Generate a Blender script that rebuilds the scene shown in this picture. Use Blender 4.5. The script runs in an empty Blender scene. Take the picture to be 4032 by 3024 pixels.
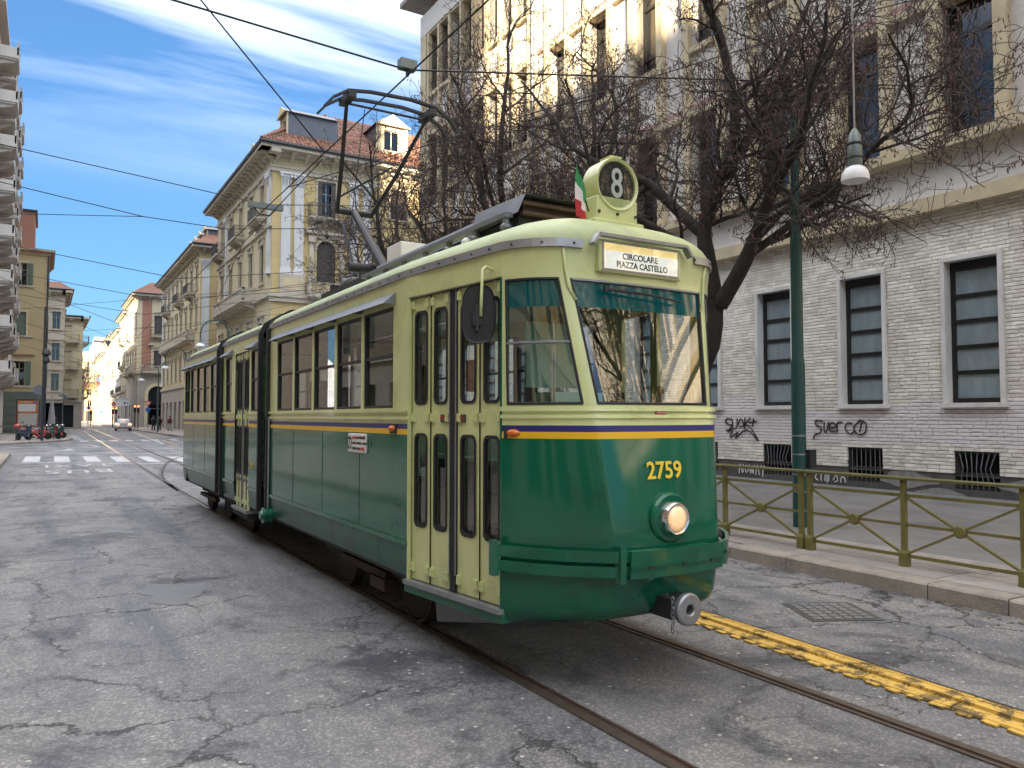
import bpy, bmesh, math, random
from mathutils import Vector, Matrix
random.seed(7)
R = math.radians
S = bpy.context.scene
C = S.collection
# ---------------------------------------------------------------- camera
cam_d = bpy.data.cameras.new('camera'); cam = bpy.data.objects.new('camera', cam_d); C.objects.link(cam)
cam_d.sensor_width = 36.0; cam_d.lens = 36.0*3029/4032
cam_d.clip_start = 0.05; cam_d.clip_end = 30000
cam.location = (0, 0, 1.8); cam.rotation_euler = (R(90+2.42), 0, R(-31.36))
S.camera = cam
S.render.resolution_x = 1024; S.render.resolution_y = 768
# ---------------------------------------------------------------- sun and sky
SUN_AZ = math.atan2(-1.0, -1.9)      # clockwise from +Y
SUN_EL = R(12.0)
sd = bpy.data.lights.new('sun', 'SUN'); sun = bpy.data.objects.new('sun', sd); C.objects.link(sun)
sd.energy = 2.0; sd.angle = R(0.53); sd.color = (1.0, 0.80, 0.54)
sun_dir = Vector((math.sin(SUN_AZ)*math.cos(SUN_EL), math.cos(SUN_AZ)*math.cos(SUN_EL), math.sin(SUN_EL)))
sun.rotation_euler = sun_dir.to_track_quat('Z', 'Y').to_euler(); sun.location = (-40, -60, 60)
W = bpy.data.worlds.new('World'); S.world = W; W.use_nodes = True
nt = W.node_tree; nt.nodes.clear()
N_ = lambda t: nt.nodes.new(t)
out = N_('ShaderNodeOutputWorld'); bg = N_('ShaderNodeBackground'); bg.inputs['Strength'].default_value = 0.15
sky = N_('ShaderNodeTexSky'); sky.sky_type = 'NISHITA'; sky.sun_disc = False
sky.sun_elevation = SUN_EL; sky.sun_rotation = SUN_AZ; sky.air_density = 1.0; sky.dust_density = 0.6; sky.ozone_density = 2.2
tc = N_('ShaderNodeTexCoord'); sep = N_('ShaderNodeSeparateXYZ'); nt.links.new(tc.outputs['Generated'], sep.inputs[0])
# clouds: streaky cirrus on a flat layer (direction divided by height)
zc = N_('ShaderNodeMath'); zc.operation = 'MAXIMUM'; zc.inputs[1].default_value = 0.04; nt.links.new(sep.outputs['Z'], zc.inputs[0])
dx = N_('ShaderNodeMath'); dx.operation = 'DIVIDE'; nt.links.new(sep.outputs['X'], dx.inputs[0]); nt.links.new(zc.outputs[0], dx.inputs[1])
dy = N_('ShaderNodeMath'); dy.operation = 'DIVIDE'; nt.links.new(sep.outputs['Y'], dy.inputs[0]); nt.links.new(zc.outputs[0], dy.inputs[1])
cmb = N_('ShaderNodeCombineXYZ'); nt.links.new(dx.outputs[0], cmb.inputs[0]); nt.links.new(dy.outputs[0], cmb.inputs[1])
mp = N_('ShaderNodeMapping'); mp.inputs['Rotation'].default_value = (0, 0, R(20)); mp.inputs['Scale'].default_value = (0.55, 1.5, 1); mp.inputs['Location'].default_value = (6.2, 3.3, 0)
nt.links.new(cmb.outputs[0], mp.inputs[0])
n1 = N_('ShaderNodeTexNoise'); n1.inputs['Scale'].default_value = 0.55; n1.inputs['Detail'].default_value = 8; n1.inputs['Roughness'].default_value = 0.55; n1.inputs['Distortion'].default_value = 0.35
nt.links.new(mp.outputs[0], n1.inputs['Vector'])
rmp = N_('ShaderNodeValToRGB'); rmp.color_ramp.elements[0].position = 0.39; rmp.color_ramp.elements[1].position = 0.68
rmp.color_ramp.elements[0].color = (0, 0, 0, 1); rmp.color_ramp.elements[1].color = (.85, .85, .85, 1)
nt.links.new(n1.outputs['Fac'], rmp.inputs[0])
mixc = N_('ShaderNodeMix'); mixc.data_type = 'RGBA'; mixc.blend_type = 'MIX'
hs = N_('ShaderNodeHueSaturation'); hs.inputs['Saturation'].default_value = 1.25; hs.inputs['Value'].default_value = 0.175
gm_ = N_('ShaderNodeGamma'); gm_.inputs[1].default_value = 0.55; nt.links.new(sky.outputs[0], gm_.inputs[0]); nt.links.new(gm_.outputs[0], hs.inputs['Color'])
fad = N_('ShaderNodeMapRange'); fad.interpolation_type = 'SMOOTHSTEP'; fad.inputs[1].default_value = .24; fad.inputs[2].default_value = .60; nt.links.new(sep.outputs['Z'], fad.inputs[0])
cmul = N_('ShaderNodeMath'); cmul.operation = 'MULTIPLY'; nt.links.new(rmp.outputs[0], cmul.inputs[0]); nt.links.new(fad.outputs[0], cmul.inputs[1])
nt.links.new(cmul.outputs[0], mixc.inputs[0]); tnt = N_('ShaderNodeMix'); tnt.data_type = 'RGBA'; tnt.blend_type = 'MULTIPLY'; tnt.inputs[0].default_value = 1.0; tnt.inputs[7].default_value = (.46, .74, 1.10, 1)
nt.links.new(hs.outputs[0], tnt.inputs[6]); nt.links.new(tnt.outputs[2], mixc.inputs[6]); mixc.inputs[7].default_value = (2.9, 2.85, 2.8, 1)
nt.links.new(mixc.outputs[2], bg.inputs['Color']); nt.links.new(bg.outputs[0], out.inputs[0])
S.view_settings.view_transform = 'Standard'; S.view_settings.look = 'None'; S.view_settings.gamma = 1.0
S.view_settings.use_curve_mapping = False; S.view_settings.exposure = 3.88
S.cycles.max_bounces = 5; S.cycles.transparent_max_bounces = 8; S.cycles.caustics_reflective = False; S.cycles.caustics_refractive = False
# ---------------------------------------------------------------- helpers
def V(*a): return Vector(a)
class MB:
    """collects shapes; build() links them as one mesh object"""
    def __init__(s, M=None): s.v = []; s.f = []; s.M = M
    def add(s, vs, fs):
        o = len(s.v)
        for p in vs:
            p = Vector(p); s.v.append(s.M @ p if s.M else p)
        s.f += [tuple(o+i for i in f) for f in fs]; return s
    def quad(s, a, b, c, d): return s.add((a, b, c, d), ((0, 1, 2, 3),))
    def poly(s, pts): return s.add(pts, (tuple(range(len(pts))),))
    def box(s, x0, x1, y0, y1, z0, z1):
        return s.add([(x0,y0,z0),(x1,y0,z0),(x1,y1,z0),(x0,y1,z0),(x0,y0,z1),(x1,y0,z1),(x1,y1,z1),(x0,y1,z1)],
                     [(0,3,2,1),(4,5,6,7),(0,1,5,4),(1,2,6,5),(2,3,7,6),(3,0,4,7)])
    def bar(s, a, b, w, h=None, up=(0, 0, 1)):
        a, b = Vector(a), Vector(b); h = h or w; d = (b-a).normalized(); u = Vector(up)
        if abs(d.dot(u)) > .98: u = Vector((0, 1, 0))
        r = d.cross(u).normalized(); u = r.cross(d)
        vs = [p+r*sx*w/2+u*sz*h/2 for p in (a, b) for sx, sz in ((-1,-1),(1,-1),(1,1),(-1,1))]
        return s.add(vs, [(0,1,2,3),(7,6,5,4),(0,4,5,1),(1,5,6,2),(2,6,7,3),(3,7,4,0)])
    def cyl(s, a, b, r0, r1=None, n=10, cap=True):
        r1 = r0 if r1 is None else r1
        return s.tube([a, b], [r0, r1], n, cap)
    def tube(s, pts, r, n=6, cap=True, closed=False):
        pts = [Vector(p) for p in pts]; m = len(pts)
        if not isinstance(r, (list, tuple)): r = [r]*m
        vs = []; u = None
        for i, p in enumerate(pts):
            if closed: d = pts[(i+1) % m]-pts[i-1]
            else: d = (pts[min(i+1, m-1)]-pts[max(i-1, 0)])
            d = d.normalized() if d.length > 1e-9 else Vector((0,0,1))
            if u is None:
                u = Vector((0,0,1)) if abs(d.z) < .9 else Vector((1,0,0))
            u = (u-d*u.dot(d)).normalized(); w = d.cross(u)
            for k in range(n):
                t = 2*math.pi*k/n; vs.append(p+(u*math.cos(t)+w*math.sin(t))*r[i])
        fs = []
        for i in range(m if closed else m-1):
            j = (i+1) % m
            for k in range(n): fs.append((i*n+k, i*n+(k+1)%n, j*n+(k+1)%n, j*n+k))
        if cap and not closed: fs += [tuple(range(n-1,-1,-1)), tuple((m-1)*n+k for k in range(n))]
        return s.add(vs, fs)
    def prism(s, pts, d, cap=True):
        """polygon pts extruded by vector d"""
        n = len(pts); d = Vector(d); vs = [Vector(p) for p in pts]; vs += [p+d for p in vs]
        fs = [(i, (i+1)%n, n+(i+1)%n, n+i) for i in range(n)]
        if cap: fs += [tuple(range(n-1,-1,-1)), tuple(range(n, 2*n))]
        return s.add(vs, fs)
    def lathe(s, prof, c=(0,0,0), n=14, ax='Z'):
        """prof: (r, h) list turned round an axis through c"""
        vs = []; c = Vector(c)
        for r, h in prof:
            for k in range(n):
                t = 2*math.pi*k/n; a, b = r*math.cos(t), r*math.sin(t)
                vs.append(c+(Vector((a,b,h)) if ax=='Z' else Vector((a,h,b)) if ax=='Y' else Vector((h,a,b))))
        m = len(prof); ix = lambda i, k: i*n if prof[i][0] < 1e-6 else i*n+k % n; fs = []
        for i in range(m-1):
            for k in range(n):
                f = []
                for q in (ix(i,k), ix(i,k+1), ix(i+1,k+1), ix(i+1,k)):
                    if q not in f: f.append(q)
                if len(f) > 2: fs.append(tuple(f))
        if prof[0][0] > 1e-6 and prof[0][1] != prof[1][1]: fs.append(tuple(range(n-1,-1,-1)))
        if prof[-1][0] > 1e-6 and prof[-1][1] != prof[-2][1]: fs.append(tuple((m-1)*n+k for k in range(n)))
        return s.add(vs, fs)
    def grid(s, rows):
        """rows of points -> quads"""
        n = len(rows[0]); return s.add([p for r in rows for p in r],
            [(i*n+k, i*n+k+1, (i+1)*n+k+1, (i+1)*n+k) for i in range(len(rows)-1) for k in range(n-1)])
    def wall(s, u0, u1, z0, z1, holes, depth, y=0.0):
        """vertical wall in local XZ at y, outward -Y, rect holes (u0,u1,z0,z1) with reveals going +Y"""
        us = sorted({u0, u1, *[h[0] for h in holes], *[h[1] for h in holes]}); us = [u for u in us if u0-1e-6 <= u <= u1+1e-6]
        zs = sorted({z0, z1, *[h[2] for h in holes], *[h[3] for h in holes]}); zs = [z for z in zs if z0-1e-6 <= z <= z1+1e-6]
        for i in range(len(us)-1):
            cu = (us[i]+us[i+1])/2; run = None
            for j in range(len(zs)-1):
                cz = (zs[j]+zs[j+1])/2
                inh = any(h[0] < cu < h[1] and h[2] < cz < h[3] for h in holes)
                if not inh:
                    if run is None: run = zs[j]
                if (inh or j == len(zs)-2) and run is not None:
                    e = zs[j] if inh else zs[j+1]
                    s.quad((us[i],y,run),(us[i+1],y,run),(us[i+1],y,e),(us[i],y,e)); run = None
        for a, b, c, d in holes:
            Y = y+depth
            s.quad((a,y,c),(a,Y,c),(a,Y,d),(a,y,d)); s.quad((b,y,c),(b,y,d),(b,Y,d),(b,Y,c))
            s.quad((a,y,d),(a,Y,d),(b,Y,d),(b,y,d)); s.quad((a,y,c),(b,y,c),(b,Y,c),(a,Y,c))
        return s
    def mesh(s, name, m=None, smooth=False):
        me = bpy.data.meshes.new(name); me.from_pydata(s.v, [], s.f)
        if m: me.materials.append(m)
        if smooth:
            me.polygons.foreach_set('use_smooth', [True]*len(me.polygons))
            if smooth is not True: me.set_sharp_from_angle(angle=R(smooth))
        me.update(); return me
    def build(s, name, m, parent=None, smooth=False, origin=None, kind=None, label=None, bevel=0):
        """world coordinates in; the object's origin is the root thing's origin (or `origin`)"""
        if parent:
            o3 = root_loc(parent)
        else: o3 = Vector(origin) if origin is not None else Vector((0,0,0))
        if o3.length > 0: s.v = [p-o3 for p in s.v]
        ob = bpy.data.objects.new(name, s.mesh(name, m, smooth)); C.objects.link(ob)
        if parent: ob.parent = parent
        else: ob.location = o3
        if kind: ob['kind'] = kind
        if label: ob['label'] = label
        if bevel:
            bv = ob.modifiers.new('bevel', 'BEVEL'); bv.width = bevel; bv.segments = 2; bv.limit_method = 'ANGLE'; bv.angle_limit = R(40)
        return ob
def root_loc(o):
    l = Vector(o.location); p = o.parent
    while p: l = l + Vector(p.location); p = p.parent
    return l
def thing(name, label, cat, loc=(0,0,0), group=None, rz=0):
    o = bpy.data.objects.new(name, None); C.objects.link(o); o.location = loc; o.empty_display_size = .2; o.rotation_euler.z = rz
    o['label'] = label; o['category'] = cat
    if group: o['group'] = group
    return o
def tag(o, label, cat, group=None):
    o['label'] = label; o['category'] = cat
    if group: o['group'] = group
    return o
def inst(me, name, parent, loc=(0,0,0), rz=0, world=True, rot=None, scale=None):
    """an object of shared mesh data, loc in world coordinates"""
    o = bpy.data.objects.new(name, me); C.objects.link(o)
    l = Vector(loc)
    if parent:
        o.parent = parent
        if world: l = l-root_loc(parent)
    o.location = l
    o.rotation_euler = rot if rot else (0, 0, rz)
    if scale: o.scale = scale
    return o
def copy_tree(o, parent=None):
    c = o.copy(); C.objects.link(c); c.parent = parent
    for ch in list(o.children): copy_tree(ch, c)
    return c
def frame(ox, oy, rz, oz=0):
    return Matrix.Translation((ox, oy, oz)) @ Matrix.Rotation(rz, 4, 'Z')
def text_mb(txt, size, M, ext=0.002, align='CENTER', sx=1.0, bold=0.0, ls=1.0, spc=1.0):
    """lettering in local XZ (reads from -Y), as an MB"""
    cu = bpy.data.curves.new('txt', 'FONT'); cu.body = txt; cu.size = size; cu.extrude = ext; cu.align_x = align; cu.align_y = 'CENTER'
    cu.offset = bold; cu.space_line = ls; cu.space_character = spc; cu.resolution_u = 3
    ob = bpy.data.objects.new('txt', cu); C.objects.link(ob)
    dg = bpy.context.evaluated_depsgraph_get(); me = bpy.data.meshes.new_from_object(ob.evaluated_get(dg))
    mb = MB(M @ Matrix.Rotation(R(90), 4, 'X') @ Matrix.Scale(sx, 4, (1,0,0)))
    mb.add([v.co.copy() for v in me.vertices], [tuple(p.vertices) for p in me.polygons])
    bpy.data.objects.remove(ob); bpy.data.curves.remove(cu); bpy.data.meshes.remove(me)
    return mb
# ---------------------------------------------------------------- materials
MATS = {}
def mat(name, col, rough=.6, metal=0., var=.0, vscale=2., bump=0., bscale=30., spec=.5, emit=None, estr=0., coat=0., island=0., grime=None, gscale=.7, stretch=None, gpos=(.5,.72)):
    m = bpy.data.materials.new(name); m.use_nodes = True; t = m.node_tree; p = t.nodes['Principled BSDF']
    p.inputs['Roughness'].default_value = rough; p.inputs['Metallic'].default_value = metal
    p.inputs['Specular IOR Level'].default_value = spec; p.inputs['Coat Weight'].default_value = coat; p.inputs['Coat Roughness'].default_value = .05
    p.inputs['Base Color'].default_value = (*col, 1)
    if emit: p.inputs['Emission Color'].default_value = (*emit, 1); p.inputs['Emission Strength'].default_value = estr
    L = t.links.new
    geo = None
    def pos():
        nonlocal geo
        if geo is None:
            g = t.nodes.new('ShaderNodeNewGeometry'); geo = g.outputs['Position']
            if stretch:
                mm = t.nodes.new('ShaderNodeMapping'); mm.inputs['Scale'].default_value = stretch; L(geo, mm.inputs[0]); geo = mm.outputs[0]
        return geo
    cur = None
    if var:
        n = t.nodes.new('ShaderNodeTexNoise'); n.inputs['Scale'].default_value = vscale; n.inputs['Detail'].default_value = 6; n.inputs['Roughness'].default_value = .65
        L(pos(), n.inputs['Vector'])
        mr = t.nodes.new('ShaderNodeMapRange'); mr.inputs[1].default_value = .25; mr.inputs[2].default_value = .75; mr.inputs[3].default_value = 1-var; mr.inputs[4].default_value = 1+var
        L(n.outputs['Fac'], mr.inputs[0]); fac = mr.outputs[0]
        if island:
            gi = t.nodes.new('ShaderNodeNewGeometry'); oi = t.nodes.new('ShaderNodeObjectInfo')
            ad = t.nodes.new('ShaderNodeMath'); ad.operation = 'ADD'; L(gi.outputs['Random Per Island'], ad.inputs[0]); L(oi.outputs['Random'], ad.inputs[1])
            fr = t.nodes.new('ShaderNodeMath'); fr.operation = 'FRACT'; L(ad.outputs[0], fr.inputs[0])
            mi = t.nodes.new('ShaderNodeMapRange'); mi.inputs[3].default_value = 1-island; mi.inputs[4].default_value = 1+island; L(fr.outputs[0], mi.inputs[0])
            mu = t.nodes.new('ShaderNodeMath'); mu.operation = 'MULTIPLY'; L(fac, mu.inputs[0]); L(mi.outputs[0], mu.inputs[1]); fac = mu.outputs[0]
        vm = t.nodes.new('ShaderNodeVectorMath'); vm.operation = 'SCALE'; vm.inputs[0].default_value = col; L(fac, vm.inputs['Scale'])
        cur = vm.outputs[0]
    if grime:
        n = t.nodes.new('ShaderNodeTexNoise'); n.inputs['Scale'].default_value = gscale; n.inputs['Detail'].default_value = 8; n.inputs['Roughness'].default_value = .7
        L(pos(), n.inputs['Vector'])
        rp = t.nodes.new('ShaderNodeValToRGB'); rp.color_ramp.elements[0].position = gpos[0]; rp.color_ramp.elements[1].position = gpos[1]
        rp.color_ramp.elements[1].color = (.75,.75,.75,1); L(n.outputs['Fac'], rp.inputs[0])
        mx = t.nodes.new('ShaderNodeMix'); mx.data_type = 'RGBA'; L(rp.outputs[0], mx.inputs[0])
        if cur: L(cur, mx.inputs[6])
        else: mx.inputs[6].default_value = (*col, 1)
        mx.inputs[7].default_value = (*grime, 1); cur = mx.outputs[2]
    if cur: L(cur, p.inputs['Base Color'])
    if bump:
        n = t.nodes.new('ShaderNodeTexNoise'); n.inputs['Scale'].default_value = bscale; n.inputs['Detail'].default_value = 5
        L(pos(), n.inputs['Vector'])
        b = t.nodes.new('ShaderNodeBump'); b.inputs['Strength'].default_value = bump; b.inputs['Distance'].default_value = .02
        L(n.outputs['Fac'], b.inputs['Height']); L(b.outputs[0], p.inputs['Normal'])
    MATS[name] = m; return m
def glassmat(name, tint=(1,1,1), refl=1.0, rough=.0, base=.05):
    m = bpy.data.materials.new(name); m.use_nodes = True; t = m.node_tree; t.nodes.clear(); L = t.links.new
    o = t.nodes.new('ShaderNodeOutputMaterial'); mx = t.nodes.new('ShaderNodeMixShader'); tr = t.nodes.new('ShaderNodeBsdfTransparent'); gl = t.nodes.new('ShaderNodeBsdfGlossy')
    fr = t.nodes.new('ShaderNodeFresnel'); gb = t.nodes.new('ShaderNodeNewGeometry'); mi = t.nodes.new('ShaderNodeMapRange'); mi.inputs[3].default_value = 1.5; mi.inputs[4].default_value = 1/1.5; L(gb.outputs['Backfacing'], mi.inputs[0]); L(mi.outputs[0], fr.inputs[0]); mu = t.nodes.new('ShaderNodeMath'); mu.operation = 'MULTIPLY_ADD'; mu.inputs[1].default_value = refl; mu.inputs[2].default_value = base
    tr.inputs[0].default_value = (*tint, 1); gl.inputs['Roughness'].default_value = rough
    L(fr.outputs[0], mu.inputs[0]); L(mu.outputs[0], mx.inputs[0]); L(tr.outputs[0], mx.inputs[1]); L(gl.outputs[0], mx.inputs[2]); L(mx.outputs[0], o.inputs[0])
    MATS[name] = m; return m
M = MATS
mat('tram_green', (.008,.118,.064), .10, var=.12, vscale=1.3, coat=.15, spec=.45, bump=.16, bscale=1.4, grime=(.012,.062,.040), gscale=2.5)
mat('tram_lime', (.60,.64,.30), .28, var=.06, vscale=2, coat=.25, grime=(.40,.43,.19), gscale=3)
mat('tram_roof', (.42,.48,.25), .5, var=.14, vscale=3, grime=(.24,.27,.16), gscale=1.2)
mat('stripe_yellow', (.80,.46,.015), .4); mat('stripe_blue', (.02,.02,.16), .4)
mat('letter_yellow', (.85,.62,.04), .45)
mat('grey_metal', (.22,.23,.25), .5, .6, var=.15, vscale=6)
mat('zinc', (.33,.34,.36), .42, .7, var=.2, vscale=8)
mat('dark_metal', (.035,.036,.04), .5, .3, var=.2, vscale=5)
mat('rubber', (.012,.012,.013), .55)
mat('chrome', (.75,.75,.75), .15, 1.)
mat('rust', (.045,.028,.018), .8, var=.3, vscale=8)
mat('under', (.018,.017,.016), .8, var=.3, vscale=4)
mat('interior_mint', (.45,.68,.54), .5, var=.05); mat('interior_grey', (.32,.35,.32), .6); mat('interior_floor', (.14,.13,.12), .7)
mat('seat_wood', (.25,.12,.05), .5)
mat('amber', (.62,.13,.01), .15, coat=.6)
mat('lamp_glass', (.75,.62,.45), .08, emit=(1,.55,.2), estr=.045, coat=1, bump=.6, bscale=60)
mat('sign_white', (.75,.74,.70), .5); mat('sign_cream', (.82,.62,.26), .5, emit=(1,.72,.3), estr=.05); mat('sign_lit', (.75,.74,.70), .5, emit=(1,.95,.86), estr=.045)
mat('ink', (.015,.015,.017), .6); mat('ink_red', (.5,.03,.03), .6); mat('ink_white', (.75,.75,.76), .7)
mat('flag_green', (.04,.25,.08), .8); mat('flag_white', (.7,.66,.62), .8); mat('flag_red', (.42,.025,.03), .8)
glassmat('glass', (.88,.92,.90), 1.5); glassmat('glass_front', (.85,.90,.88), 1.5, base=.12); mat('glass_teal', (.005,.085,.09), .05, coat=.3); glassmat('glass_dark', (.30,.35,.33), 1.0)
# ================================================================ ground materials
def road_material():
    m = bpy.data.materials.new('asphalt'); m.use_nodes = True; t = m.node_tree; p = t.nodes['Principled BSDF']; L = t.links.new
    g = t.nodes.new('ShaderNodeNewGeometry').outputs['Position']
    def noise(sc, det=6, ro=.65, dist=0, vec=None):
        n = t.nodes.new('ShaderNodeTexNoise'); n.inputs['Scale'].default_value = sc; n.inputs['Detail'].default_value = det; n.inputs['Roughness'].default_value = ro; n.inputs['Distortion'].default_value = dist
        L(vec or g, n.inputs['Vector']); return n.outputs
    def ramp(x, a, b, c0=(0,0,0,1), c1=(1,1,1,1)):
        r = t.nodes.new('ShaderNodeValToRGB'); r.color_ramp.elements[0].position = a; r.color_ramp.elements[1].position = b
        r.color_ramp.elements[0].color = c0; r.color_ramp.elements[1].color = c1; L(x, r.inputs[0]); return r.outputs[0]
    def mix(f, a, b, bt='MIX'):
        x = t.nodes.new('ShaderNodeMix'); x.data_type = 'RGBA'; x.blend_type = bt
        for k, s in ((0, f), (6, a), (7, b)):
            if isinstance(s, (tuple, float)): x.inputs[k].default_value = s
            else: L(s, x.inputs[k])
        return x.outputs[2]
    def math_(op, a, b=0.):
        x = t.nodes.new('ShaderNodeMath'); x.operation = op
        for k, s in ((0, a), (1, b)):
            if isinstance(s, float): x.inputs[k].default_value = s
            else: L(s, x.inputs[k])
        return x.outputs[0]
    mpp = t.nodes.new('ShaderNodeMapping'); mpp.inputs['Scale'].default_value = (1.3,.10,1); L(g, mpp.inputs[0])
    base = mix(ramp(noise(.35)['Fac'], .35, .7), (.180,.178,.184,1), (.262,.255,.242,1))
    base = mix(ramp(noise(1.0, 5, .6, 0, mpp.outputs[0])['Fac'], .46, .62), base, (.125,.127,.140,1))
    base = mix(ramp(noise(1.7, 7, .7, .8)['Fac'], .50, .66), base, (.118,.120,.134,1))
    base = mix(ramp(noise(.62, 9, .72, .5)['Fac'], .53, .62), base, (.062,.063,.072,1))
    # exposed stones
    v = t.nodes.new('ShaderNodeTexVoronoi'); v.inputs['Scale'].default_value = 75; v.inputs['Randomness'].default_value = 1; L(g, v.inputs['Vector'])
    sp = t.nodes.new('ShaderNodeSeparateColor'); L(v.outputs['Color'], sp.inputs[0])
    st = ramp(sp.outputs[0], .55, 1.0, (.72,.72,.72,1), (1.95,1.9,1.8,1))
    base = mix(.62, base, st, 'MULTIPLY')
    v2 = t.nodes.new('ShaderNodeTexVoronoi'); v2.inputs['Scale'].default_value = 17; L(g, v2.inputs['Vector'])
    sp2 = t.nodes.new('ShaderNodeSeparateColor'); L(v2.outputs['Color'], sp2.inputs[0])
    few = math_('MULTIPLY', math_('GREATER_THAN', sp2.outputs[1], .93), math_('LESS_THAN', v2.outputs['Distance'], .22))
    base = mix(few, base, (.44,.42,.38,1))
    # cracks
    wv = t.nodes.new('ShaderNodeVectorMath'); wv.operation = 'ADD'; L(g, wv.inputs[0])
    sc = t.nodes.new('ShaderNodeVectorMath'); sc.operation = 'SCALE'; sc.inputs['Scale'].default_value = .55; L(noise(1.6, 7, .7)['Color'], sc.inputs[0]); L(sc.outputs[0], wv.inputs[1])
    vc = t.nodes.new('ShaderNodeTexVoronoi'); vc.feature = 'DISTANCE_TO_EDGE'; vc.inputs['Scale'].default_value = .75; L(wv.outputs[0], vc.inputs['Vector'])
    vf = t.nodes.new('ShaderNodeTexVoronoi'); vf.feature = 'DISTANCE_TO_EDGE'; vf.inputs['Scale'].default_value = 2.4; L(wv.outputs[0], vf.inputs['Vector'])
    msk = ramp(noise(.33, 4, .6)['Fac'], .41, .52); msk2 = ramp(noise(.5, 4, .6, .3)['Fac'], .52, .62)
    wob = math_('MULTIPLY', noise(9)['Fac'], .042)
    c1 = math_('LESS_THAN', vc.outputs['Distance'], math_('MULTIPLY', wob, .42)); c2 = math_('LESS_THAN', vf.outputs['Distance'], math_('MULTIPLY', wob, .75))
    cr = math_('MAXIMUM', math_('MULTIPLY', c1, msk), math_('MULTIPLY', c2, msk2))
    base = mix(math_('MULTIPLY', cr, .85), base, (.022,.021,.021,1))
    L(base, p.inputs['Base Color'])
    rr = t.nodes.new('ShaderNodeMapRange'); rr.inputs[3].default_value = .48; rr.inputs[4].default_value = .82; L(noise(.9)['Fac'], rr.inputs[0]); L(rr.outputs[0], p.inputs['Roughness'])
    h = math_('SUBTRACT', math_('ADD', math_('MULTIPLY', sp.outputs[0], .25), math_('MULTIPLY', noise(60, 4)['Fac'], .5)), math_('MULTIPLY', cr, 1.2))
    b = t.nodes.new('ShaderNodeBump'); b.inputs['Strength'].default_value = .55; b.inputs['Distance'].default_value = .012; L(h, b.inputs['Height']); L(b.outputs[0], p.inputs['Normal'])
    MATS['asphalt'] = m; return m
road_material()
mat('asphalt_dark', (.19,.187,.188), .8, var=.32, vscale=1.6, bump=.5, bscale=70, grime=(.05,.05,.054), gscale=.8)
mat('kerb_stone', (.30,.26,.22), .8, var=.22, vscale=5, bump=.5, bscale=45, island=.12, grime=(.10,.092,.085), gscale=2.2)
mat('slab_stone', (.29,.265,.245), .82, var=.20, vscale=3, bump=.4, bscale=40, island=.16, grime=(.115,.108,.104), gscale=1.4)
mat('patch', (.175,.178,.185), .8, var=.10, vscale=3, bump=.2, bscale=60)
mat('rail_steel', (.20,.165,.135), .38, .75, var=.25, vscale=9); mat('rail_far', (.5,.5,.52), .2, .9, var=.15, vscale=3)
mat('groove', (.045,.018,.010), .9, var=.4, vscale=12)
mat('road_paint', (.46,.46,.47), .7, var=.25, vscale=3, grime=(.17,.17,.175), gscale=5)
mat('worn_yellow', (.45,.27,.06), .7, var=.2, vscale=3, grime=(.14,.13,.11), gscale=4)
mat('kerb_yellow', (.66,.42,.09), .6, var=.18, vscale=5, bump=.2, bscale=40, grime=(.028,.027,.03), gscale=7.0, gpos=(.51,.57))
mat('cover_grey', (.19,.187,.182), .7, .2, var=.2); mat('cast_iron', (.11,.107,.104), .55, .5, var=.3, vscale=20)
# ================================================================ road, tracks
road = MB().quad((-2500,-900,0),(2500,-900,0),(2500,4000,0),(-2500,4000,0)).build('road', M['asphalt'], kind='structure')
def shift(Y): return 0 if Y < 16 else (.0165*(Y-16)**2/12 if Y < 22 else .0165*(Y-19))
def rail(path, name, parent, m, side):
    """grooved rail along a ground path: head, groove, lip; side=+1 puts the groove at +normal"""
    head, gro, lip = MB(), MB(), MB(); L3 = []
    for i, p in enumerate(path):
        a = path[max(i-1,0)]; b = path[min(i+1,len(path)-1)]; d = Vector((b[0]-a[0], b[1]-a[1])).normalized(); n = Vector((d.y, -d.x))*side
        L3.append((Vector((p[0],p[1])), n))
    def strip(mb, a, b, z0, z):
        rows = [[(*(q+n*a), z0) for q, n in L3], [(*(q+n*a), z) for q, n in L3], [(*(q+n*b), z) for q, n in L3], [(*(q+n*b), z0) for q, n in L3]]
        mb.grid([[r[k] for r in rows] for k in range(len(L3))])
    strip(head, -.066, 0, 0, .013); strip(gro, 0, .036, 0, .004); strip(head, .036, .056, 0, .011)
    o = head.build(name, m, parent); gro.build('groove', M['groove'], o); return o
tk = bpy.data.objects.new('tram_track', None); C.objects.link(tk); tk['kind'] = 'structure'
ys = [-20+2*i for i in range(0, 90)] + [165, 200, 260, 330]
for x, sd_ in ((2.84, 1), (4.285, -1)):
    rail([(x, y) for y in (-20, -10, 0, 4, 8, 12, 16)], 'rail', tk, M['rail_steel'], sd_)
    rail([(x+shift(y), y) for y in ys if y >= 16], 'rail', tk, M['rail_far'], sd_)
def spline(pts, n=6):
    out_ = []
    for i in range(len(pts)-1):
        p0 = Vector(pts[max(i-1,0)]); p1 = Vector(pts[i]); p2 = Vector(pts[i+1]); p3 = Vector(pts[min(i+2,len(pts)-1)])
        for k in range(n):
            t = k/n; out_.append(.5*((2*p1)+(p2-p0)*t+(2*p0-5*p1+4*p2-p3)*t*t+(3*p1-p0-3*p2+p3)*t**3))
    out_.append(Vector(pts[-1])); return out_
brn = spline([(2.84,20),(3.06,25),(3.9,31),(4.75,35),(5.65,38),(7.1,41),(9.4,44),(12.4,46),(18,47.4)])
rail(brn, 'rail', tk, M['rail_far'], 1)
rail(spline([(4.285,17),(4.6,23),(5.3,28),(6.2,32),(7.3,35.3),(8.9,38.4),(11,41.5),(13.4,43.8),(18,45.6)]), 'rail', tk, M['rail_far'], -1)
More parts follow.
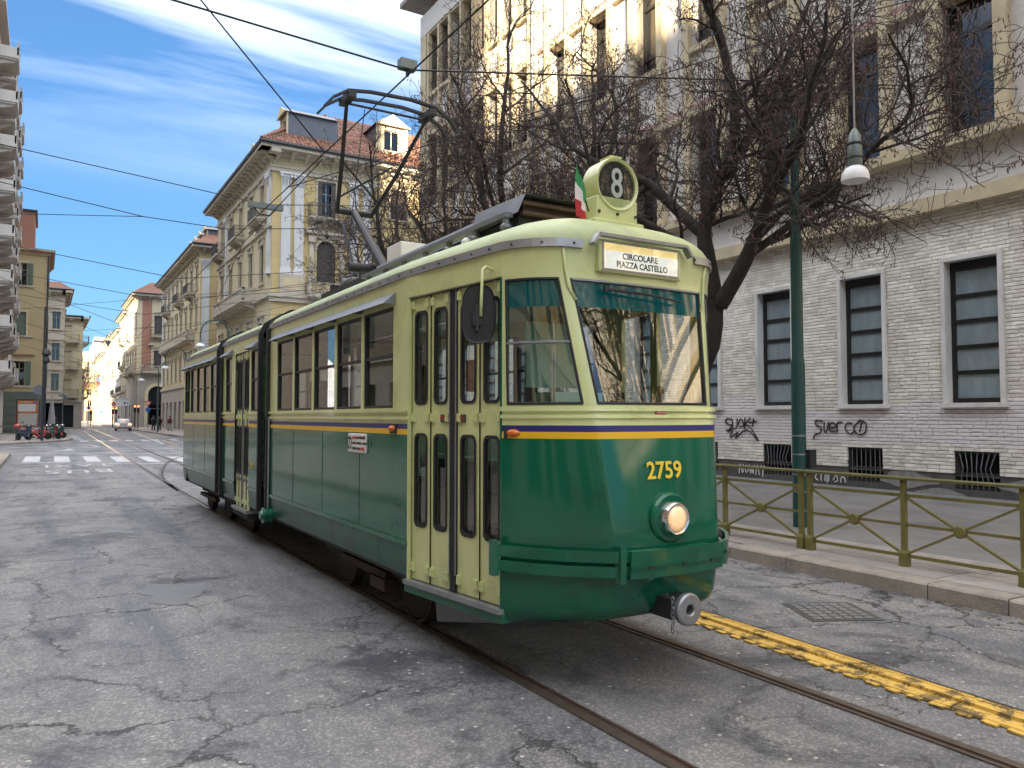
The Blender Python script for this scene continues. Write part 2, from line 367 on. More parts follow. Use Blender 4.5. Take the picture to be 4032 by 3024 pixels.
rail(spline([(3.62,67),(3.0,64.4),(2.1,62.4),(.5,60.0),(-2,57),(-6,53.5)]), 'rail', tk, M['rail_far'], 1)
rail(spline([(5.08,67),(4.6,63.6),(3.6,61),(2,58.6),(-.5,55.6),(-5,51.6)]), 'rail', tk, M['rail_far'], -1)
# concrete bed strip of the branch and a repair patch in the asphalt
pt = []
for k in range(26):
    a = 2*math.pi*k/26; r = 1+.18*math.sin(3*a+1)+.1*math.sin(7*a)+random.uniform(-.06,.06)
    pt.append((1.18+.30*r*math.cos(a), 8.6+.52*r*math.sin(a), .004))
MB().poly(pt).build('asphalt_patch', M['patch'], kind='structure')
# ---- paint on the road
mk = bpy.data.objects.new('road_marking', None); C.objects.link(mk); mk['kind'] = 'structure'
def paint(pts, m='road_paint', name='marking'):
    return MB().poly([(x, y, .005) for x, y in pts]).build(name, M[m], mk)
for a, b in ((-.66,-.08),(.43,.98),(1.53,2.04),(2.55,3.06),(3.62,4.06),(4.75,5.25),(5.85,6.35),(6.9,7.4)):
    k = -.62
    paint([(a, 35.8+k*a), (b, 35.8+k*b), (b+.04, 40.6+k*b), (a+.04, 40.6+k*a)], name='zebra_stripe')
for y0, x0, x1, k in ((35.2,-.7,7.4,-.80),(44.4,.1,7.5,-.72),(52.2,1.0,7.5,-.8)):
    paint([(x0, y0+k*x0), (x1, y0+k*x1), (x1, y0+k*x1+.28), (x0, y0+k*x0+.28)], name='stop_line')
for a in (2.35,3.35,4.3,5.3,6.4,7.4,8.4): paint([(a, 62.6), (a+.5, 62.4), (a+.5, 66), (a, 66.2)], name='zebra_stripe')
for a in (3.06,4.1,5.1,6.15,7.2,8.2): paint([(a, 119), (a+.46, 119), (a+.46, 123), (a, 123)], name='zebra_stripe')
for a in range(6): paint([(2.15, 69+a*2.6), (2.75, 69+a*2.6), (2.75, 70.4+a*2.6), (2.15, 70.4+a*2.6)], name='zebra_stripe')
paint([(.5,46.6),(1.4,46.6),(1.4,47.1),(.5,47.1)], name='arrow'); paint([(1.15,47.1),(1.5,48.6),(1.35,49.6),(1.15,49.6),(1.25,48.6),(.95,47.1)], name='arrow')
paint([(2.5,55.4),(2.65,53.6),(2.75,51.8),(3.0,51.8),(2.85,53.8),(2.6,55.5)], name='arrow'); paint([(2.2,43.4),(3.2,43.0),(3.2,43.3),(2.2,43.7)], name='arrow')
paint([(6.7,55),(6.9,55),(9.0,100),(8.85,100)], name='lane_line'); paint([(7.15,52),(7.3,52),(9.25,100),(9.15,100)], 'worn_yellow', 'lane_line')
paint([(5.2,26),(5.35,26),(6.6,34),(6.45,34)], 'worn_yellow', 'lane_line'); paint([(4.75,29),(5.9,29.2),(5.9,29.5),(4.75,29.3)], 'worn_yellow', 'lane_line')
for txt, x, y, h, sx in (('TAXI', 1.15, 32.6, 2.1, .40), ('BUS', 1.08, 29.1, 2.3, .44)):
    Mx = Matrix.Translation((x, y, .006)) @ Matrix.Rotation(math.pi, 4, 'Z') @ Matrix.Rotation(R(-90), 4, 'X')
    text_mb(txt, h, Mx, 0, sx=sx, bold=.02, spc=1.25).build('lettering', M['road_paint'], mk)
# ---- yellow rubber lane divider: one thing of bolted segments
dv = thing('lane_divider', 'worn yellow and black rubber lane divider strip beside the right rail', 'lane divider', (4.98, 3.5, 0))
def dvx(y): return 4.93 + .043*(y-2.3)
seg = MB()
pr = [(a*1.12, b) for a, b in [(-.135,.006),(-.13,.022),(-.055,.030),(-.052,.052),(.005,.055),(.008,.048),(.125,.018),(.135,.006)]]
Ls = .62
seg.grid([[(a, y, z) for a, z in pr] for y in (-Ls/2+.006, Ls/2-.006)]); seg.poly([(a, -Ls/2+.006, z) for a, z in pr]); seg.poly([(a, Ls/2-.006, z) for a, z in pr][::-1])
seg_me = seg.mesh('divider_segment', M['kerb_yellow'])
rb = MB()
for k in range(26):
    y = -Ls/2+.02+k*.023
    rb.add([(.014,y,.049),(.142,y,.0215),(.142,y+.013,.0215),(.014,y+.013,.049),(.016,y+.003,.056),(.138,y+.003,.029),(.138,y+.010,.029),(.016,y+.010,.056)], [(4,5,6,7),(0,1,5,4),(1,2,6,5),(2,3,7,6),(3,0,4,7)])
for k in range(4): rb.box(-.195,-.14,-Ls/2+.03+k*.15,-Ls/2+.12+k*.15,.004,.016)
rb_me = rb.mesh('ribs', M['kerb_yellow']); ed_me = MB().box(.155,.19,-Ls/2,Ls/2,.003,.018).mesh('rubber_edge', M['rubber'])
for k in range(26):
    y = -3.2+k*Ls
    if y > 13: break
    o = inst(seg_me, 'divider_segment', dv, (dvx(y), y, 0), R(-2.4)); inst(rb_me, 'ribs', o, (0,0,0), 0, world=False).__setitem__('kind','stuff'); inst(ed_me, 'rubber_edge', o, (0,0,0), 0, world=False)
# ---- manhole cover
mh = thing('manhole_cover', 'square cast iron manhole cover set in the road near the kerb', 'manhole', (6.25, 4.55, 0))
MB(frame(6.25,4.6,R(-28))).box(-.33,.33,-.33,.33,.001,.006).build('frame', M['cast_iron'], mh)
gm = MB(frame(6.25,4.6,R(-28)))
for i in range(6):
    for j in range(6): gm.box(-.28+i*.095,-.205+i*.095,-.28+j*.095,-.205+j*.095,.006,.012)
gm.build('tread_blocks', M['cover_grey'], mh)
# ================================================================ pavements
def pavement(name, poly, z, m='asphalt_dark'):
    n = len(poly); mb = MB()
    mb.poly([(x, y, z) for x, y in poly]); return mb.build(name, M[m], kind='structure')
def kerb(parent, path, z, w=.30, lens=None, cut=None):
    """individual kerb stones along a path; stone body to the right of travel is road side = left"""
    pts = [Vector(p) for p in path]; i = 0; rnd = random.Random(5)
    segs = []
    for a, b in zip(pts[:-1], pts[1:]):
        L_ = (b-a).length; s = 0
        while s < L_-1e-3:
            l = rnd.uniform(.85, 1.7) if lens is None else lens
            if L_-s-l < .4: l = L_-s
            segs.append((a+(b-a).normalized()*s, a+(b-a).normalized()*(s+l))); s += l
    for a, b in segs:
        d = (b-a).normalized(); n = Vector((-d.y, d.x)); g = d*.006
        j = rnd.uniform(-.006,.006); zz = z+.012+rnd.uniform(-.006,.006)
        c4 = [a+g, b-g, b-g+n*w, a+g+n*w]
        mb = MB(); bv = .018
        lo = [(*(q+n*j), -.02) for q in c4]; t1 = [(*(q+n*j), zz-bv) for q in c4]
        t2 = [(*(c4[0]+n*(bv+j)), zz), (*(c4[1]+n*(bv+j)), zz), (*(c4[2]+n*j), zz-.004), (*(c4[3]+n*j), zz-.004)]
        mb.add(lo+t1+t2, [(0,1,5,4),(1,2,6,5),(2,3,7,6),(3,0,4,7),(4,5,9,8),(5,6,10,9),(6,7,11,10),(7,4,8,11),(8,9,10,11)])
        mb.build('kerb_stone', M['kerb_stone'], parent)
PZ = .14
pvr = pavement('pavement', [(7.8,-40),(16.9,-40),(16.9,36.4),(9.8,36.4),(8.6,35.6),(7.8,34)], PZ)
kerb(pvr, [(7.50,34),(7.50,6.99)], PZ); kerb(pvr, [(7.50,6.99),(7.50,6.12)], PZ, lens=2); kerb(pvr, [(7.50,6.12),(7.48,4.41)], PZ, lens=2); kerb(pvr, [(7.48,4.41),(7.47,3.66)], PZ, lens=2); kerb(pvr, [(7.47,3.66),(7.47,-3)], PZ)
rnd = random.Random(3); x = 7.79
for row, wd in enumerate((.62,.75)):
    y = -1.5+row*.4
    while y < 22:
        l = rnd.uniform(.9,1.9); dz = rnd.uniform(-.004,.006)
        mb = MB(); mb.box(x+.006, x+wd-.006, y+.006, y+l-.006, PZ-.06, PZ+.012+dz); mb.build('slab', M['slab_stone'], pvr); y += l
    x += wd
# the far right pavement, the corner island on the left and the near left pavement
pv2 = pavement('pavement', [(10.45,62),(12,58),(40,57),(40,430),(10.45,430)], .13, 'slab_stone'); kerb(pv2, [(10.15,430),(10.15,140)], .13, lens=6); kerb(pv2, [(10.15,140),(10.15,62),(12,57.7),(20,56.7)], .13)
isl = [(-40,38),(-6.4,53.2),(-2.3,57.9),(.5,62.7),(1.35,65.2),(1.7,68.5),(1.7,430),(-40,430)]
pv3 = pavement('pavement', isl, .13, 'slab_stone'); kerb(pv3, [(-6.4,52.9),(-2.1,57.6),(.75,62.6),(1.65,65.2),(2.0,68.6),(2.0,140)], .13); kerb(pv3, [(2.0,140),(2.0,430)], .13, lens=6)
pv4 = pavement('pavement', [(-1.5,-40),(-1.5,42),(-2.4,43.6),(-30,36),(-30,-40)], .16, 'slab_stone'); kerb(pv4, [(-1.2,-8),(-1.2,42),(-2.2,43.9),(-8,42.3)], .16)
# ================================================================ white brick institute on the right
def brick_material(name, col, paintzone):
    m = mat(name, col, .85, var=.13, vscale=7, bump=.35, bscale=45, island=.17, grime=(col[0]*.72,col[1]*.70,col[2]*.67), gscale=1.1, gpos=(.46,.70), stretch=(1,1,.55))
    if paintzone:
        t = m.node_tree; L = t.links.new; p = t.nodes['Principled BSDF']; src = p.inputs['Base Color'].links[0].from_socket
        g = t.nodes.new('ShaderNodeNewGeometry'); sn = t.nodes.new('ShaderNodeVectorMath'); sn.operation = 'SNAP'; sn.inputs[1].default_value = (5, .9, .079); L(g.outputs['Position'], sn.inputs[0])
        n = t.nodes.new('ShaderNodeTexNoise'); n.inputs['Scale'].default_value = .45; n.inputs['Detail'].default_value = 2; L(sn.outputs[0], n.inputs['Vector'])
        sx = t.nodes.new('ShaderNodeSeparateXYZ'); L(g.outputs['Position'], sx.inputs[0])
        def mt(op, a, b):
            x = t.nodes.new('ShaderNodeMath'); x.operation = op
            for k, s in ((0,a),(1,b)):
                if isinstance(s, float): x.inputs[k].default_value = s
                else: L(s, x.inputs[k])
            return x.outputs[0]
        top = mt('ADD', mt('MULTIPLY', n.outputs['Fac'], 1.3), 1.52)
        f = mt('MULTIPLY', mt('LESS_THAN', sx.outputs['Z'], top), mt('GREATER_THAN', sx.outputs['Z'], 1.18)); f = mt('MULTIPLY', f, .8)
        mx = t.nodes.new('ShaderNodeMix'); mx.data_type = 'RGBA'; L(f, mx.inputs[0]); L(src, mx.inputs[6]); mx.inputs[7].default_value = (.76,.71,.735,1); L(mx.outputs[2], p.inputs['Base Color'])
    return m
brick_material('white_brick', (.80,.76,.69), True)
mat('mortar', (.12,.115,.105), .95, var=.2, vscale=8, bump=.5, bscale=60)
mat('plinth_render', (.085,.082,.08), .85, var=.25, vscale=3, bump=.4, bscale=30, grime=(.16,.155,.15), gscale=1.3)
mat('bare_concrete', (.26,.25,.24), .9, var=.3, vscale=6, bump=.6, bscale=30)
mat('marble', (.70,.68,.66), .4, var=.14, vscale=2.5, stretch=(1,1,.35), grime=(.36,.35,.35), gscale=1.1)
mat('concrete_yellow', (.53,.445,.30), .9, var=.16, vscale=3, bump=.4, bscale=28, grime=(.36,.30,.20), gscale=1.1)
mat('stucco_grey', (.64,.615,.58), .95, var=.10, vscale=9, bump=.8, bscale=60, grime=(.46,.44,.42), gscale=.6)
mat('pink_stone', (.36,.22,.20), .8, var=.1); mat('black_frame', (.012,.012,.014), .35, var=.1)
mat('curtain', (.55,.62,.65), .8, var=.12, vscale=2, stretch=(1,6,.6)); mat('room_dark', (.01,.012,.016), .9)
XW = 16.4; BX = 20.0
wb = thing('brick_building', 'four storey white brick and concrete building with barred cellar windows', 'building', (XW, 10, .14))
wcy = [8.58+2.515*k for k in range(-13, 11)]     # window axes
WI = R(-90)                                       # local frame of a face that looks towards -X
FW = lambda x=XW: frame(x, 0, WI)                 # local u = -y
def facerect(mb, x, y0, y1, z0, z1): mb.quad((x,y1,z0),(x,y0,z0),(x,y0,z1),(x,y1,z1))
# openings (ground floor windows outer size with marble surround, and cellar windows)
gh = [(c-.62, c+.62, 2.02, 5.17) for c in wcy if c < 34.5]; ch = [(c-.45, c+.45, .28, 1.07) for c in wcy if c < 34.5]
def u(hs): return [(-b, -a, c, d) for a, b, c, d in hs]
mbk = MB(FW(XW+.045)); mbk.wall(-36, 26, .55, 6.3, u(gh+[(a,b,.6,d) for a,b,c,d in ch]), .30); mbk.build('brick_backing', M['mortar'], wb)
mpl = MB(FW(XW+.02)); mpl.wall(-36, 26, .0, .60, u([(a,b,c,.62) for a,b,c,d in ch]), .32); mpl.build('plinth', M['plinth_render'], wb)
for y, z, w, h in ((7.55,.40,.55,.34),(10.1,.42,.62,.38),(9.35,.18,.5,.16)):
    pts = [(XW+.013, y+w*math.cos(a)*(1+.25*math.sin(3*a+y)), z+h*.5*math.sin(a)*(1+.2*math.cos(4*a))) for a in [2*math.pi*k/20 for k in range(20)]]
    MB().poly(pts).build('render_patch', M['bare_concrete'], wb)
# bricks
rnd = random.Random(11); bl, bh = .262, .079; cells = []
row = 0; z = .60
while z < 6.19:
    y = 3.0 - (row % 2)*bl/2 - rnd.random()*.02
    while y < 35.9:
        l = bl*rnd.choice((1,1,1,.5,.75)) if rnd.random() < .25 else bl
        segs = [(y, y+l)]
        for a, b, c, d in gh+ch:
            if c-.02 < z+bh/2 < d+.02:
                ns = []
                for s, e in segs:
                    if e <= a or s >= b: ns.append((s, e)); continue
                    if s < a: ns.append((s, a))
                    if e > b: ns.append((b, e))
                segs = ns
        for s, e in segs:
            if e-s > .03: cells.append((s, e, z))
        y += l
    z += bh; row += 1
def brickgeo(mb, x, y0, y1, z0, z1, r):
    # slightly pitched split face: front is an uneven quad
    o = [r.uniform(-.005,.003) for _ in range(5)]; ym, zm = (y0+y1)/2+r.uniform(-.04,.04)*(y1-y0), (z0+z1)/2
    f = [(x+o[0],y0,z0),(x+o[1],y1,z0),(x+o[2],y1,z1),(x+o[3],y0,z1),(x+o[4]-.004,ym,zm)]; b = [(x+.06,y0,z0),(x+.06,y1,z0),(x+.06,y1,z1),(x+.06,y0,z1)]
    mb.add(f+b, [(1,0,4),(2,1,4),(3,2,4),(0,3,4),(0,1,6,5),(1,2,7,6),(2,3,8,7),(3,0,5,8)])
cells.sort(key=lambda c: abs(c[0]-8.3)+.55*abs(c[2]-3.2) if c[0] > 7.55 else 99)
singles = []
for vv in range(12):
    mb = MB(); brickgeo(mb, 0, -.127, .127, .0055, bh-.0055, rnd); singles.append(mb.mesh('brick', M['white_brick']))
nsing = 0; rest = MB()
for s, e, z in cells:
    if nsing < 296 and abs(e-s-bl) < .01:
        inst(rnd.choice(singles), 'brick', wb, (XW, (s+e)/2, z)); nsing += 1
    else: brickgeo(rest, XW, s+.004, e-.004, z+.0055, z+bh-.0055, rnd)
rest.build('brickwork', M['white_brick'], wb, kind='stuff')
# plain brick face further along the street, behind the viewer
MB(FW()).wall(-3, 26, .6, 6.19, u([h for h in gh+ch if h[1] < 3]), .05).build('brickwork_far', M['white_brick'], wb, kind='stuff')
# ground floor windows
def gwin(c, detail):
    a, b, z0, z1 = c-.62, c+.62, 2.02, 5.17
    w = MB(); t = .085
    w.box(XW-.07,XW+.30,a,a+t,z0+.06,z1); w.box(XW-.07,XW+.30,b-t,b,z0+.06,z1); w.box(XW-.075,XW+.30,a-.004,b+.004,z1-t,z1+.004)
    o = w.build('window', M['marble'], wb, label=None); MB().box(XW-.11,XW+.30,a-.05,b+.05,z0-.03,z0+.065).build('sill', M['marble'], o)
    fx = XW+.17; f = MB(); A, B, Z0, Z1 = a+t, b-t, z0+.065, z1-t
    f.box(fx,fx+.07,A,A+.09,Z0,Z1); f.box(fx,fx+.07,B-.09,B,Z0,Z1); f.box(fx-.002,fx+.07,A,B,Z1-.20,Z1); f.box(fx-.002,fx+.07,A,B,Z0,Z0+.10)
    n = 5; zz0, zz1 = Z0+.10, Z1-.20; ph = (zz1-zz0)/n
    for k in range(1, n): f.box(fx+.002,fx+.065,A+.09,B-.09,zz0+k*ph-.045,zz0+k*ph+.045)
    f.build('frame', M['black_frame'], o)
    for k in range(n):
        MB().quad((fx+.04,B-.08,zz0+k*ph),(fx+.04,A+.08,zz0+k*ph),(fx+.04,A+.08,zz0+(k+1)*ph),(fx+.04,B-.08,zz0+(k+1)*ph)).build('pane', M['frosted'], o)
    cm = MB(); nn = 40
    cm.grid([[(fx+.16+.018*math.sin(i*2.3+c), A+(B-A)*i/nn, zq) for i in range(nn+1)] for zq in (Z0-.05, Z1)]); cm.build('curtain', M['curtain'], o, smooth=True)
    MB().box(fx+.3,fx+1.3,A-.1,B+.1,Z0-.1,Z1+.1).build('room', M['room_dark'], o)
glassmat('glass_win', (.72,.78,.80), 1.0); mat('frosted', (.24,.30,.33), .12, var=.22, vscale=1.6, stretch=(1,3,.8), coat=.4)
for c in wcy:
    if 5.5 < c < 34.5: gwin(c, True)
    elif c < 5.5 and c > -20: gwin(c, False)
def cwin(c, bent):
    a, b, z0, z1 = c-.45, c+.45, .28, 1.07
    MB().box(XW+.30,XW+.9,a,b,z0,z1).build('cellar_opening', M['room_dark'], wb)
    o = MB().box(XW+.04,XW+.075,a,b,z0+.03,z0+.06).box(XW+.04,XW+.075,a,b,z1-.05,z1-.02).build('window_grille', M['dark_metal'], wb)
    for k in range(7):
        y = a+.10+k*(b-a-.2)/6; s = (k-3)*.028 if bent else 0
        MB().tube([(XW+.05,y,z0),(XW+.05-.02*bent,y-s*.4,z0+.25),(XW+.05-.05*bent,y-s,z0+.45),(XW+.05,y+s*.2,z1)], .011, 6).build('bar', M['grey_metal'], o)
for i, c in enumerate(wcy):
    if 5.5 < c < 26: cwin(c, 1 if i % 2 else 0)
# bands
bd = MB(); bd.box(XW-.32,XW+.3,-26,36.25,6.19,6.50); bd.build('cornice', M['concrete_yellow'], wb)
MB().box(XW-.30,XW+.3,-26,36.2,6.50,6.57).build('flashing', M['stucco_grey'], wb)
MB().box(XW-.02,XW+.4,-26,36.05,6.57,7.44).build('stucco_band', M['stucco_grey'], wb)
MB().box(XW-.42,XW+.4,-26,36.4,7.44,7.67).build('string_course', M['concrete_yellow'], wb)
# upper storeys
storeys = [(7.67,10.79),(12.9,16.0),(18.2,21.3)]
ph_, pw = XW-.02, .13
pil = MB().box(XW-.03,XW+.55,-pw,pw,7.67,21.4).mesh('pilaster', M['concrete_yellow'])
END = 24.6
pys = []
for c in wcy:
    for s in (-.68,.68):
        if -18 < c < END: pys.append(c+s)
fin = [25.6+1.19*k for k in range(9)]
for y in pys: inst(pil, 'pilaster', wb, (0, y, 0))
MB().box(XW-.03,XW+.9,35.35,36.0,7.67,22.5).build('corner_pier', M['concrete_yellow'], wb)
MB().box(XW-.03,XW+.55,fin[0]-.45,fin[0]+.1,7.67,21.4).build('pilaster', M['concrete_yellow'], wb)
fp = MB().box(XW-.03,XW+.55,-.10,.10,7.67,21.4).mesh('pilaster', M['concrete_yellow'])
for y in fin[1:]: inst(fp, 'pilaster', wb, (0, y, 0))
# stucco panels and spandrels (recessed skin), with window openings
holes = []
for zi, (z0, z1) in enumerate(storeys):
    for c in wcy:
        if -18 < c < END: holes.append((c-.55, c+.55, z0, z1))
    for k in range(len(fin)-1): holes.append((fin[k]+.10, fin[k+1]-.10, z0, z1) if True else None)
    holes.append((fin[-1]+.10, 35.35, z0, z1))
MB(FW(XW+.16)).wall(-36, 18, 7.67, 21.4, u(holes), .30).build('stucco_panels', M['stucco_grey'], wb)
bm_ = [MB(), MB()]
for (z0, z1) in storeys:
    for c in wcy:
        if not -18 < c < END: continue
        MB().box(XW+.0,XW+.5,c-.55,c+.55,z1-.02,z1+.18).build('lintel', M['concrete_yellow'], wb)
        if c+1.96 < END+1: MB().box(XW+.0,XW+.3,c+.81,c+1.705,z1-.02,z1+.18).build('lintel', M['concrete_yellow'], wb)
        if z0 > 8: MB().box(XW+.02,XW+.4,c-.55,c+.55,z0-.16,z0).build('sill', M['concrete_yellow'], wb)
    if z1 < 20:
        MB().box(XW+.06,XW+.2,-17,35.3,z1+.19,z1+.36).build('stone_fillet', M['pink_stone'], wb)
    for k in range(len(fin)):
        a = fin[k]+.10; b = fin[k+1]-.10 if k+1 < len(fin) else 35.35
        MB().box(XW+.0,XW+.5,a,b,z1-.02,z1+.2).build('lintel', M['concrete_yellow'], wb)
        if z0 > 8: MB().box(XW+.0,XW+.5,a,b,z0-.2,z0).build('sill', M['concrete_yellow'], wb)
def uwin(c, hw, z0, z1):
    fx = XW+.42; o = MB(); a, b = c-hw, c+hw
    o.box(fx,fx+.06,a,a+.07,z0,z1); o.box(fx,fx+.06,b-.07,b,z0,z1)
    for z, h in ((z0,.08),(z0+.62,.10),(z1-.78,.10),(z1-.09,.09)): o.box(fx-.003,fx+.06,a,b,z,z+h)
    ob = o.build('window', M['black_frame'], wb)
    MB().quad((fx+.04,b,z0),(fx+.04,a,z0),(fx+.04,a,z1),(fx+.04,b,z1)).build('pane', M['glass_win'], ob)
    MB().box(fx+.10,fx+.9,a-.1,b+.1,z0-.1,z1+.1).build('room', M['room_blue'], ob)
mat('room_blue', (.03,.037,.055), .9)
for (z0, z1) in storeys:
    for c in wcy:
        if -18 < c < END: uwin(c, .55, z0, z1)
    for k in range(len(fin)):
        a = fin[k]+.10; b = fin[k+1]-.10 if k+1 < len(fin) else 35.35
        uwin((a+b)/2, (b-a)/2, z0, z1)
MB().box(XW-.05,XW+.9,-26,36.0,21.4,22.5).build('fascia', M['stucco_grey'], wb)
MB().box(XW+.6,XW+18,-26,35.7,22.5,23.35).build('attic', M['concrete_yellow'], wb)
MB().box(XW-.75,XW+19,-27,37.1,23.35,23.6).build('roof_slab', M['bare_concrete'], wb)
MB().box(XW+.9,XW+18,35.6,35.95,0.14,22.5).box(XW+1.35,XW+18,-26,35.6,.14,22.5).build('inner_wall', M['stucco_grey'], wb)
MB().cyl((XW-.12,25.15,6.6),(XW-.12,25.15,22.4),.07).build('downpipe', M['grey_metal'], wb)
# graffiti strokes on the brick and the plinth
def stroke(name, m, pl, y0, z0, s, r, x=XW-.022):
    mb = MB()
    for line in pl:
        pts = spline([(a, b) for a, b in line], 4) if len(line) > 2 else [Vector(p) for p in line]
        mb.tube([(x, y0-p.x*s, z0+p.y*s) for p in pts], r, 5)
    return mb.build(name, M[m], wb)
stroke('graffiti', 'ink', [[(.42,.62),(.1,.66),(.02,.48),(.32,.34),(.28,.08),(0,0),(-.1,-.22)],[(.52,.6),(.5,.2),(.62,.12),(.75,.6)],[(.78,.3),(1.1,.36),(1.02,.56),(.82,.5),(.82,.18),(1.12,.16)],[(1.2,.1),(1.22,.55),(1.48,.58)],[(2.0,.52),(1.72,.55),(1.62,.28),(1.86,.06),(2.1,.2)],[(2.3,.6),(2.05,.35),(2.25,.05),(2.6,.12),(2.68,.5),(2.4,.68),(2.25,.55)],[(2.35,.15),(2.45,.6)]], 12.42, 1.36, .52, .016)
stroke('graffiti', 'ink', [[(.5,.6),(.1,.65),(0,.4),(.4,.3),(.3,.05),(0,.0)],[(.5,.5),(.55,.1),(.8,.2),(.85,.65)],[(.9,.3),(1.1,.65),(1.3,.3),(1.0,.2)],[(1.35,.1),(1.4,.7)],[(1.4,.35),(1.75,.7)],[(1.4,.35),(1.8,.15),(2.3,-.5)],[(1.7,.45),(2.2,.5)],[(1.9,.2),(2.0,.65)],[(.1,-.1),(.5,.05),(.3,-.4),(.9,-.1),(.7,-.45),(1.5,.05),(2.3,-.55)]], 15.35, 1.42, .5, .016)
stroke('graffiti', 'ink_white', [[(0,0),(.05,.6),(.3,.05),(.35,.62)],[(.5,.3),(.6,.55),(.75,.3),(.6,.08),(.5,.3)],[(.85,.6),(.95,.05),(1.05,.4),(1.15,.05),(1.25,.6)],[(1.35,0),(1.5,.6),(1.65,0)],[(1.8,.6),(1.95,.3),(2.1,.62)],[(1.95,.3),(1.9,-.1)]], 14.9, .24, .42, .012, XW+.008)
stroke('graffiti', 'ink_white', [[(0,.4),(.3,.5),(.1,.2),(.3,0)],[(.5,0),(.5,.5)],[(.75,0),(.8,.4),(1.0,.4),(1.0,0)],[(.9,-.1),(.9,.55)],[(1.3,.1),(1.5,.4),(1.6,.1),(1.4,.0)],[(1.8,0),(1.85,.3),(2.05,.25),(2.1,0)]], 12.5, .22, .42, .012, XW+.008)
# ================================================================ the tram
tx = 3.56; HW = 1.08; XL, XR = tx-HW, tx+HW
T = thing('tram', 'articulated vintage tram in dark green and lime standing on the rails', 'tram', (tx, 10.5, 0))
def fside(s, x=None):   # local frame of a side: s=-1 left (u=-y), s=+1 right (u=y)
    return frame(XL if s < 0 else XR, 0, R(-90) if s < 0 else R(90))
def uy(s, y0, y1): return (-y1, -y0) if s < 0 else (y0, y1)
ZB, ZR, ZS, ZG = .50, .80, 1.655, 2.95
mat('seam', (.006,.05,.03), .5); mat('tram_green_low', (.010,.105,.060), .28, var=.18, vscale=3, spec=.4, bump=.16, bscale=1.4, grime=(.045,.05,.035), gscale=3.5, gpos=(.46,.62), stretch=(1,.6,2.2))
def section(y0, y1, wins, gaps, name):
    """side skins of one body; wins list of (ya, yb); gaps on the left side where doors stand"""
    for s in (-1, 1):
        runs = [(y0, y1)]
        if s < 0:
            for a, b in gaps:
                nr = []
                for p, q in runs:
                    if b <= p or a >= q: nr.append((p, q)); continue
                    if a > p: nr.append((p, a))
                    if b < q: nr.append((b, q))
                runs = nr
        for p, q in runs:
            a, b = uy(s, p, q); F = fside(s)
            MB(F).quad((a,0,ZR),(b,0,ZR),(b,0,ZS),(a,0,ZS)).build('lower_panel', M['tram_green'], T)
            sk = MB(F); rows = []
            n = max(1, round((q-p)/.62))
            for k in range(n):
                ua, ub = a+(b-a)*k/n+.004, a+(b-a)*(k+1)/n-.004
                sp_ = MB(F); sp_.grid([[(ua, d, z), (ub, d, z)] for d, z in ((.05,ZB),(.018,ZB+.08),(.004,ZB+.2),(.002,ZR))]); sp_.build('skirt_panel', M['tram_green_low'], T, smooth=True)
            MB(F).box(a, b, -.016, .0, ZR-.018, ZR+.018).build('moulding', M['tram_green'], T)
            for k in range(1, int((q-p)/1.25)+1):
                us = a+(b-a)*k/(int((q-p)/1.25)+1); MB(F).box(us-.0035, us+.0035, -.0025, 0, ZR+.02, ZS).build('panel_seam', M['seam'], T)
                sc_ = MB(F)
                for j in range(7):
                    for e in (-.025, .025): sc_.cyl((us+e, 0, ZR+.08+j*.12), (us+e, -.003, ZR+.08+j*.12), .005, n=6)
                sc_.build('screws', M['seam'], T, kind='stuff')
            MB(F).quad((a,-.001,ZS),(b,-.001,ZS),(b,-.001,1.70),(a,-.001,1.70)).build('stripe', M['stripe_yellow'], T)
            MB(F).quad((a,-.001,1.70),(b,-.001,1.70),(b,-.001,1.742),(a,-.001,1.742)).build('stripe', M['stripe_blue'], T)
            hs = [(*uy(s, c, d), 1.87, 2.72) for c, d in wins if c >= p-1e-3 and d <= q+1e-3]
            MB(F).wall(a, b, 1.742, ZG, hs, .05).build('window_band', M['tram_lime'], T)
            MB(F).box(a, b, -.018, 0, 1.775, 1.80).box(a, b, -.022, 0, 1.835, 1.862).build('sill_moulding', M['tram_lime'], T)
        for c, d in wins:
            a, b = uy(s, c, d); F = fside(s); w = MB(F); t = .022
            w.box(a,a+t,.008,.05,1.87,2.72); w.box(b-t,b,.008,.05,1.87,2.72); w.box(a,b,.006,.05,2.70,2.722); w.box(a,b,.006,.05,1.868,1.895); w.box(a+t,b-t,.012,.045,2.30,2.325)
            o = w.build('window', M['dark_metal'], T)
            MB(F).quad((a+t,.03,1.89),(b-t,.03,1.89),(b-t,.03,2.31),(a+t,.03,2.31)).build('pane', M['glass'], o)
            MB(F).quad((a+t,.026,2.315),(b-t,.026,2.315),(b-t,.026,2.70),(a+t,.026,2.70)).build('pane', M['glass'], o)
            if s < 0:
                aw = MB(F); aw.add([(a-.045,-.002,2.83),(b+.045,-.002,2.83),(b+.04,-.105,2.735),(a-.04,-.105,2.735)], [(0,1,2,3)]); aw.add([(a-.045,-.002,2.83),(a-.04,-.105,2.735),(a-.045,-.002,2.735)], [(0,1,2)]); aw.add([(b+.045,-.002,2.83),(b+.04,-.105,2.735),(b+.045,-.002,2.735)], [(0,1,2)])
                aw.build('awning', M['grey_metal'], T)
    MB().box(XL+.04,XR-.04,y0+.02,y1-.02,.50,.86).build('underframe', M['under'], T)
    MB().box(XL+.02,XR-.02,y0+.05,y1-.05,.86,.90).build('floor', M['interior_floor'], T)
    MB().quad((XL+.05,y0+.02,2.86),(XR-.05,y0+.02,2.86),(XR-.05,y1-.02,2.86),(XL+.05,y1-.02,2.86)).build('ceiling', M['interior_mint'], T)
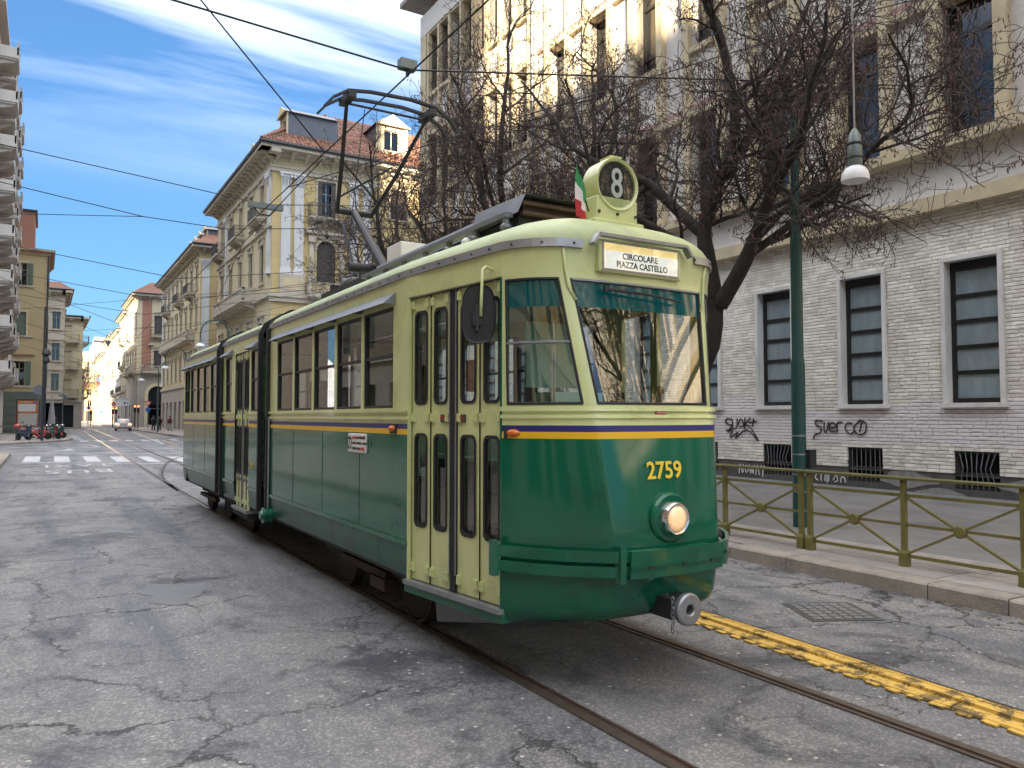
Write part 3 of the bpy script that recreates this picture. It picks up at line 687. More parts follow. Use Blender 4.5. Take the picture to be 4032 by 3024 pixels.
    for s in (-1, 1):
        for p, q in ([(y0, y1)] if s > 0 or not gaps else [(y0, gaps[0][0]), (gaps[0][1], y1)]):
            if q-p > .1:
                xx = (XL+.045) if s < 0 else (XR-.045); MB().quad((xx,p,.9),(xx,q,.9),(xx,q,1.86),(xx,p,1.86)).build('lining', M['interior_mint'], T)
W5 = [(5.97+.756*k, 5.97+.756*k+.69) for k in range(5)]
section(5.66, 10.02, W5, [], 'front')
section(10.52, 13.02, [(10.66,11.1),(12.38,12.84)], [(11.19,12.12)], 'mid')
section(13.40, 17.05, [(13.52+.70*k, 13.52+.70*k+.64) for k in range(5)], [], 'rear')
# right hand side ahead of the windows (plain wall) and pillars round the front doors
def lerp(a, b, t): return a+(b-a)*t
def nose_levels():
    return [(.455,.40,4.10,.02),(.485,.44,3.99,.03),(.53,.455,3.935,.04),(.60,.462,3.90,.045),(.8,.464,3.865,.05),(.95,.464,3.85,.05),(1.33,.485,3.89,.05),(1.655,.51,3.93,.045),(1.742,.515,3.94,.045),(1.80,.517,3.955,.045),(1.862,.517,3.974,.045),(2.76,.631,4.146,.04),(2.95,.66,4.13,.05)]
NL = nose_levels()
def nose_at(z):
    for a, b in zip(NL[:-1], NL[1:]):
        if a[0] <= z <= b[0]:
            t = (z-a[0])/(b[0]-a[0]); return tuple(lerp(a[i], b[i], t) for i in (1,2,3))
    return NL[-1][1:]
SC = [0,.075,.35,.62,.89,.96]; FC = [-.93,-.84,-.55,-.28,0,.28,.55,.84,.93]
def nose_row(z, off=0.):
    w, yc, bow = nose_at(z); tuck = .0 if z > .53 else (.53-z)*.4
    P0 = Vector((-.93+tuck, 4.45)); P1 = Vector((-w, yc))
    left = []
    for s in SC:
        p = P0.lerp(P1, s); d = (P1-P0).normalized(); n = Vector((d.y, -d.x)); n = n if n.y < 0 else -n
        left.append(p+n*.045*math.sin(math.pi*min(s,1)))
    A = left[-1]; B = Vector((-w*.93, yc-bow*(1-.93**2)))
    left.append(A*.25+P1*.5+B*.25)
    front = [Vector((w*f, yc-bow*(1-f*f))) for f in FC]
    right = [Vector((-p.x, p.y)) for p in left[::-1]]
    row = left+front+right
    if off:
        m = len(row); nr = []
        for i, p in enumerate(row):
            d = (row[min(i+1,m-1)]-row[max(i-1,0)]).normalized(); n = Vector((d.y, -d.x)); nr.append(p+(n if n.dot(p-Vector((0,5))) > 0 else -n)*off)
        row = nr
    return [(tx+p.x, p.y, z) for p in row]
NCOL = len(nose_row(1.)); iS0, iS1, iF0, iF1 = 1, 4, 7, 15      # window column ranges (slanted light, windscreen)
def nose_band(zs, name, m, off=0., parent=T):
    return MB().grid([nose_row(z, off) for z in zs]).build(name, m, parent, smooth=40)
nose_band([.455,.485,.53,.60,.7,.8,.95,1.1,1.33,1.5,1.655], 'front_panel', M['tram_green'])
nose_band([1.655,1.70], 'stripe', M['stripe_yellow'], .001); nose_band([1.70,1.742], 'stripe', M['stripe_blue'], .001)
nose_band([1.742,1.80,1.862], 'front_panel', M['tram_lime']); nose_band([1.79,1.812], 'sill_moulding', M['tram_lime'], .018); nose_band([1.836,1.866], 'sill_moulding', M['tram_lime'], .022)
rows = [nose_row(z) for z in (1.862,1.89,2.2,2.5,2.71,2.80,2.95)]
fr_ = MB(); nR = NCOL-1
fr_.add([p for r in rows for p in r], [(i*NCOL+k, i*NCOL+k+1, (i+1)*NCOL+k+1, (i+1)*NCOL+k) for i in range(len(rows)-1) for k in range(NCOL-1)
     if not (1 <= i <= 3 and (iS0 <= k < iS1 or nR-iS1 <= k < nR-iS0)) and not (1 <= i <= 3 and iF0 <= k < iF1)])
fr_.build('front_frame', M['tram_lime'], T, smooth=40)
def nose_glass(k0, k1, z0, z1, m, name, off=-.012):
    return MB().grid([nose_row(z, off)[k0:k1+1] for z in (z0, (z0+z1)/2, z1)]).build(name, m, T, smooth=True)
for a, b, nm in ((iS0, iS1, 'side_light'), (iF0, iF1, 'windscreen'), (nR-iS1, nR-iS0, 'side_light')):
    nose_glass(a, b, 1.885, 2.53, M['glass_front'], nm); nose_glass(a, b, 2.53, 2.715, M['glass_teal'], 'sun_strip')
    for kk in (a, b):
        MB().tube([nose_row(z, -.004)[kk] for z in (1.88,2.3,2.72)], .011, 6).build('gasket', M['dark_metal'], T)
    for z in (1.885, 2.715): MB().tube(nose_row(z, -.004)[a:b+1], .011, 6).build('gasket', M['zinc'] if z > 2 and nm == 'windscreen' else M['dark_metal'], T)
MB().tube(nose_row(2.29, 0)[iS0:iS1+1], .009, 6).build('glazing_bar', M['zinc'], T)
# moulding that comes down beside the windscreen
for sgn in (-1, 1):
    q = [nose_row(2.94,.004)[6], nose_row(2.80,.006)[6], nose_row(2.66,.006)[6], nose_row(2.57,.004)[7]]
    q = [(tx+(p[0]-tx)*(1 if sgn < 0 else -1), p[1], p[2]) for p in q]; MB().tube(q, .011, 8).build('drip_moulding', M['tram_lime'], T, smooth=True)
# the tapering door bay
D0, D1 = Vector((XL, 5.66)), Vector((tx-.93, 4.45))
def door_bay(F, leaves, wid, z0, z1, rub, hdr):
    for i, (a, b) in enumerate(leaves):
        ww = (b-a); ins = min(.034, ww*.15)
        wa, wb_ = a+ins+.012, b-ins-.008
        d = MB(F); hs = [(wa, wb_, 1.90, 2.62), (wa, wb_, .95, 1.66)]
        d.wall(a, b, z0, z1, hs, .03, .03); o = d.build('door_leaf', M['tram_lime'], T)
        for (c, e, f, g) in hs:
            MB(F).quad((c,.05,f),(e,.05,f),(e,.05,g),(c,.05,g)).build('pane', M['glass'], o)
            def rr(g0, y): # rounded rectangle loop
                r = min((e-c)/2-.004, .048)-g0*.5; pts = []
                for cx_, cz_, a0 in ((e-r-g0, g-r-g0, 0), (c+r+g0, g-r-g0, 90), (c+r+g0, f+r+g0, 180), (e-r-g0, f+r+g0, 270)):
                    for q in range(5): t = R(a0+q*22.5); pts.append((cx_+(r)*math.cos(t), y, cz_+(r)*math.sin(t)))
                return pts
            l0 = rr(-.010, .024); l1 = rr(.012, .022); l2 = rr(.012, .05); n = len(l0); gk = MB(F)
            gk.add(l0+l1+l2, [(k,(k+1)%n,n+(k+1)%n,n+k) for k in range(n)]+[(n+k,n+(k+1)%n,2*n+(k+1)%n,2*n+k) for k in range(n)]); 
            bx0, bx1, bz0, bz1 = c-.003, e+.003, f-.003, g+.003
            gk.build('gasket', M['rubber'], o)
            cf = MB(F)                       # corner fillets close the square hole round the gasket
            for (cx_, cz_, a0, kx, kz) in ((bx1,bz1,0,1,1),(bx0,bz1,90,-1,1),(bx0,bz0,180,-1,-1),(bx1,bz0,270,1,-1)):
                r = min((e-c)/2, .048); ox, oz = cx_-kx*r, cz_-kz*r
                arc = [(ox+r*math.cos(R(a0+q*22.5)), .0285, oz+r*math.sin(R(a0+q*22.5))) for q in range(5)]
                for q in range(4): cf.add([(cx_,.0285,cz_), arc[q], arc[q+1]], [(0,1,2)])
            cf.build('corner_plate', M['tram_lime'], o)
        for zz in (z0+.06, 1.76, z1-.09):
            for side in (0, 1):
                if (i+side) % 2 == 0 or zz > 0:
                    ux = a+.008 if side == 0 else b-.053
                    h = MB(F).box(ux, ux+.045, .012, .03, zz, zz+.065)
                    for qx, qz in ((.012,.015),(.033,.05)): h.cyl((ux+qx,.012,zz+qz),(ux+qx,.004,zz+qz),.005,n=6)
                    h.build('hinge', M['tram_lime'], o)
        MB(F).box(a-.004,a,.02,.04,z0,z1).build('edge_strip', M['rubber'], o)
    for a, b in rub:
        MB(F).box(a,b,.018,.05,z0,z1).build('rubber_seal', M['rubber'], T)
        for q in (a-.008, b): MB(F).box(q,q+.008,.012,.04,z0+.12,z1).build('seal_strip', M['zinc'], T)
    MB(F).box(0,wid,.06,.10,z1-.02,z1+.05).build('door_track', M['dark_metal'], T)
FD = frame(D0.x, D0.y, math.atan2(D1.y-D0.y, D1.x-D0.x)); DW = (D1-D0).length
door_bay(FD, [(.02,.285),(.30,.562),(.658,.925),(.94,1.205)], DW, .53, 2.74, [(.575,.645)], True)
MB(FD).wall(0,DW,2.74,ZG,[],.0).build('door_header', M['tram_lime'], T); MB(FD).box(0,DW,0,.06,2.735,2.75).build('door_lintel', M['dark_metal'], T)
MB(FD).box(-.02,DW+.01,-.03,.25,.488,.522).build('step', M['zinc'], T); MB(FD).box(-.02,DW+.01,-.012,.25,.425,.486).build('step_riser', M['tram_green'], T)
MB(FD).box(-.0,.02,-.004,.06,.47,2.74).build('door_post', M['tram_lime'], T); MB(FD).box(DW-.014,DW+.004,-.004,.06,.47,2.74).build('door_post', M['tram_green'], T)
for u0, tx_ in ((.505,'ENTRATA'),(.70,'ENTRATA')):
    MB(FD).box(u0-.062,u0+.062,.018,.029,1.755,1.815).build('notice', M['stripe_plum'] if 'stripe_plum' in M else mat('stripe_plum', (.10,.06,.07), .6), T)
    text_mb(tx_, .036, FD @ Matrix.Translation((u0,.0155,1.786)), .0008, sx=.75).build('lettering', M['ink_red'], T)
F2 = frame(XL, 12.12, R(-90)); door_bay(F2, [(.02,.22),(.23,.43),(.50,.70),(.71,.91)], .93, .48, 2.74, [(.435,.495)], True)
MB(F2).wall(0,.93,2.74,ZG,[],0).build('door_header', M['tram_lime'], T); MB(F2).box(-.02,.95,-.03,.25,.435,.475).build('step', M['zinc'], T)
MB(F2).box(-.02,.95,-.01,.2,.36,.433).build('step_riser', M['under'], T)
# right side wall beside the front platform
FR = frame(tx+.93, 4.45, math.atan2(1.21, .15)); MB(FR).wall(0,DW,.5,1.655,[],0).build('lower_panel', M['tram_green'], T); MB(FR).wall(0,DW,1.655,ZG,[(.1,.56,1.87,2.7),(.66,1.12,1.87,2.7)],.04).build('window_band', M['tram_lime'], T)
for a, b in ((.1,.56),(.66,1.12)): MB(FR).quad((a,.02,1.87),(b,.02,1.87),(b,.02,2.7),(a,.02,2.7)).build('pane', M['glass'], T)
# roofs
def roof(outline, ymid0, ymid1, ztop, zg=ZG):
    fr = [0,.015,.05,.12,.22,.36,.54,.76,1.0]; rows = []
    for f in fr:
        z = zg+(ztop-zg)*math.sqrt(max(0, 1-(1-f)**2.4))
        rows.append([(lerp(x, tx, f), lerp(y, min(max(y, ymid0), ymid1), f), z) for x, y in outline])
    ob = MB().grid(rows).build('roof', M['tram_roof'], T, smooth=True)
    for k in (0, -1): MB().poly([r[k] for r in rows]+[r[-1-k] if k == 0 else r[0] for r in rows[::-1]][0:]).build('roof_end', M['tram_roof'], T)
    return rows
def chaikin(p, n=2):
    p = [Vector(q) for q in p]
    for _ in range(n):
        q = [p[0]]
        for a, b in zip(p[:-1], p[1:]): q += [a.lerp(b, .25), a.lerp(b, .75)]
        q.append(p[-1]); p = q
    return p
nt_ = [(p[0]-tx, p[1]) for p in nose_row(2.95)]
half = [(-HW,10.02),(-HW,8),(-HW,6.6),(-HW,5.66)]+[(a,b) for a, b in nt_]+[(HW,5.66),(HW,6.6),(HW,8),(HW,10.02)]
ol = [(tx+p.x, p.y) for p in chaikin(half, 1)]
roof(ol, 4.62, 10.02, 3.235)
# the rounded crown is broken where the rear of each roof meets the joints
for y0, y1 in ((10.52,13.02),):
    roof([(XL,y1),(XL,(y0+y1)/2),(XL,y0),(tx,y0),(XR,y0),(XR,(y0+y1)/2),(XR,y1)], y0, y1, 3.22)
rear = [(XL,13.40),(XL,15.5),(XL,16.6),(XL+.12,17.0),(XL+.5,17.25),(tx,17.32),(XR-.5,17.25),(XR-.12,17.0),(XR,16.6),(XR,15.5),(XR,13.40)]
roof(rear, 13.4, 16.4, 3.22)
eb = MB(); eb.grid([[(x, y, z) for x, y in rear[2:-2]] for z in (.5,1.8,2.95)]); eb.build('rear_panel', M['tram_green'], T, smooth=40)
MB().grid([[(x, y, z) for x, y in rear[2:-2]] for z in (1.742,2.95)]).build('rear_panel', M['tram_lime'], T, smooth=40)
# rain strips with rivets
def gutter(path, zs=ZG):
    g = MB(); pts = [Vector((p[0], p[1])) for p in path]; up, lo = [], []
    for i, p in enumerate(pts):
        d = (pts[min(i+1,len(pts)-1)]-pts[max(i-1,0)]).normalized(); n = Vector((d.y,-d.x)); n = n if n.dot(p-Vector((tx,7.5 if p.y < 10 else p.y))) > 0 else -n
        up.append((p, n))
    g.grid([[(*(p+n*.004), zs-.03), (*(p+n*.020), zs-.028), (*(p+n*.014), zs+.03), (*(p-n*.006), zs+.034)] for p, n in up]); o = g.build('rain_strip', M['zinc'], T)
    rv = MB(); acc = 0
    for (p, n), (q, m_) in zip(up[:-1], up[1:]):
        L_ = (q-p).length; k = .0
        while acc+.0 < L_:
            c = p.lerp(q, acc/L_); rv.cyl((*(c+n*.016), zs), (*(c+n*.024), zs), .008, n=6); acc += .21
        acc -= L_
    rv.build('rivets', M['dark_metal'], o, kind='stuff')
nn_ = len(ol); lft = [p for p in ol if p[0] < tx-.42]; rgt = [p for p in ol if p[0] > tx+.42]
gutter(lft); gutter(rgt)
for y0, y1 in ((10.52,13.02),(13.40,17.0)): gutter([(XL,y0),(XL,(y0+y1)/2),(XL,y1)])
# destination box in the front of the roof
sw = .375; FS = frame(tx-.02, 4.074, 0) 
bx = MB(FS).box(-sw,sw,0,.5,2.775,3.0); bx.build('sign_box', M['tram_lime'], T, bevel=.012)
MB(FS).box(-sw+.03,sw-.03,-.004,.0,2.79,2.985).build('sign_frame', M['zinc'], T); 
MB(FS).box(-sw+.045,sw-.045,-.007,-.003,2.803,2.975).build('sign_panel', M['sign_cream'], T)
MB(FS).box(-sw+.045,sw-.045,-.010,-.006,2.803,2.925).build('sign_blind', M['sign_lit'], T)
text_mb('CIRCOLARE', .060, FS @ Matrix.Translation((-.02,-.0125,2.893)), .001, bold=.0012).build('lettering', M['ink_soft'] if 'ink_soft' in M else mat('ink_soft', (.07,.065,.06), .6), T)
text_mb('PIAZZA CASTELLO', .060, FS @ Matrix.Translation((-.0,-.0125,2.835)), .001, sx=.92, bold=.0012).build('lettering', M['ink_soft'], T)
MB(FS).quad((-sw+.045,-.016,2.803),(sw-.045,-.016,2.803),(sw-.045,-.016,2.975),(-sw+.045,-.016,2.975)).build('sign_glass', M['glass'], T)
hd = MB(FS); 
for a, b in (((-sw-.07,2.95),(-sw-.02,3.02)),((-sw-.02,3.02),(sw+.02,3.02)),((sw+.02,3.02),(sw+.07,2.95))):
    hd.bar((a[0],-.02,a[1]),(b[0],-.02,b[1]),.02,.055,up=(0,1,0)); 
hd.build('rain_strip', M['zinc'], T)
for k in range(6): MB(FS).cyl((-.35+k*.14,-.03,3.02),(-.35+k*.14,-.045,3.02),.008,n=6).build('rivet', M['dark_metal'], T)
# route number drum
DC = (tx, 4.36, 3.50)
MB().lathe([(.0,.03),(.165,.03),(.172,.0),(.192,-.012),(.198,.01),(.196,.16),(.18,.17),(0,.17)], DC, 32, 'Y').build('number_drum', M['tram_lime'], T, smooth=35)
MB().lathe([(0,.012),(.168,.012)], DC, 32, 'Y').build('drum_face', M['ink'], T); text_mb('8', .31, Matrix.Translation((tx, 4.364, 3.50)), .004, sx=.74, bold=.003).build('lettering', M['sign_white'], T)
MB().lathe([(0,-.006),(.17,-.006)], DC, 32, 'Y').build('drum_glass', M['glass'], T)
MB().box(tx-.19,tx+.19,4.36,4.53,3.20,3.40).build('drum_base', M['tram_lime'], T, bevel=.01); MB().box(tx-.23,tx+.23,4.33,4.56,3.17,3.225).build('drum_foot', M['tram_lime'], T, bevel=.008)
MB().box(tx-.05,tx+.05,4.37,4.5,3.69,3.715).build('drum_cap', M['tram_lime'], T)
for dx_ in (-.17,.17,0): MB().cyl((tx+dx_,4.35,3.28),(tx+dx_,4.36,3.28),.012,n=8).build('bolt', M['dark_metal'], T)
# lamp, number, bumper, buffer
HL = (tx-.02, 3.835, 1.135)
MB().lathe([(.0,-.052),(.150,-.045),(.166,-.03),(.172,.0),(.176,.05)], HL, 32, 'Y').build('lamp_mount', M['tram_green'], T, smooth=35)
hl = MB().lathe([(.086,-.095),(.100,-.10),(.110,-.085),(.112,-.03)], HL, 32, 'Y').build('headlight', M['chrome'], T, smooth=35)
MB().lathe([(0,-.112),(.05,-.107),(.09,-.092)], HL, 28, 'Y').build('lens', M['lamp_glass'], hl, smooth=True)
tilt = Matrix.Rotation(R(-7), 4, 'X')
text_mb('2759', .158, Matrix.Translation((tx-.03, 3.848, 1.44)) @ tilt, .002, sx=.98, bold=.003).build('lettering', M['letter_yellow'], T)
text_mb('2759', .13, frame(XL-.003, 11.0, R(-90)) @ Matrix.Translation((0,0,1.12)), .001, sx=.8).build('lettering', M['letter_yellow'], T)
MB().box(tx-.045,tx+.045,3.905,3.92,1.812,1.838).build('maker_plate', M['ink_red'], T); text_mb('SAVIGLIANO', .016, Matrix.Translation((tx,3.903,1.825)), .0006).build('lettering', M['sign_white'], T)
def nbar(z0, z1, off0, off1, k0, k1, name, m=None):
    lo, hi = nose_row(z0, off1)[k0:k1+1], nose_row(z1, off1)[k0:k1+1]; li, ho = nose_row(z0, off0)[k0:k1+1], nose_row(z1, off0)[k0:k1+1]
    o = MB().grid([li, lo, hi, ho]); o.add([li[0],lo[0],hi[0],ho[0]], [(0,1,2,3)]); o.add([li[-1],lo[-1],hi[-1],ho[-1]], [(3,2,1,0)])
    return o.build(name, m or M['tram_green'], T)
nbar(.885,.955,.045,.07,0,8,'bumper_bar'); nbar(.79,.86,.045,.07,0,8,'bumper_bar')
nbar(.885,.955,.045,.07,NCOL-10,NCOL-1,'bumper_bar'); nbar(.79,.86,.045,.07,NCOL-10,NCOL-1,'bumper_bar')
for a, b in ((8,9),(9,11),(11,13),(13,14)): nbar(.78,.955,.04,.098,a,b,'bumper_block')
nbar(.852,.86,.04,.104,8,14,'bumper_rib'); nbar(.838,.846,.04,.104,8,14,'bumper_rib')
for kk in (0, 7, NCOL-2):
    a = nose_row(.87,.075)[kk]; MB().box(a[0]-.022,a[0]+.022,a[1]-.012,a[1]+.05,.755,.985).build('bumper_bracket', M['tram_green'], T)
for kk in (9,11,13): 
    a = nose_row(.849,.10)[kk]; MB().cyl((a[0],a[1],a[2]),(a[0],a[1]-.012,a[2]),.012,n=8).build('bolt', M['dark_metal'], T)
for q in range(3): MB().cyl((tx-.02+(q%2)*.03,3.855,.72-q*.045),(tx-.02+(q%2)*.03,3.845,.72-q*.045),.010,n=8).build('bolt', M['chrome'], T)
MB().box(tx-.10,tx+.10,3.72,4.3,.50,.63).build('coupler_box', M['dark_metal'], T)
bf = MB().lathe([(.03,.03),(.032,-.005),(.040,-.012),(.092,-.010),(.104,0),(.106,.02),(.10,.04),(.05,.05),(.05,.2)], (tx, 3.66, .565), 28, 'Y').build('buffer', M['zinc'], T, smooth=35)
MB().lathe([(0,.028),(.032,.028)], (tx,3.66,.565), 16, 'Y').build('buffer_hole', M['rust'], bf)
for q in range(7):
    c = Vector((tx-.115+.003*math.sin(q*2), 3.69, .635-q*.032)); pts = []
    for k in range(8):
        t = 2*math.pi*k/8; a, b = .011*math.cos(t), .019*math.sin(t); pts.append(c+(Vector((a,0,b)) if q % 2 else Vector((0,a,b))))
    MB().tube(pts, .0045, 5, closed=True).build('chain_link', M['grey_metal'], bf)
# side lamps, mirror, route plate
def blinker(c, ax, name='indicator'):
    o = MB(Matrix.Translation(c) @ Matrix.Rotation(ax, 4, 'Z')); o.lathe([(0,-.045),(.02,-.04),(.032,-.02),(.034,0)], (0,0,0), 12, 'Y'); o.v = [Vector(p) for p in o.v]
    ob = MB(); rot = Matrix.Translation(c) @ Matrix.Rotation(ax, 4, 'Z') @ Matrix.Diagonal((1.9,1,1,1)); pr_ = [(0,-.04),(.016,-.036),(.026,-.02),(.029,0)]; ob.M = rot; ob.lathe(pr_, (0,0,0), 14, 'Y'); ob.build(name, M['amber'], T, smooth=True)
    MB(Matrix.Translation(c) @ Matrix.Rotation(ax, 4, 'Z')).box(-.072,.072,-.004,.01,-.04,.04).build('lamp_bezel', M['dark_metal'], T)
blinker(Vector(nose_row(1.69)[1])+Vector((.03,-.03,0)), R(-50)); blinker(Vector((XL-.004,5.95,1.70)), R(-90)); blinker(Vector(nose_row(1.695)[NCOL-1])+Vector((.03,-.03,0)), R(60))
mc = Vector((2.535, 4.60, 2.50)); MF = Matrix.Translation(mc) @ Matrix.Rotation(R(-28), 4, 'Z'); mm = MB(MF); ring = []
for y_, g in ((-.02,.012),(-.028,0),(.02,0),(.028,.012)):
    ring.append([((.118-g)*(1 if math.cos(t) > 0 else -1)*abs(math.cos(t))**.62, y_, (.20-g)*(1 if math.sin(t) > 0 else -1)*abs(math.sin(t))**.75) for t in [2*math.pi*k/40 for k in range(41)]])
mm.grid(ring); mm.poly(ring[0][:-1][::-1]); mm.poly(ring[-1][:-1]); mo = mm.build('mirror', M['rubber'], T, smooth=35)
MB(MF).box(-.04,.02,-.04,-.02,-.08,.02).box(-.02,.0,-.05,-.02,-.12,.06).build('mirror_clamp', M['dark_metal'], mo)
MB().tube([mc+Vector((-.01,-.05,-.02)), mc+Vector((-.012,-.06,.10)), mc+Vector((.0,-.055,.30)), mc+Vector((.03,-.05,.325)), mc+Vector((.10,-.045,.30)), mc+Vector((.115,-.04,.26))], .011, 8).build('mirror_arm', M['tram_lime'], mo, smooth=True)
MB().cyl(mc+Vector((.115,-.04,.20)), mc+Vector((.115,-.04,.36)), .018, n=10).build('mirror_socket', M['tram_lime'], mo)
FP = frame(XL-.012, 6.77, R(-90)); rp = MB(FP).box(-.23,.23,-.012,.012,1.47,1.645).build('route_plate', M['sign_white'], T, bevel=.01)
MB(FP).lathe([(.045,-.015),(.06,-.015)], (-.175,0,1.557), 20, 'Y').build('ring', M['ink'], rp); text_mb('7', .12, FP @ Matrix.Translation((-.175,-.0145,1.557)), .001).build('lettering', M['ink'], rp)
for i, (a, b, c_) in enumerate((('P.za CASTELLO',None,-.01),('- P.za VITTORIO VENETO',1,.12),)): pass
def pl(txt, u0, z, m, s=.036, al='LEFT'): text_mb(txt, s, FP @ Matrix.Translation((u0,-.0145,z)), .0008, align=al, sx=.62, bold=.0006).build('lettering', M[m], rp)
pl('P.za CASTELLO', -.115, 1.606, 'ink_red'); pl('- P.za VITTORIO VENETO', .005, 1.606, 'ink', .033); pl('C.so CAIROLI - PORTA NUOVA - C.so VINZAGLIO', -.115, 1.557, 'ink', .0285); pl('V. CERNAIA - DUOMO -', -.115, 1.507, 'ink', .034); pl('P.za CASTELLO', .07, 1.507, 'ink_red')
for z in (1.49,1.625): 
    for uu in (-.215,.215): MB(FP).cyl((uu,-.014,z),(uu,-.018,z),.006,n=6).build('screw', M['chrome'], rp)
# joints between the bodies
for y0, y1 in ((10.02,10.52),(13.02,13.40)):
    ym = (y0+y1)/2
    for sgn in (-1, 1):
        x = tx+sgn*(HW-.10)
        rows = [[(x+sgn*(.045 if k % 2 else 0), lerp(y0, y1, k/8), z) for z in (.55,2.9)] for k in range(9)]; MB().grid(rows).build('bellows', M['rubber'], T)
    MB().box(XL+.12,XR-.12,y0,y1,2.86,3.08).build('bellows_roof', M['rubber'], T)
    for yy in (y0, y1-.05):
        e = MB(); 
        pts = [(XL-.014,.55),(XL-.014,2.90),(XL+.05,3.03),(XL+.25,3.16),(tx,3.245),(XR-.25,3.16),(XR-.05,3.03),(XR+.014,2.90),(XR+.014,.55)]
        for a, b in zip(pts[:-1], pts[1:]): e.bar((a[0],yy+.025,a[1]),(b[0],yy+.025,b[1]),.06,.05,up=(0,1,0))
        e.build('joint_frame', M['rubber'], T)
# green coupling tank at the joint
MB().cyl((XL+.02,9.93,.56),(XL-.10,9.93,.56),.085,n=18).build('coupling', M['tram_green'], T, smooth=35); MB().lathe([(.0,-.13),(.05,-.13),(.06,-.10),(.10,-.098),(.10,-.08),(.05,-.075)], (XL,9.93,.56), 18, 'X').build('coupling_cap', M['tram_green'], T)
MB().cyl((XL-.02,9.98,.58),(XL-.02,9.98,1.80),.013).build('hose_pipe', M['zinc'], T)
# running gear
def wheel(y, x):
    o = MB().lathe([(.30,-.05),(.335,-.05),(.33,.05),(.30,.05),(.28,.03),(.14,.02),(.10,.05),(0,.05)], (x, y, .335), 28, 'X').build('wheel', M['rust'], T, smooth=35)
    MB().lathe([(0,-.06),(.09,-.06),(.10,-.045),(.26,-.03),(.29,-.05)], (x, y, .335), 24, 'X').build('hub', M['under'], o, smooth=35)
for y in (6.25,8.05,12.55,14.2,15.9):
    for x in (2.87,4.25): wheel(y, x)
MB().box(2.66,2.74,6.55,7.75,.33,.40).build('side_beam', M['rust'], T); MB().box(2.62,2.70,14.3,15.8,.30,.36).build('side_beam', M['rust'], T); MB().box(2.63,2.76,6.5,6.85,.24,.34).build('brake_block', M['rust'], T)
MB().box(2.72,4.4,5.9,8.4,.36,.52).box(2.72,4.4,12.3,16.2,.36,.52).build('bogie', M['under'], T)
MB().add([(2.58,5.36,.44),(2.95,5.0,.44),(2.95,5.0,.26),(2.60,5.36,.24),(2.60,5.40,.44),(2.97,5.04,.44),(2.97,5.04,.26),(2.62,5.40,.24)], [(0,1,2,3),(7,6,5,4),(3,2,6,7),(0,3,7,4)]).build('lifeguard', M['grey_metal'], T)
# inside
def seat(x, y):
    o = MB().box(x-.21,x+.21,y-.2,y+.2,1.28,1.33).build('seat', M['interior_mint'], T); MB().box(x-.21,x+.21,y+.18,y+.22,1.33,1.80).build('backrest', M['interior_mint'], o); MB().box(x-.03,x+.03,y-.03,y+.03,.9,1.28).build('pedestal', M['grey_metal'], o)
for y in (6.4,7.2,8.0,8.8,9.5,13.9,14.7,15.5,16.3):
    for x in (2.80,4.32): seat(x, y)
MB().box(3.16,3.62,4.62,4.86,.9,1.98).build('driver_cabinet', M['interior_mint'], T); MB().box(3.10,3.60,4.88,4.90,2.02,2.52).build('driver_partition', M['interior_mint'], T)
MB().box(3.75,4.15,5.0,5.05,1.35,2.0).build('driver_seat', M['under'], T); MB().cyl((3.95,4.35,1.86),(3.95,4.35,1.98),.012).lathe([(0,.0),(.03,.0),(.035,.03),(.02,.05),(0,.06)], (3.95,4.35,1.97), 12).build('control_handle', M['seat_wood'], T)
MB().add([nose_row(1.86,-.03)[k] for k in range(4,19)]+[(tx+.6,4.55,1.86),(tx-.6,4.55,1.86)], [tuple(range(17))]).build('dashboard', M['interior_mint'], T)
for x, y in ((3.12,4.55),(3.10,5.5),(4.0,5.6),(3.1,7.0),(4.0,7.6),(3.1,8.6),(3.1,12.6),(3.1,15)): MB().cyl((x,y,.9),(x,y,2.86),.016,n=8).build('handrail', M['chrome'], T)
for x in (3.0,4.1): MB().cyl((x,5.8,2.62),(x,9.9,2.62),.014,n=8).build('grab_rail', M['chrome'], T)
MB().box(2.9,3.02,5.35,5.47,2.0,2.25).build('ticket_machine', mat('orange_box', (.55,.16,.02), .5), T)
# wiper
MB().tube([nose_row(2.66,.03)[9], nose_row(2.645,.045)[11], nose_row(2.62,.03)[13]], [.012,.010,.006], 6).build('wiper', M['dark_metal'], T); a = nose_row(2.66,.03)[9]; MB().cyl((a[0],a[1],a[2]-.02),(a[0],a[1],a[2]+.02),.018,n=10).build('wiper_motor', M['dark_metal'], T)
# roof gear: walkway guard, insulators, resistor bank, box, pantograph
gd = MB().add([(3.14,5.60,3.36),(3.14,8.2,3.36),(3.20,8.2,3.50),(3.20,5.42,3.50),(3.16,5.60,3.36),(3.16,8.2,3.36),(3.22,8.2,3.50),(3.22,5.42,3.50)], [(0,1,2,3),(7,6,5,4),(2,3,7,6),(0,3,7,4),(1,2,6,5)]).build('roof_guard', M['grey_metal'], T)
MB().box(3.05,3.12,5.1,8.3,3.36,3.40).build('rail_support', M['grey_metal'], T)
for k in range(7):
    y = 5.15+k*.5; MB().lathe([(.035,.0),(.035,.05),(.05,.06),(.05,.08),(.03,.10),(.03,.16)], (3.085,y,3.22), 12).build('insulator', M['grey_metal'], T)
MB().lathe([(.06,0),(.06,.04),(.045,.05),(.045,.09),(.02,.12),(0,.125)], (3.05,5.75,3.20), 14).build('insulator', M['sign_white'], T)
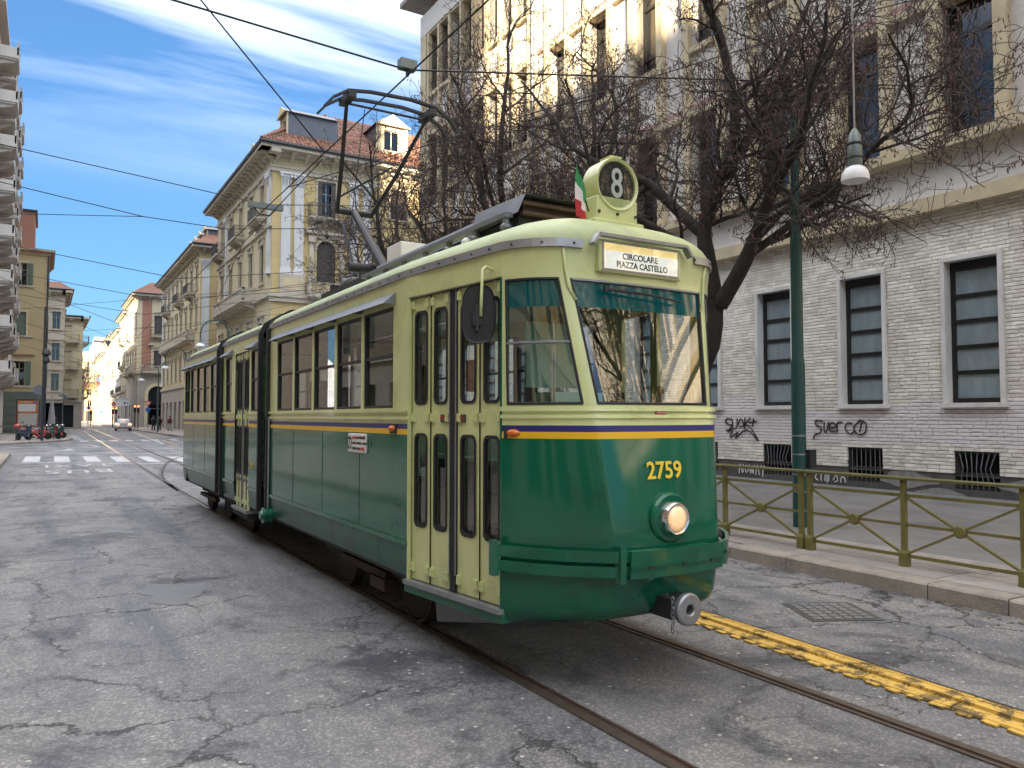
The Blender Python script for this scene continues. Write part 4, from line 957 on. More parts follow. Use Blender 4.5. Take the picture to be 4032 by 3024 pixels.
MB().add([(3.10,5.0,3.38),(4.0,5.0,3.38),(4.0,5.75,3.38),(3.10,5.75,3.38),(3.14,4.95,3.52),(4.05,4.95,3.52),(4.05,5.75,3.54),(3.14,5.75,3.54)], [(3,2,6,7),(4,5,6,7),(0,3,7,4)]).build('resistor_hood', M['grey_metal'], T)
for k in range(22): MB().box(3.16,3.98,5.02+k*.033,5.028+k*.033,3.36,3.50).build('resistor_plate', M['rust'], T) if k % 1 == 0 else None
for z in (3.38,3.46): MB().cyl((3.14,5.0,z),(4.0,5.0,z),.020,n=10).build('resistor_tube', mat('porcelain_brown', (.07,.036,.026), .4) if 'porcelain_brown' not in M else M['porcelain_brown'], T)
MB().box(3.14,4.0,5.05,5.7,3.22,3.36).build('resistor_base', M['dark_metal'], T)
MB().box(3.30,3.75,7.75,8.15,3.25,3.72).build('roof_box', M['sign_white'], T, bevel=.01)
pg = MB().box(3.22,3.30,8.6,10.3,3.40,3.47).box(3.82,3.90,8.6,10.3,3.40,3.47).box(3.22,3.90,8.75,8.83,3.47,3.54).box(3.22,3.90,9.85,9.93,3.47,3.54).build('pantograph_base', M['dark_metal'], T)
for x in (3.26,3.86):
    for y in (8.7,10.1): MB().lathe([(.05,0),(.05,.05),(.07,.07),(.05,.1),(.07,.12),(.04,.2)], (x,y,3.20), 12).build('insulator', M['porcelain_brown'], T)
MB().cyl((3.20,9.15,3.66),(3.92,9.15,3.66),.06,n=14).build('pantograph_shaft', M['dark_metal'], T)
MB().tube([(3.56,8.85,3.62),(3.56,9.97,4.57)], [.07,.05], 12).build('lower_arm', M['dark_metal'], T); MB().tube([(3.40,9.45,3.62),(3.45,10.1,4.42)], .022, 8).build('guide_rod', M['dark_metal'], T)
MB().cyl((3.30,9.97,4.57),(3.82,9.97,4.57),.045,n=12).build('knee_bar', M['dark_metal'], T)
MB().tube([(3.32,9.97,4.55),(3.20,9.45,5.0),(3.06,8.86,5.62)], [.028,.028,.022], 8).build('upper_arm', M['dark_metal'], T); MB().tube([(3.80,9.97,4.55),(3.95,9.45,5.0),(4.12,8.86,5.62)], [.028,.028,.022], 8).build('upper_arm', M['dark_metal'], T)
MB().tube([(3.285,9.80,4.70),(3.86,9.36,5.08)], .014, 6).tube([(3.835,9.80,4.70),(3.22,9.42,5.04)], .014, 6).build('cross_brace', M['dark_metal'], T)
for dy_ in (-.14,.14):
    pts = [(2.74,8.84+dy_,5.44),(2.84,8.84+dy_,5.56),(3.02,8.84+dy_,5.68),(3.3,8.84+dy_,5.72),(3.82,8.84+dy_,5.74),(4.16,8.84+dy_,5.71),(4.36,8.84+dy_,5.60),(4.46,8.84+dy_,5.48)]
    cb = MB()
    for a, b in zip(pts[:-1], pts[1:]): cb.bar(a, b, .055, .028)
    cb.build('collector_bar', M['dark_metal'], T)
for x in (3.06,4.12): MB().box(x-.05,x+.05,8.66,9.02,5.60,5.68).build('collector_mount', M['dark_metal'], T)
MB().cyl((3.06,8.84,5.58),(4.12,8.84,5.58),.016,n=8).build('head_tube', M['dark_metal'], T)
MB().tube([(3.30,8.9,5.58),(3.22,9.0,4.6),(3.14,9.1,3.5)], .006, 5).build('pull_rope', M['dark_metal'], T)
# trolley catcher standing on the rear of the front roof
cs = MB().add([(3.30,9.75,3.2),(3.42,9.75,3.2),(3.42,9.95,3.2),(3.30,9.95,3.2),(3.32,9.72,3.55),(3.40,9.72,3.55),(3.40,9.86,3.55),(3.32,9.86,3.55)], [(0,1,5,4),(1,2,6,5),(2,3,7,6),(3,0,4,7),(4,5,6,7)]); cs.cyl((3.30,9.70,3.56),(3.44,9.70,3.56),.055,n=12); cs.box(3.34,3.40,9.45,9.72,3.53,3.58).build('trolley_hook', M['grey_metal'], T)
# the little flag on the number drum
fl = thing('flag', 'small green white and red flag drooping from a short staff on the tram roof', 'flag', (3.36, 4.42, 3.26))
MB().tube([(3.36,4.44,3.29),(3.21,4.41,3.63)], .006, 6).build('staff', M['dark_metal'], fl)
P = [(3.272,4.36,3.61),(3.255,4.35,3.27)]
def fcol(t0, t1, m):
    rows = []
    for i in range(7):
        v = i/6
        row = []
        for j in range(4):
            tt = t0+(t1-t0)*j/3
            a = Vector((3.215,4.40,3.62)).lerp(Vector((3.30,4.37,3.38)), v); b = Vector((3.195,4.38,3.22)).lerp(Vector((3.265,4.35,3.20)), v)
            p = a.lerp(b, tt); p.y += .02*math.sin(v*7+tt*3); p.x += .012*math.sin(v*5+1)
            row.append(p)
        rows.append(row)
    MB().grid(rows).build('flag_band', M[m], fl, smooth=True)
fcol(0,.34,'flag_green'); fcol(.34,.66,'flag_white'); fcol(.66,1,'flag_red')
# ================================================================ classical street buildings
mat('ochre', (.56,.44,.215), .9, var=.09, vscale=1.2, bump=.15, bscale=20, grime=(.44,.345,.19), gscale=.5)
mat('ochre_pale', (.58,.49,.31), .9, var=.10, vscale=1.2, bump=.15, bscale=20, grime=(.42,.36,.24), gscale=.5)
mat('beige_wall', (.52,.42,.235), .9, var=.08, vscale=.8, grime=(.43,.35,.21), gscale=.4)
mat('trim_stone', (.50,.45,.36), .85, var=.12, vscale=2.5, bump=.2, bscale=18, grime=(.34,.31,.25), gscale=1.1)
mat('white_stucco', (.70,.70,.70), .8, var=.06, vscale=2, grime=(.55,.55,.55), gscale=1)
mat('rustic', (.40,.36,.30), .85, var=.14, vscale=2, bump=.3, bscale=12, grime=(.27,.25,.21), gscale=.8)
mat('roof_tile', (.225,.105,.068), .85, var=.30, vscale=2.2, island=.34, grime=(.13,.075,.055), gscale=1.1)
mat('roof_metal', (.13,.135,.15), .45, .5, var=.15, vscale=2); mat('gutter_dark', (.05,.052,.058), .45, .4)
mat('shutter_brown', (.085,.075,.068), .7, var=.15, vscale=3); mat('shutter_green', (.13,.17,.13), .7, var=.1); mat('win_frame', (.35,.34,.31), .6)
mat('iron_grey', (.10,.095,.088), .6, .4); mat('pink_brick', (.40,.20,.14), .9, var=.15, vscale=5, island=.1); mat('green_render', (.13,.145,.125), .9, var=.14, vscale=1.5)
mat('slab_concrete', (.50,.47,.43), .85, var=.12, vscale=1.5); mat('orange_wall', (.55,.33,.13), .9, var=.1, vscale=.8); mat('cream_wall', (.62,.53,.35), .9, var=.08, vscale=.8)
glassmat('glass_far', (.25,.29,.32), 1.2)
_wc = {}
def fr_rz(F): return F.to_euler().z
def add_window(b, F, c, z0, z1, hw, style='glass', depth=.22, arch=False, frame_m='win_frame', shut='shutter_brown'):
    h = z1-z0; key = (style, round(hw,2), round(h,2), frame_m, shut, arch)
    if key not in _wc:
        w = MB(); t = .07
        w.box(-hw,-hw+t,0,.06,0,h); w.box(hw-t,hw,0,.06,0,h); w.box(-hw,hw,-.003,.06,h-t,h); w.box(-hw,hw,-.003,.06,0,t); w.box(-.035,.035,-.002,.05,t,h-t)
        if h > 1.8: w.box(-hw+t,hw-t,.002,.05,h*.68,h*.68+.05)
        p = MB().quad((-hw,.03,0),(hw,.03,0),(hw,.03,h),(-hw,.03,h)); bk = MB().box(-hw,hw,.12,.5,0,h)
        lv = []
        if style == 'louver':
            for s in (-1, 1):
                x0, x1 = sorted((s*.012, s*hw)); m_ = MB(); m_.box(x0,x0+.06,-.10,-.05,0,h); m_.box(x1-.06,x1,-.10,-.05,0,h); m_.box(x0,x1,-.101,-.05,0,.08); m_.box(x0,x1,-.101,-.05,h-.08,h); m_.box(x0,x1,-.101,-.05,h*.5-.04,h*.5+.04)
                n = int(h/.085)
                for k in range(n): z = .06+k*(h-.12)/n; m_.add([(x0+.05,-.095,z),(x1-.05,-.095,z),(x1-.05,-.055,z+.075),(x0+.05,-.055,z+.075)], [(0,1,2,3)])
                lv.append(m_.mesh('shutter', M[shut]))
        if style == 'open':
            for s in (-1, 1):
                x0, x1 = sorted((s*(hw+.02), s*(hw*2+.0))); m_ = MB(); m_.box(x0,x1,-.30,-.265,.02,h-.02)
                n = int(h/.12)
                for k in range(n): z = .1+k*(h-.2)/n; m_.box(x0+.06,x1-.06,-.312,-.30,z,z+.05)
                lv.append(m_.mesh('shutter', M[shut]))
        if style == 'blind': lv.append(MB().box(-hw+.02,hw-.02,-.06,-.03,0,h).mesh('shutter', M[shut]))
        _wc[key] = (w.mesh('window', M[frame_m]), p.mesh('pane', M['glass_far']), bk.mesh('room', M['room_dark']), lv)
    wm, pm, bm2, lv = _wc[key]; rz = fr_rz(F)
    o = inst(wm, 'window', b, F @ Vector((c, depth, z0)), rz)
    for me, nm in ((pm,'pane'),(bm2,'room')): inst(me, nm, o, (0,0,0), 0, world=False)
    for me in lv: inst(me, 'shutter', o, (0,0,0), 0, world=False)
    return o
def surround(b, F, c, z0, z1, hw, kind='plain', m='trim_stone'):
    s = MB(F); t = .16
    s.box(c-hw-t,c-hw,-.07,.02,z0,z1); s.box(c+hw,c+hw+t,-.07,.02,z0,z1); s.box(c-hw-t,c+hw+t,-.075,.02,z1,z1+t); s.build('surround', M[m], b)
    MB(F).box(c-hw-t-.08,c+hw+t+.08,-.16,.02,z0-.14,z0).build('sill', M[m], b)
    if kind == 'hood':
        h = MB(F); h.box(c-hw-t-.1,c+hw+t+.1,-.22,.0,z1+t+.25,z1+t+.40); h.box(c-hw-t,c+hw+t,-.06,.0,z1+t,z1+t+.25); h.build('hood', M[m], b)
        for q in (-1, 1): MB(F).box(c+q*(hw+t/2)-.07,c+q*(hw+t/2)+.07,-.19,-.07,z1-.15,z1+t+.25).build('console', M[m], b)
    if kind == 'pediment':
        h = MB(F); a, z = hw+t+.28, z1+t+.35; h.box(c-a,c+a,-.28,0,z,z+.14); h.build('pediment_base', M[m], b)
        g = MB(F); g.prism([(c-a,-.05,z+.14),(c+a,-.05,z+.14),(c,-.05,z+.95)], (0,.05,0)); g.build('tympanum', M[m], b)
        for q in (-1, 1): MB(F).bar((c+q*a,-.16,z+.17),(c,-.16,z+1.0),.34,.15).build('pediment_rake', M[m], b)
def balcony(b, F, c, hw, z, d=.95, style='iron', m='trim_stone', hgt=1.0):
    o = MB(F).box(c-hw,c+hw,-d,0,z-.16,z).box(c-hw+.08,c+hw-.08,-d+.1,0,z-.28,z-.16).build('balcony', M[m], b)
    for q in (-1, 1):
        x = c+q*(hw-.35); MB(F).prism([(x-.11,0,z-.28),(x-.11,-d+.2,z-.28),(x-.11,-d+.28,z-.42),(x-.11,-.25,z-.62),(x-.11,0,z-.95)], F.to_3x3().inverted() @ (F.to_3x3() @ Vector((.22,0,0)))).build('bracket', M[m], o)
    if style == 'iron':
        r = MB(F)
        for (x0,y0,x1,y1) in ((c-hw+.05,-d+.05,c+hw-.05,-d+.05),(c-hw+.05,-d+.05,c-hw+.05,0),(c+hw-.05,-d+.05,c+hw-.05,0)):
            r.bar((x0,y0,z+hgt),(x1,y1,z+hgt),.05,.04); r.bar((x0,y0,z+.10),(x1,y1,z+.10),.03,.03); r.bar((x0,y0,z+hgt-.18),(x1,y1,z+hgt-.18),.025,.02)
            L_ = math.hypot(x1-x0,y1-y0); n = max(2, int(L_/.12))
            for k in range(n+1):
                t = k/n; X, Y = x0+(x1-x0)*t, y0+(y1-y0)*t; r.bar((X,Y,z),(X,Y,z+hgt),.018)
        r.build('railing', M['iron_grey'], o)
    elif style == 'stone':
        MB(F).box(c-hw,c+hw,-d,-d+.2,z+hgt-.14,z+hgt).box(c-hw,c+hw,-d,-d+.2,z,z+.12).build('balustrade', M[m], o)
        n = int(hw*2/.28)
        for k in range(n):
            x = c-hw+.14+k*(2*hw-.28)/(n-1); MB(F).lathe([(.05,0),(.085,.2),(.05,.42),(.045,.5),(.06,.72)], (x,-d+.1,z+.12), 8).build('baluster', M[m], o)
        for q in (-1, 1): MB(F).box(c+q*(hw-.13)-.13,c+q*(hw-.13)+.13,-d-.02,-d+.24,z,z+hgt+.03).box(c+q*(hw-.06)-.06,c+q*(hw-.06)+.06,-d+.2,0,z,z+hgt).build('balcony_pier', M[m], o)
    elif style == 'slab':
        MB(F).box(c-hw,c+hw,-d,-d+.10,z+.06,z+.62).box(c-hw,c-hw+.1,-d,0,z,z+.62).box(c+hw-.1,c+hw,-d,0,z,z+.62).box(c-hw,c+hw,-d-.02,-d+.12,z+.88,z+1.0).build('parapet', M[m], o)
        for k in range(4): x = c-hw+.05+k*(2*hw-.1)/3; MB(F).box(x-.05,x+.05,-d,-d+.1,z+.6,z+.9).build('parapet_post', M[m], o)
    return o
def cornice(b, F, u0, u1, z, over, m='trim_stone', step=1.1, br=True, gut=True):
    MB(F).box(u0-over*.35,u1,-over*.35,.3,z-.30,z-.0).build('cornice', M[m], b); MB(F).box(u0-over,u1,-over,.3,z,z+.28).build('cornice', M[m], b)
    if gut: MB(F).tube([(u0-over-.08,-over-.06,z+.36),(u1,-over-.06,z+.36)], .13, 10).build('gutter', M['gutter_dark'], b)
    if br:
        me = MB().box(-.17,.17,-over*.82,0,-.18,0).prism([(-.13,0,-.18),(-.13,-over*.5,-.18),(-.13,-over*.32,-.42),(-.13,-.08,-.62),(-.13,0,-.8)], (.26,0,0)).mesh('modillion', M[m]); n = max(1, int((u1-u0)/step)); rz = fr_rz(F)
        for k in range(n): inst(me, 'modillion', b, F @ Vector((u0+.3+k*(u1-u0-.4)/n, -.01, z)), rz)
def pilaster(b, F, c, w, z0, z1, m='white_stucco', flutes=5, cap=True):
    o = MB(F); n = flutes*2+1; pr = []
    for k in range(n+1):
        x = c-w/2+w*k/n
        d = -.14 if k == 0 else None
        pr += [(x, -.14 if (k % 2 == 0) else -.10), (x, -.10 if (k % 2 == 0) else -.14)] if 0 < k < n else [(x, -.14)]
    o.grid([[(x, y, z) for x, y in pr] for z in (z0+.5, z1-1.0)]); o.box(c-w/2-.001,c+w/2+.001,-.095,.0,z0,z1-.95); o.box(c-w/2-.02,c+w/2+.02,-.145,0,z1-1.05,z1-.98)
    ob = o.build('pilaster', M[m], b)
    MB(F).box(c-w/2-.10,c+w/2+.10,-.24,0,z0,z0+.22).box(c-w/2-.05,c+w/2+.05,-.19,0,z0+.22,z0+.40).box(c-w/2-.02,c+w/2+.02,-.16,0,z0+.40,z0+.5).build('base', M[m], ob)
    if cap:
        k_ = MB(F); k_.box(c-w/2-.02,c+w/2+.02,-.18,0,z1-.98,z1-.15); k_.box(c-w/2-.16,c+w/2+.16,-.32,0,z1-.15,z1)
        for q in (-1, 1):
            k_.lathe([(.0,-.12),(.10,-.12),(.13,-.05),(.13,.04),(.0,.05)], (c+q*(w/2+.02),-.24,z1-.30), 10, 'Y'); k_.lathe([(0,-.06),(.07,-.06),(.07,.05)], (c+q*.10,-.24,z1-.30), 8, 'Y')
            for zz, ww in ((z1-.78,.13),(z1-.55,.11)):
                for j in range(3): k_.prism([(c+(j-1)*w*.36-.09,-.18,zz-.16),(c+(j-1)*w*.36+.09,-.18,zz-.16),(c+(j-1)*w*.36+.07,-.25,zz+.06),(c+(j-1)*w*.36,-.28,zz+.13),(c+(j-1)*w*.36-.07,-.25,zz+.06)], (0,.03,0))
        k_.build('capital', M[m], ob)
    return ob
def tiles(b, P0, U, Vv, nu, nv, count=0, clip=None):
    """barrel tiles on a slope: P0 corner, U step along the eave, Vv step up the slope"""
    P0, U, Vv = Vector(P0), Vector(U), Vector(Vv); N = U.cross(Vv).normalized(); r = U.length*.5; rest = MB(); n1 = 0; rr_ = random.Random(2)
    if N.z < 0: N = -N
    Mx = Matrix((U.normalized(), Vv.normalized(), N)).transposed().to_4x4()
    t = MB(); L_ = Vv.length*1.15
    t.grid([[(-r*math.cos(math.pi*k/5), y, r*(.95 if y else 1.1)*math.sin(math.pi*k/5)*.8) for k in range(6)] for y in (0, L_)]); t.add([(-r*math.cos(math.pi*k/5), 0, r*1.1*math.sin(math.pi*k/5)*.8) for k in range(6)], [tuple(range(6))])
    tm = t.mesh('roof_tile', M['roof_tile']); rot = Mx.to_euler()
    for j in range(nv):
        for i in range(nu):
            p = P0+U*(i+.5)+Vv*j
            if clip and not clip(p): continue
            p = p+N*rr_.uniform(0,.03)
            if n1 < count: inst(tm, 'roof_tile', b, p, rot=rot); n1 += 1
            else:
                rest.M = Matrix.Translation(p) @ Mx; rest.add(t.v, t.f)
    rest.M = None
    if rest.v: rest.build('tiling', M['roof_tile'], b, kind='stuff')
# ---------------------------------------------------------------- corner palazzo across the side street
AX, AY = 14.6, 59.0
A_ = thing('palazzo', 'ornate yellow corner palazzo with white fluted pilasters and tiled hip roof', 'building', (AX, AY, .13))
FA = frame(AX, AY, 0); FAl = frame(AX, 80.5, R(-90))       # left face: u runs from the far end (80.5) to the corner
U = lambda x: x-AX
hA = [(U(18.8)-.72,U(18.8)+.72,17.35,20.3),(U(24.9)-.72,U(24.9)+.72,18.1,20.6),(U(18.8)-.75,U(18.8)+.75,12.15,15.6),(U(24.9)-.7,U(24.9)+.7,12.4,15.4)]
hA += [(U(30.6)-.72,U(30.6)+.72,17.6,20.4),(U(30.6)-.7,U(30.6)+.7,12.4,15.4)]+[(U(x)-.8,U(x)+.8,6.3,9.0) for x in (18.8,24.9,30.6)]+[(U(x)-1.2,U(x)+1.2,.3,4.6) for x in (18.8,24.9,30.6)]
MB(FA).wall(0,20,5.6,20.9,[h for h in hA if h[2] > 5],.3).build('wall', M['ochre'], A_); MB(FA).wall(0,20,.0,5.6,[h for h in hA if h[2] < 5],.4,-.06).build('ground_floor', M['rustic'], A_)
MB(FA).wall(0,20,20.8,22.0,[],0,-.04).build('frieze', M['ochre_pale'], A_); MB(FA).box(-.12,20,-.16,.0,20.55,20.85).box(-.18,20,-.24,0,20.85,20.95).build('architrave', M['trim_stone'], A_)
MB(FA).box(-.3,20,-.32,.0,10.9,11.2).box(-.22,20,-.2,0,10.55,10.9).box(-.2,20,-.18,0,5.5,5.9).build('string_course', M['trim_stone'], A_)
cornice(A_, FA, 0, 20, 22.0, 1.15)
for x in (15.59,16.60,21.03,22.13): pilaster(A_, FA, U(x), .70, 12.7, 20.55)
for x in (16.1,21.6): MB(FA).box(U(x)-.95,U(x)+.95,-.26,0,11.2,12.7).build('pedestal', M['trim_stone'], A_); 
for x in (16.1,21.6): MB(FA).box(U(x)-.7,U(x)+.7,-.29,-.25,11.5,12.4).build('pedestal_panel', M['ochre_pale'], A_)
def arch_head(F, c, hw, zs, m='ochre'):
    o = MB(F); pts = [(c+hw*math.cos(t), .05, zs+hw*math.sin(t)) for t in [math.pi*k/12 for k in range(13)]]
    for k in range(12):
        a, b_ = pts[k], pts[k+1]; o.add([a, b_, (b_[0],.05,zs+hw+.02), (a[0],.05,zs+hw+.02)], [(0,1,2,3)])
    o.build('arch_spandrel', M[m], A_)
    ar = MB(F); ri = [(c+hw*math.cos(t), -.09, zs+hw*math.sin(t)) for t in [math.pi*k/12 for k in range(13)]]; ro = [(c+(hw+.2)*math.cos(t), -.09, zs+(hw+.2)*math.sin(t)) for t in [math.pi*k/12 for k in range(13)]]
    ar.grid([[(p[0],.05,p[2]) for p in ri], ri, ro, [(p[0],.0,p[2]) for p in ro]]); ar.build('archivolt', M['trim_stone'], A_); MB(F).box(c-.12,c+.12,-.2,0,zs+hw-.05,zs+hw+.35).build('keystone', M['trim_stone'], A_)
add_window(A_, FA, U(18.8), 17.35, 20.3, .72, 'open_', frame_m='win_frame'); add_window(A_, FA, U(24.9), 18.1, 20.6, .72, 'louver'); add_window(A_, FA, U(18.8), 12.15, 15.6, .75, 'louver'); add_window(A_, FA, U(24.9), 12.4, 15.4, .7, 'louver')
for q in (-1, 1): MB(FA).box(U(18.8)+q*.54-.17,U(18.8)+q*.54+.17,.02,.06,17.4,20.2).build('shutter', M['shutter_brown'], A_)
for x in (30.6,): add_window(A_, FA, U(x), 17.6, 20.4, .72, 'louver'); add_window(A_, FA, U(x), 12.4, 15.4, .7, 'louver')
for x in (18.8,24.9,30.6): add_window(A_, FA, U(x), 6.3, 9.0, .8, 'louver'); surround(A_, FA, U(x), 6.3, 9.0, .8, 'hood')
surround(A_, FA, U(18.8), 17.35, 20.3, .72); surround(A_, FA, U(24.9), 18.1, 20.6, .72); surround(A_, FA, U(24.9), 12.4, 15.4, .7, 'hood'); surround(A_, FA, U(30.6), 17.6, 20.4, .72); surround(A_, FA, U(30.6), 12.4, 15.4, .7, 'hood')
arch_head(FA, U(18.8), .75, 14.85)
pd_ = MB(FA); pd_.box(U(17.15),U(20.45),-.42,0,16.05,16.25); pd_.box(U(17.35),U(20.25),-.2,0,15.75,16.05); pd_.build('entablature', M['trim_stone'], A_)
MB(FA).prism([(U(17.2),-.1,16.25),(U(20.4),-.1,16.25),(U(18.8),-.1,17.0)], (0,.1,0)).build('tympanum', M['ochre_pale'], A_)
for q in (-1, 1): MB(FA).bar((U(18.8)+q*1.72,-.22,16.28),(U(18.8),-.22,17.06),.44,.16).build('pediment_rake', M['trim_stone'], A_)
for x in (17.6,20.0):
    MB(FA).lathe([(.30,0),(.30,.3),(.2,.4),(.22,.5),(.19,3.0),(.17,3.05)], (U(x),-.12,12.3), 14).build('column', M['trim_stone'], A_, smooth=40); MB(FA).box(U(x)-.27,U(x)+.27,-.42,0,15.35,15.75).build('capital', M['trim_stone'], A_)
balcony(A_, FA, U(18.9), 1.65, 17.3, .95, 'iron'); balcony(A_, FA, U(18.8), 1.6, 11.2, .75, 'stone')
MB(FA).cyl((U(23.05),-.12,6),(U(23.05),-.12,22),.08).build('downpipe', M['gutter_dark'], A_)
# left face, seen at a slant
WL = 21.5; lw = [2.6,6.6,10.6,14.6,18.4]
hL = [(c-.62,c+.62,17.4,20.2) for c in lw]+[(c-.62,c+.62,12.3,15.4) for c in lw]+[(c-.62,c+.62,6.5,9.2) for c in lw]+[(c-.9,c+.9,.2,4.4) for c in lw]
MB(FAl).wall(0,WL,5.6,20.9,[h for h in hL if h[2] > 5],.3).build('wall', M['ochre_pale'], A_); MB(FAl).wall(0,WL,0,5.6,[h for h in hL if h[2] < 5],.4,-.06).build('ground_floor', M['rustic'], A_)
MB(FAl).wall(0,WL,20.8,22,[],0,-.04).build('frieze', M['ochre_pale'], A_); MB(FAl).box(0,WL,-.18,0,20.6,20.9).build('architrave', M['trim_stone'], A_); MB(FAl).box(0,WL,-.3,0,10.9,11.2).box(0,WL,-.2,0,16.3,16.6).build('string_course', M['trim_stone'], A_)
cornice(A_, FAl, 0, WL+1.15, 22.0, 1.13)
for c in lw:
    add_window(A_, FAl, c, 17.4, 20.2, .62, 'glass'); surround(A_, FAl, c, 17.4, 20.2, .62, 'hood'); add_window(A_, FAl, c, 12.3, 15.4, .62, 'louver'); surround(A_, FAl, c, 12.3, 15.4, .62, 'hood'); add_window(A_, FAl, c, 6.5, 9.2, .62, 'louver'); surround(A_, FAl, c, 6.5, 9.2, .62, 'hood')
balcony(A_, FAl, 18.4, 1.5, 17.3, .9, 'iron'); balcony(A_, FAl, 10.6, 1.4, 17.3, .9, 'iron'); balcony(A_, FAl, 2.6, 1.5, 17.3, .9, 'iron')
balcony(A_, FAl, 10.6, 6.2, 11.2, 1.2, 'stone')
pilaster(A_, FAl, 20.7, .62, 12.7, 20.55); pilaster(A_, FAl, 4.6, .62, 12.7, 20.55)
MB().box(AX+.45,AX+20,AY+.45,80.4,.1,21.9).build('core', M['room_dark'], A_)
# hip roof with tiles; eave at z 22.45, overhang 1.2
ez, eo = 22.42, 1.15; sl = .78
ex0, ey0 = AX-eo, AY-eo; run = 7.0; rz_ = ez+run*sl
rf = MB(); x1, y1 = AX+20+eo, 80.5
rf.quad((ex0,ey0,ez),(x1,ey0,ez),(x1-run,ey0+run,rz_),(ex0+run,ey0+run,rz_)); rf.quad((ex0,y1,ez),(ex0,ey0,ez),(ex0+run,ey0+run,rz_),(ex0+run,y1,rz_)); rf.quad((ex0+run,ey0+run,rz_),(x1-run,ey0+run,rz_),(x1-run,y1,rz_),(ex0+run,y1,rz_)); ro_ = rf.build('roof', M['roof_tile'], A_)
su = .30; sv = .42
vv = Vector((0, sv*math.cos(math.atan(sl)), sv*math.sin(math.atan(sl))))
tiles(A_, (ex0,ey0,ez+.02), (su,0,0), vv, int(13.5/su), int(run/vv.y), 300, lambda p: p.x-ex0 > (p.y-ey0)-.1)
vl = Vector((vv.y, 0, vv.z)); tiles(A_, (ex0,ey0,ez+.02), (0,su,0), vl, int(22/su), int(run/vv.y), 0, lambda p: p.y-ey0 > (p.x-ex0)-.1)
MB().tube([(ex0,ey0,ez+.1),(ex0+run,ey0+run,rz_+.1)], .16, 8).build('hip_tiles', M['roof_tile'], A_)
def dormer(b, F, c, y, w, z0, hgt, m, lit=True):
    o = MB(F).wall(c-w/2,c+w/2,z0,z0+hgt,[(c-w*.26,c+w*.26,z0+.25,z0+hgt-.35)],.2,y).build('dormer', M[m], b)
    MB(F).box(c-w/2,c-w/2+.05,y+.01,y+4,z0-.6,z0+hgt).box(c+w/2-.05,c+w/2,y+.01,y+4,z0-.6,z0+hgt).build('dormer_cheek', M['roof_metal'], o)
    MB(F).prism([(c-w/2-.25,y-.28,z0+hgt),(c+w/2+.25,y-.28,z0+hgt),(c,y-.28,z0+hgt+w*.34)], (0,4.2,0)).build('dormer_roof', M['roof_metal'], o)
    MB(F).prism([(c-w/2-.3,y-.34,z0+hgt-.02),(c+w/2+.3,y-.34,z0+hgt-.02),(c,y-.34,z0+hgt+w*.36)], (0,.12,0)).build('dormer_pediment', M[m], o)
    add_window(o, F, c, z0+.25, z0+hgt-.35, w*.26, 'glass', depth=y+.14); MB(F).box(c-w/2-.1,c-w/2+.18,y-.1,y,z0,z0+hgt).box(c+w/2-.18,c+w/2+.1,y-.1,y,z0,z0+hgt).box(c-w/2-.2,c+w/2+.2,y-.2,y,z0-.2,z0).build('dormer_trim', M[m], o)
dormer(A_, FA, U(24.5), .6, 2.6, 23.8, 2.3, 'cream_wall')
dormer(A_, FAl, WL-1.4, 1.2, 1.9, 23.6, 1.9, 'ochre_pale')
dormer(A_, FAl, 10.6, 1.2, 1.9, 23.6, 1.9, 'ochre_pale')
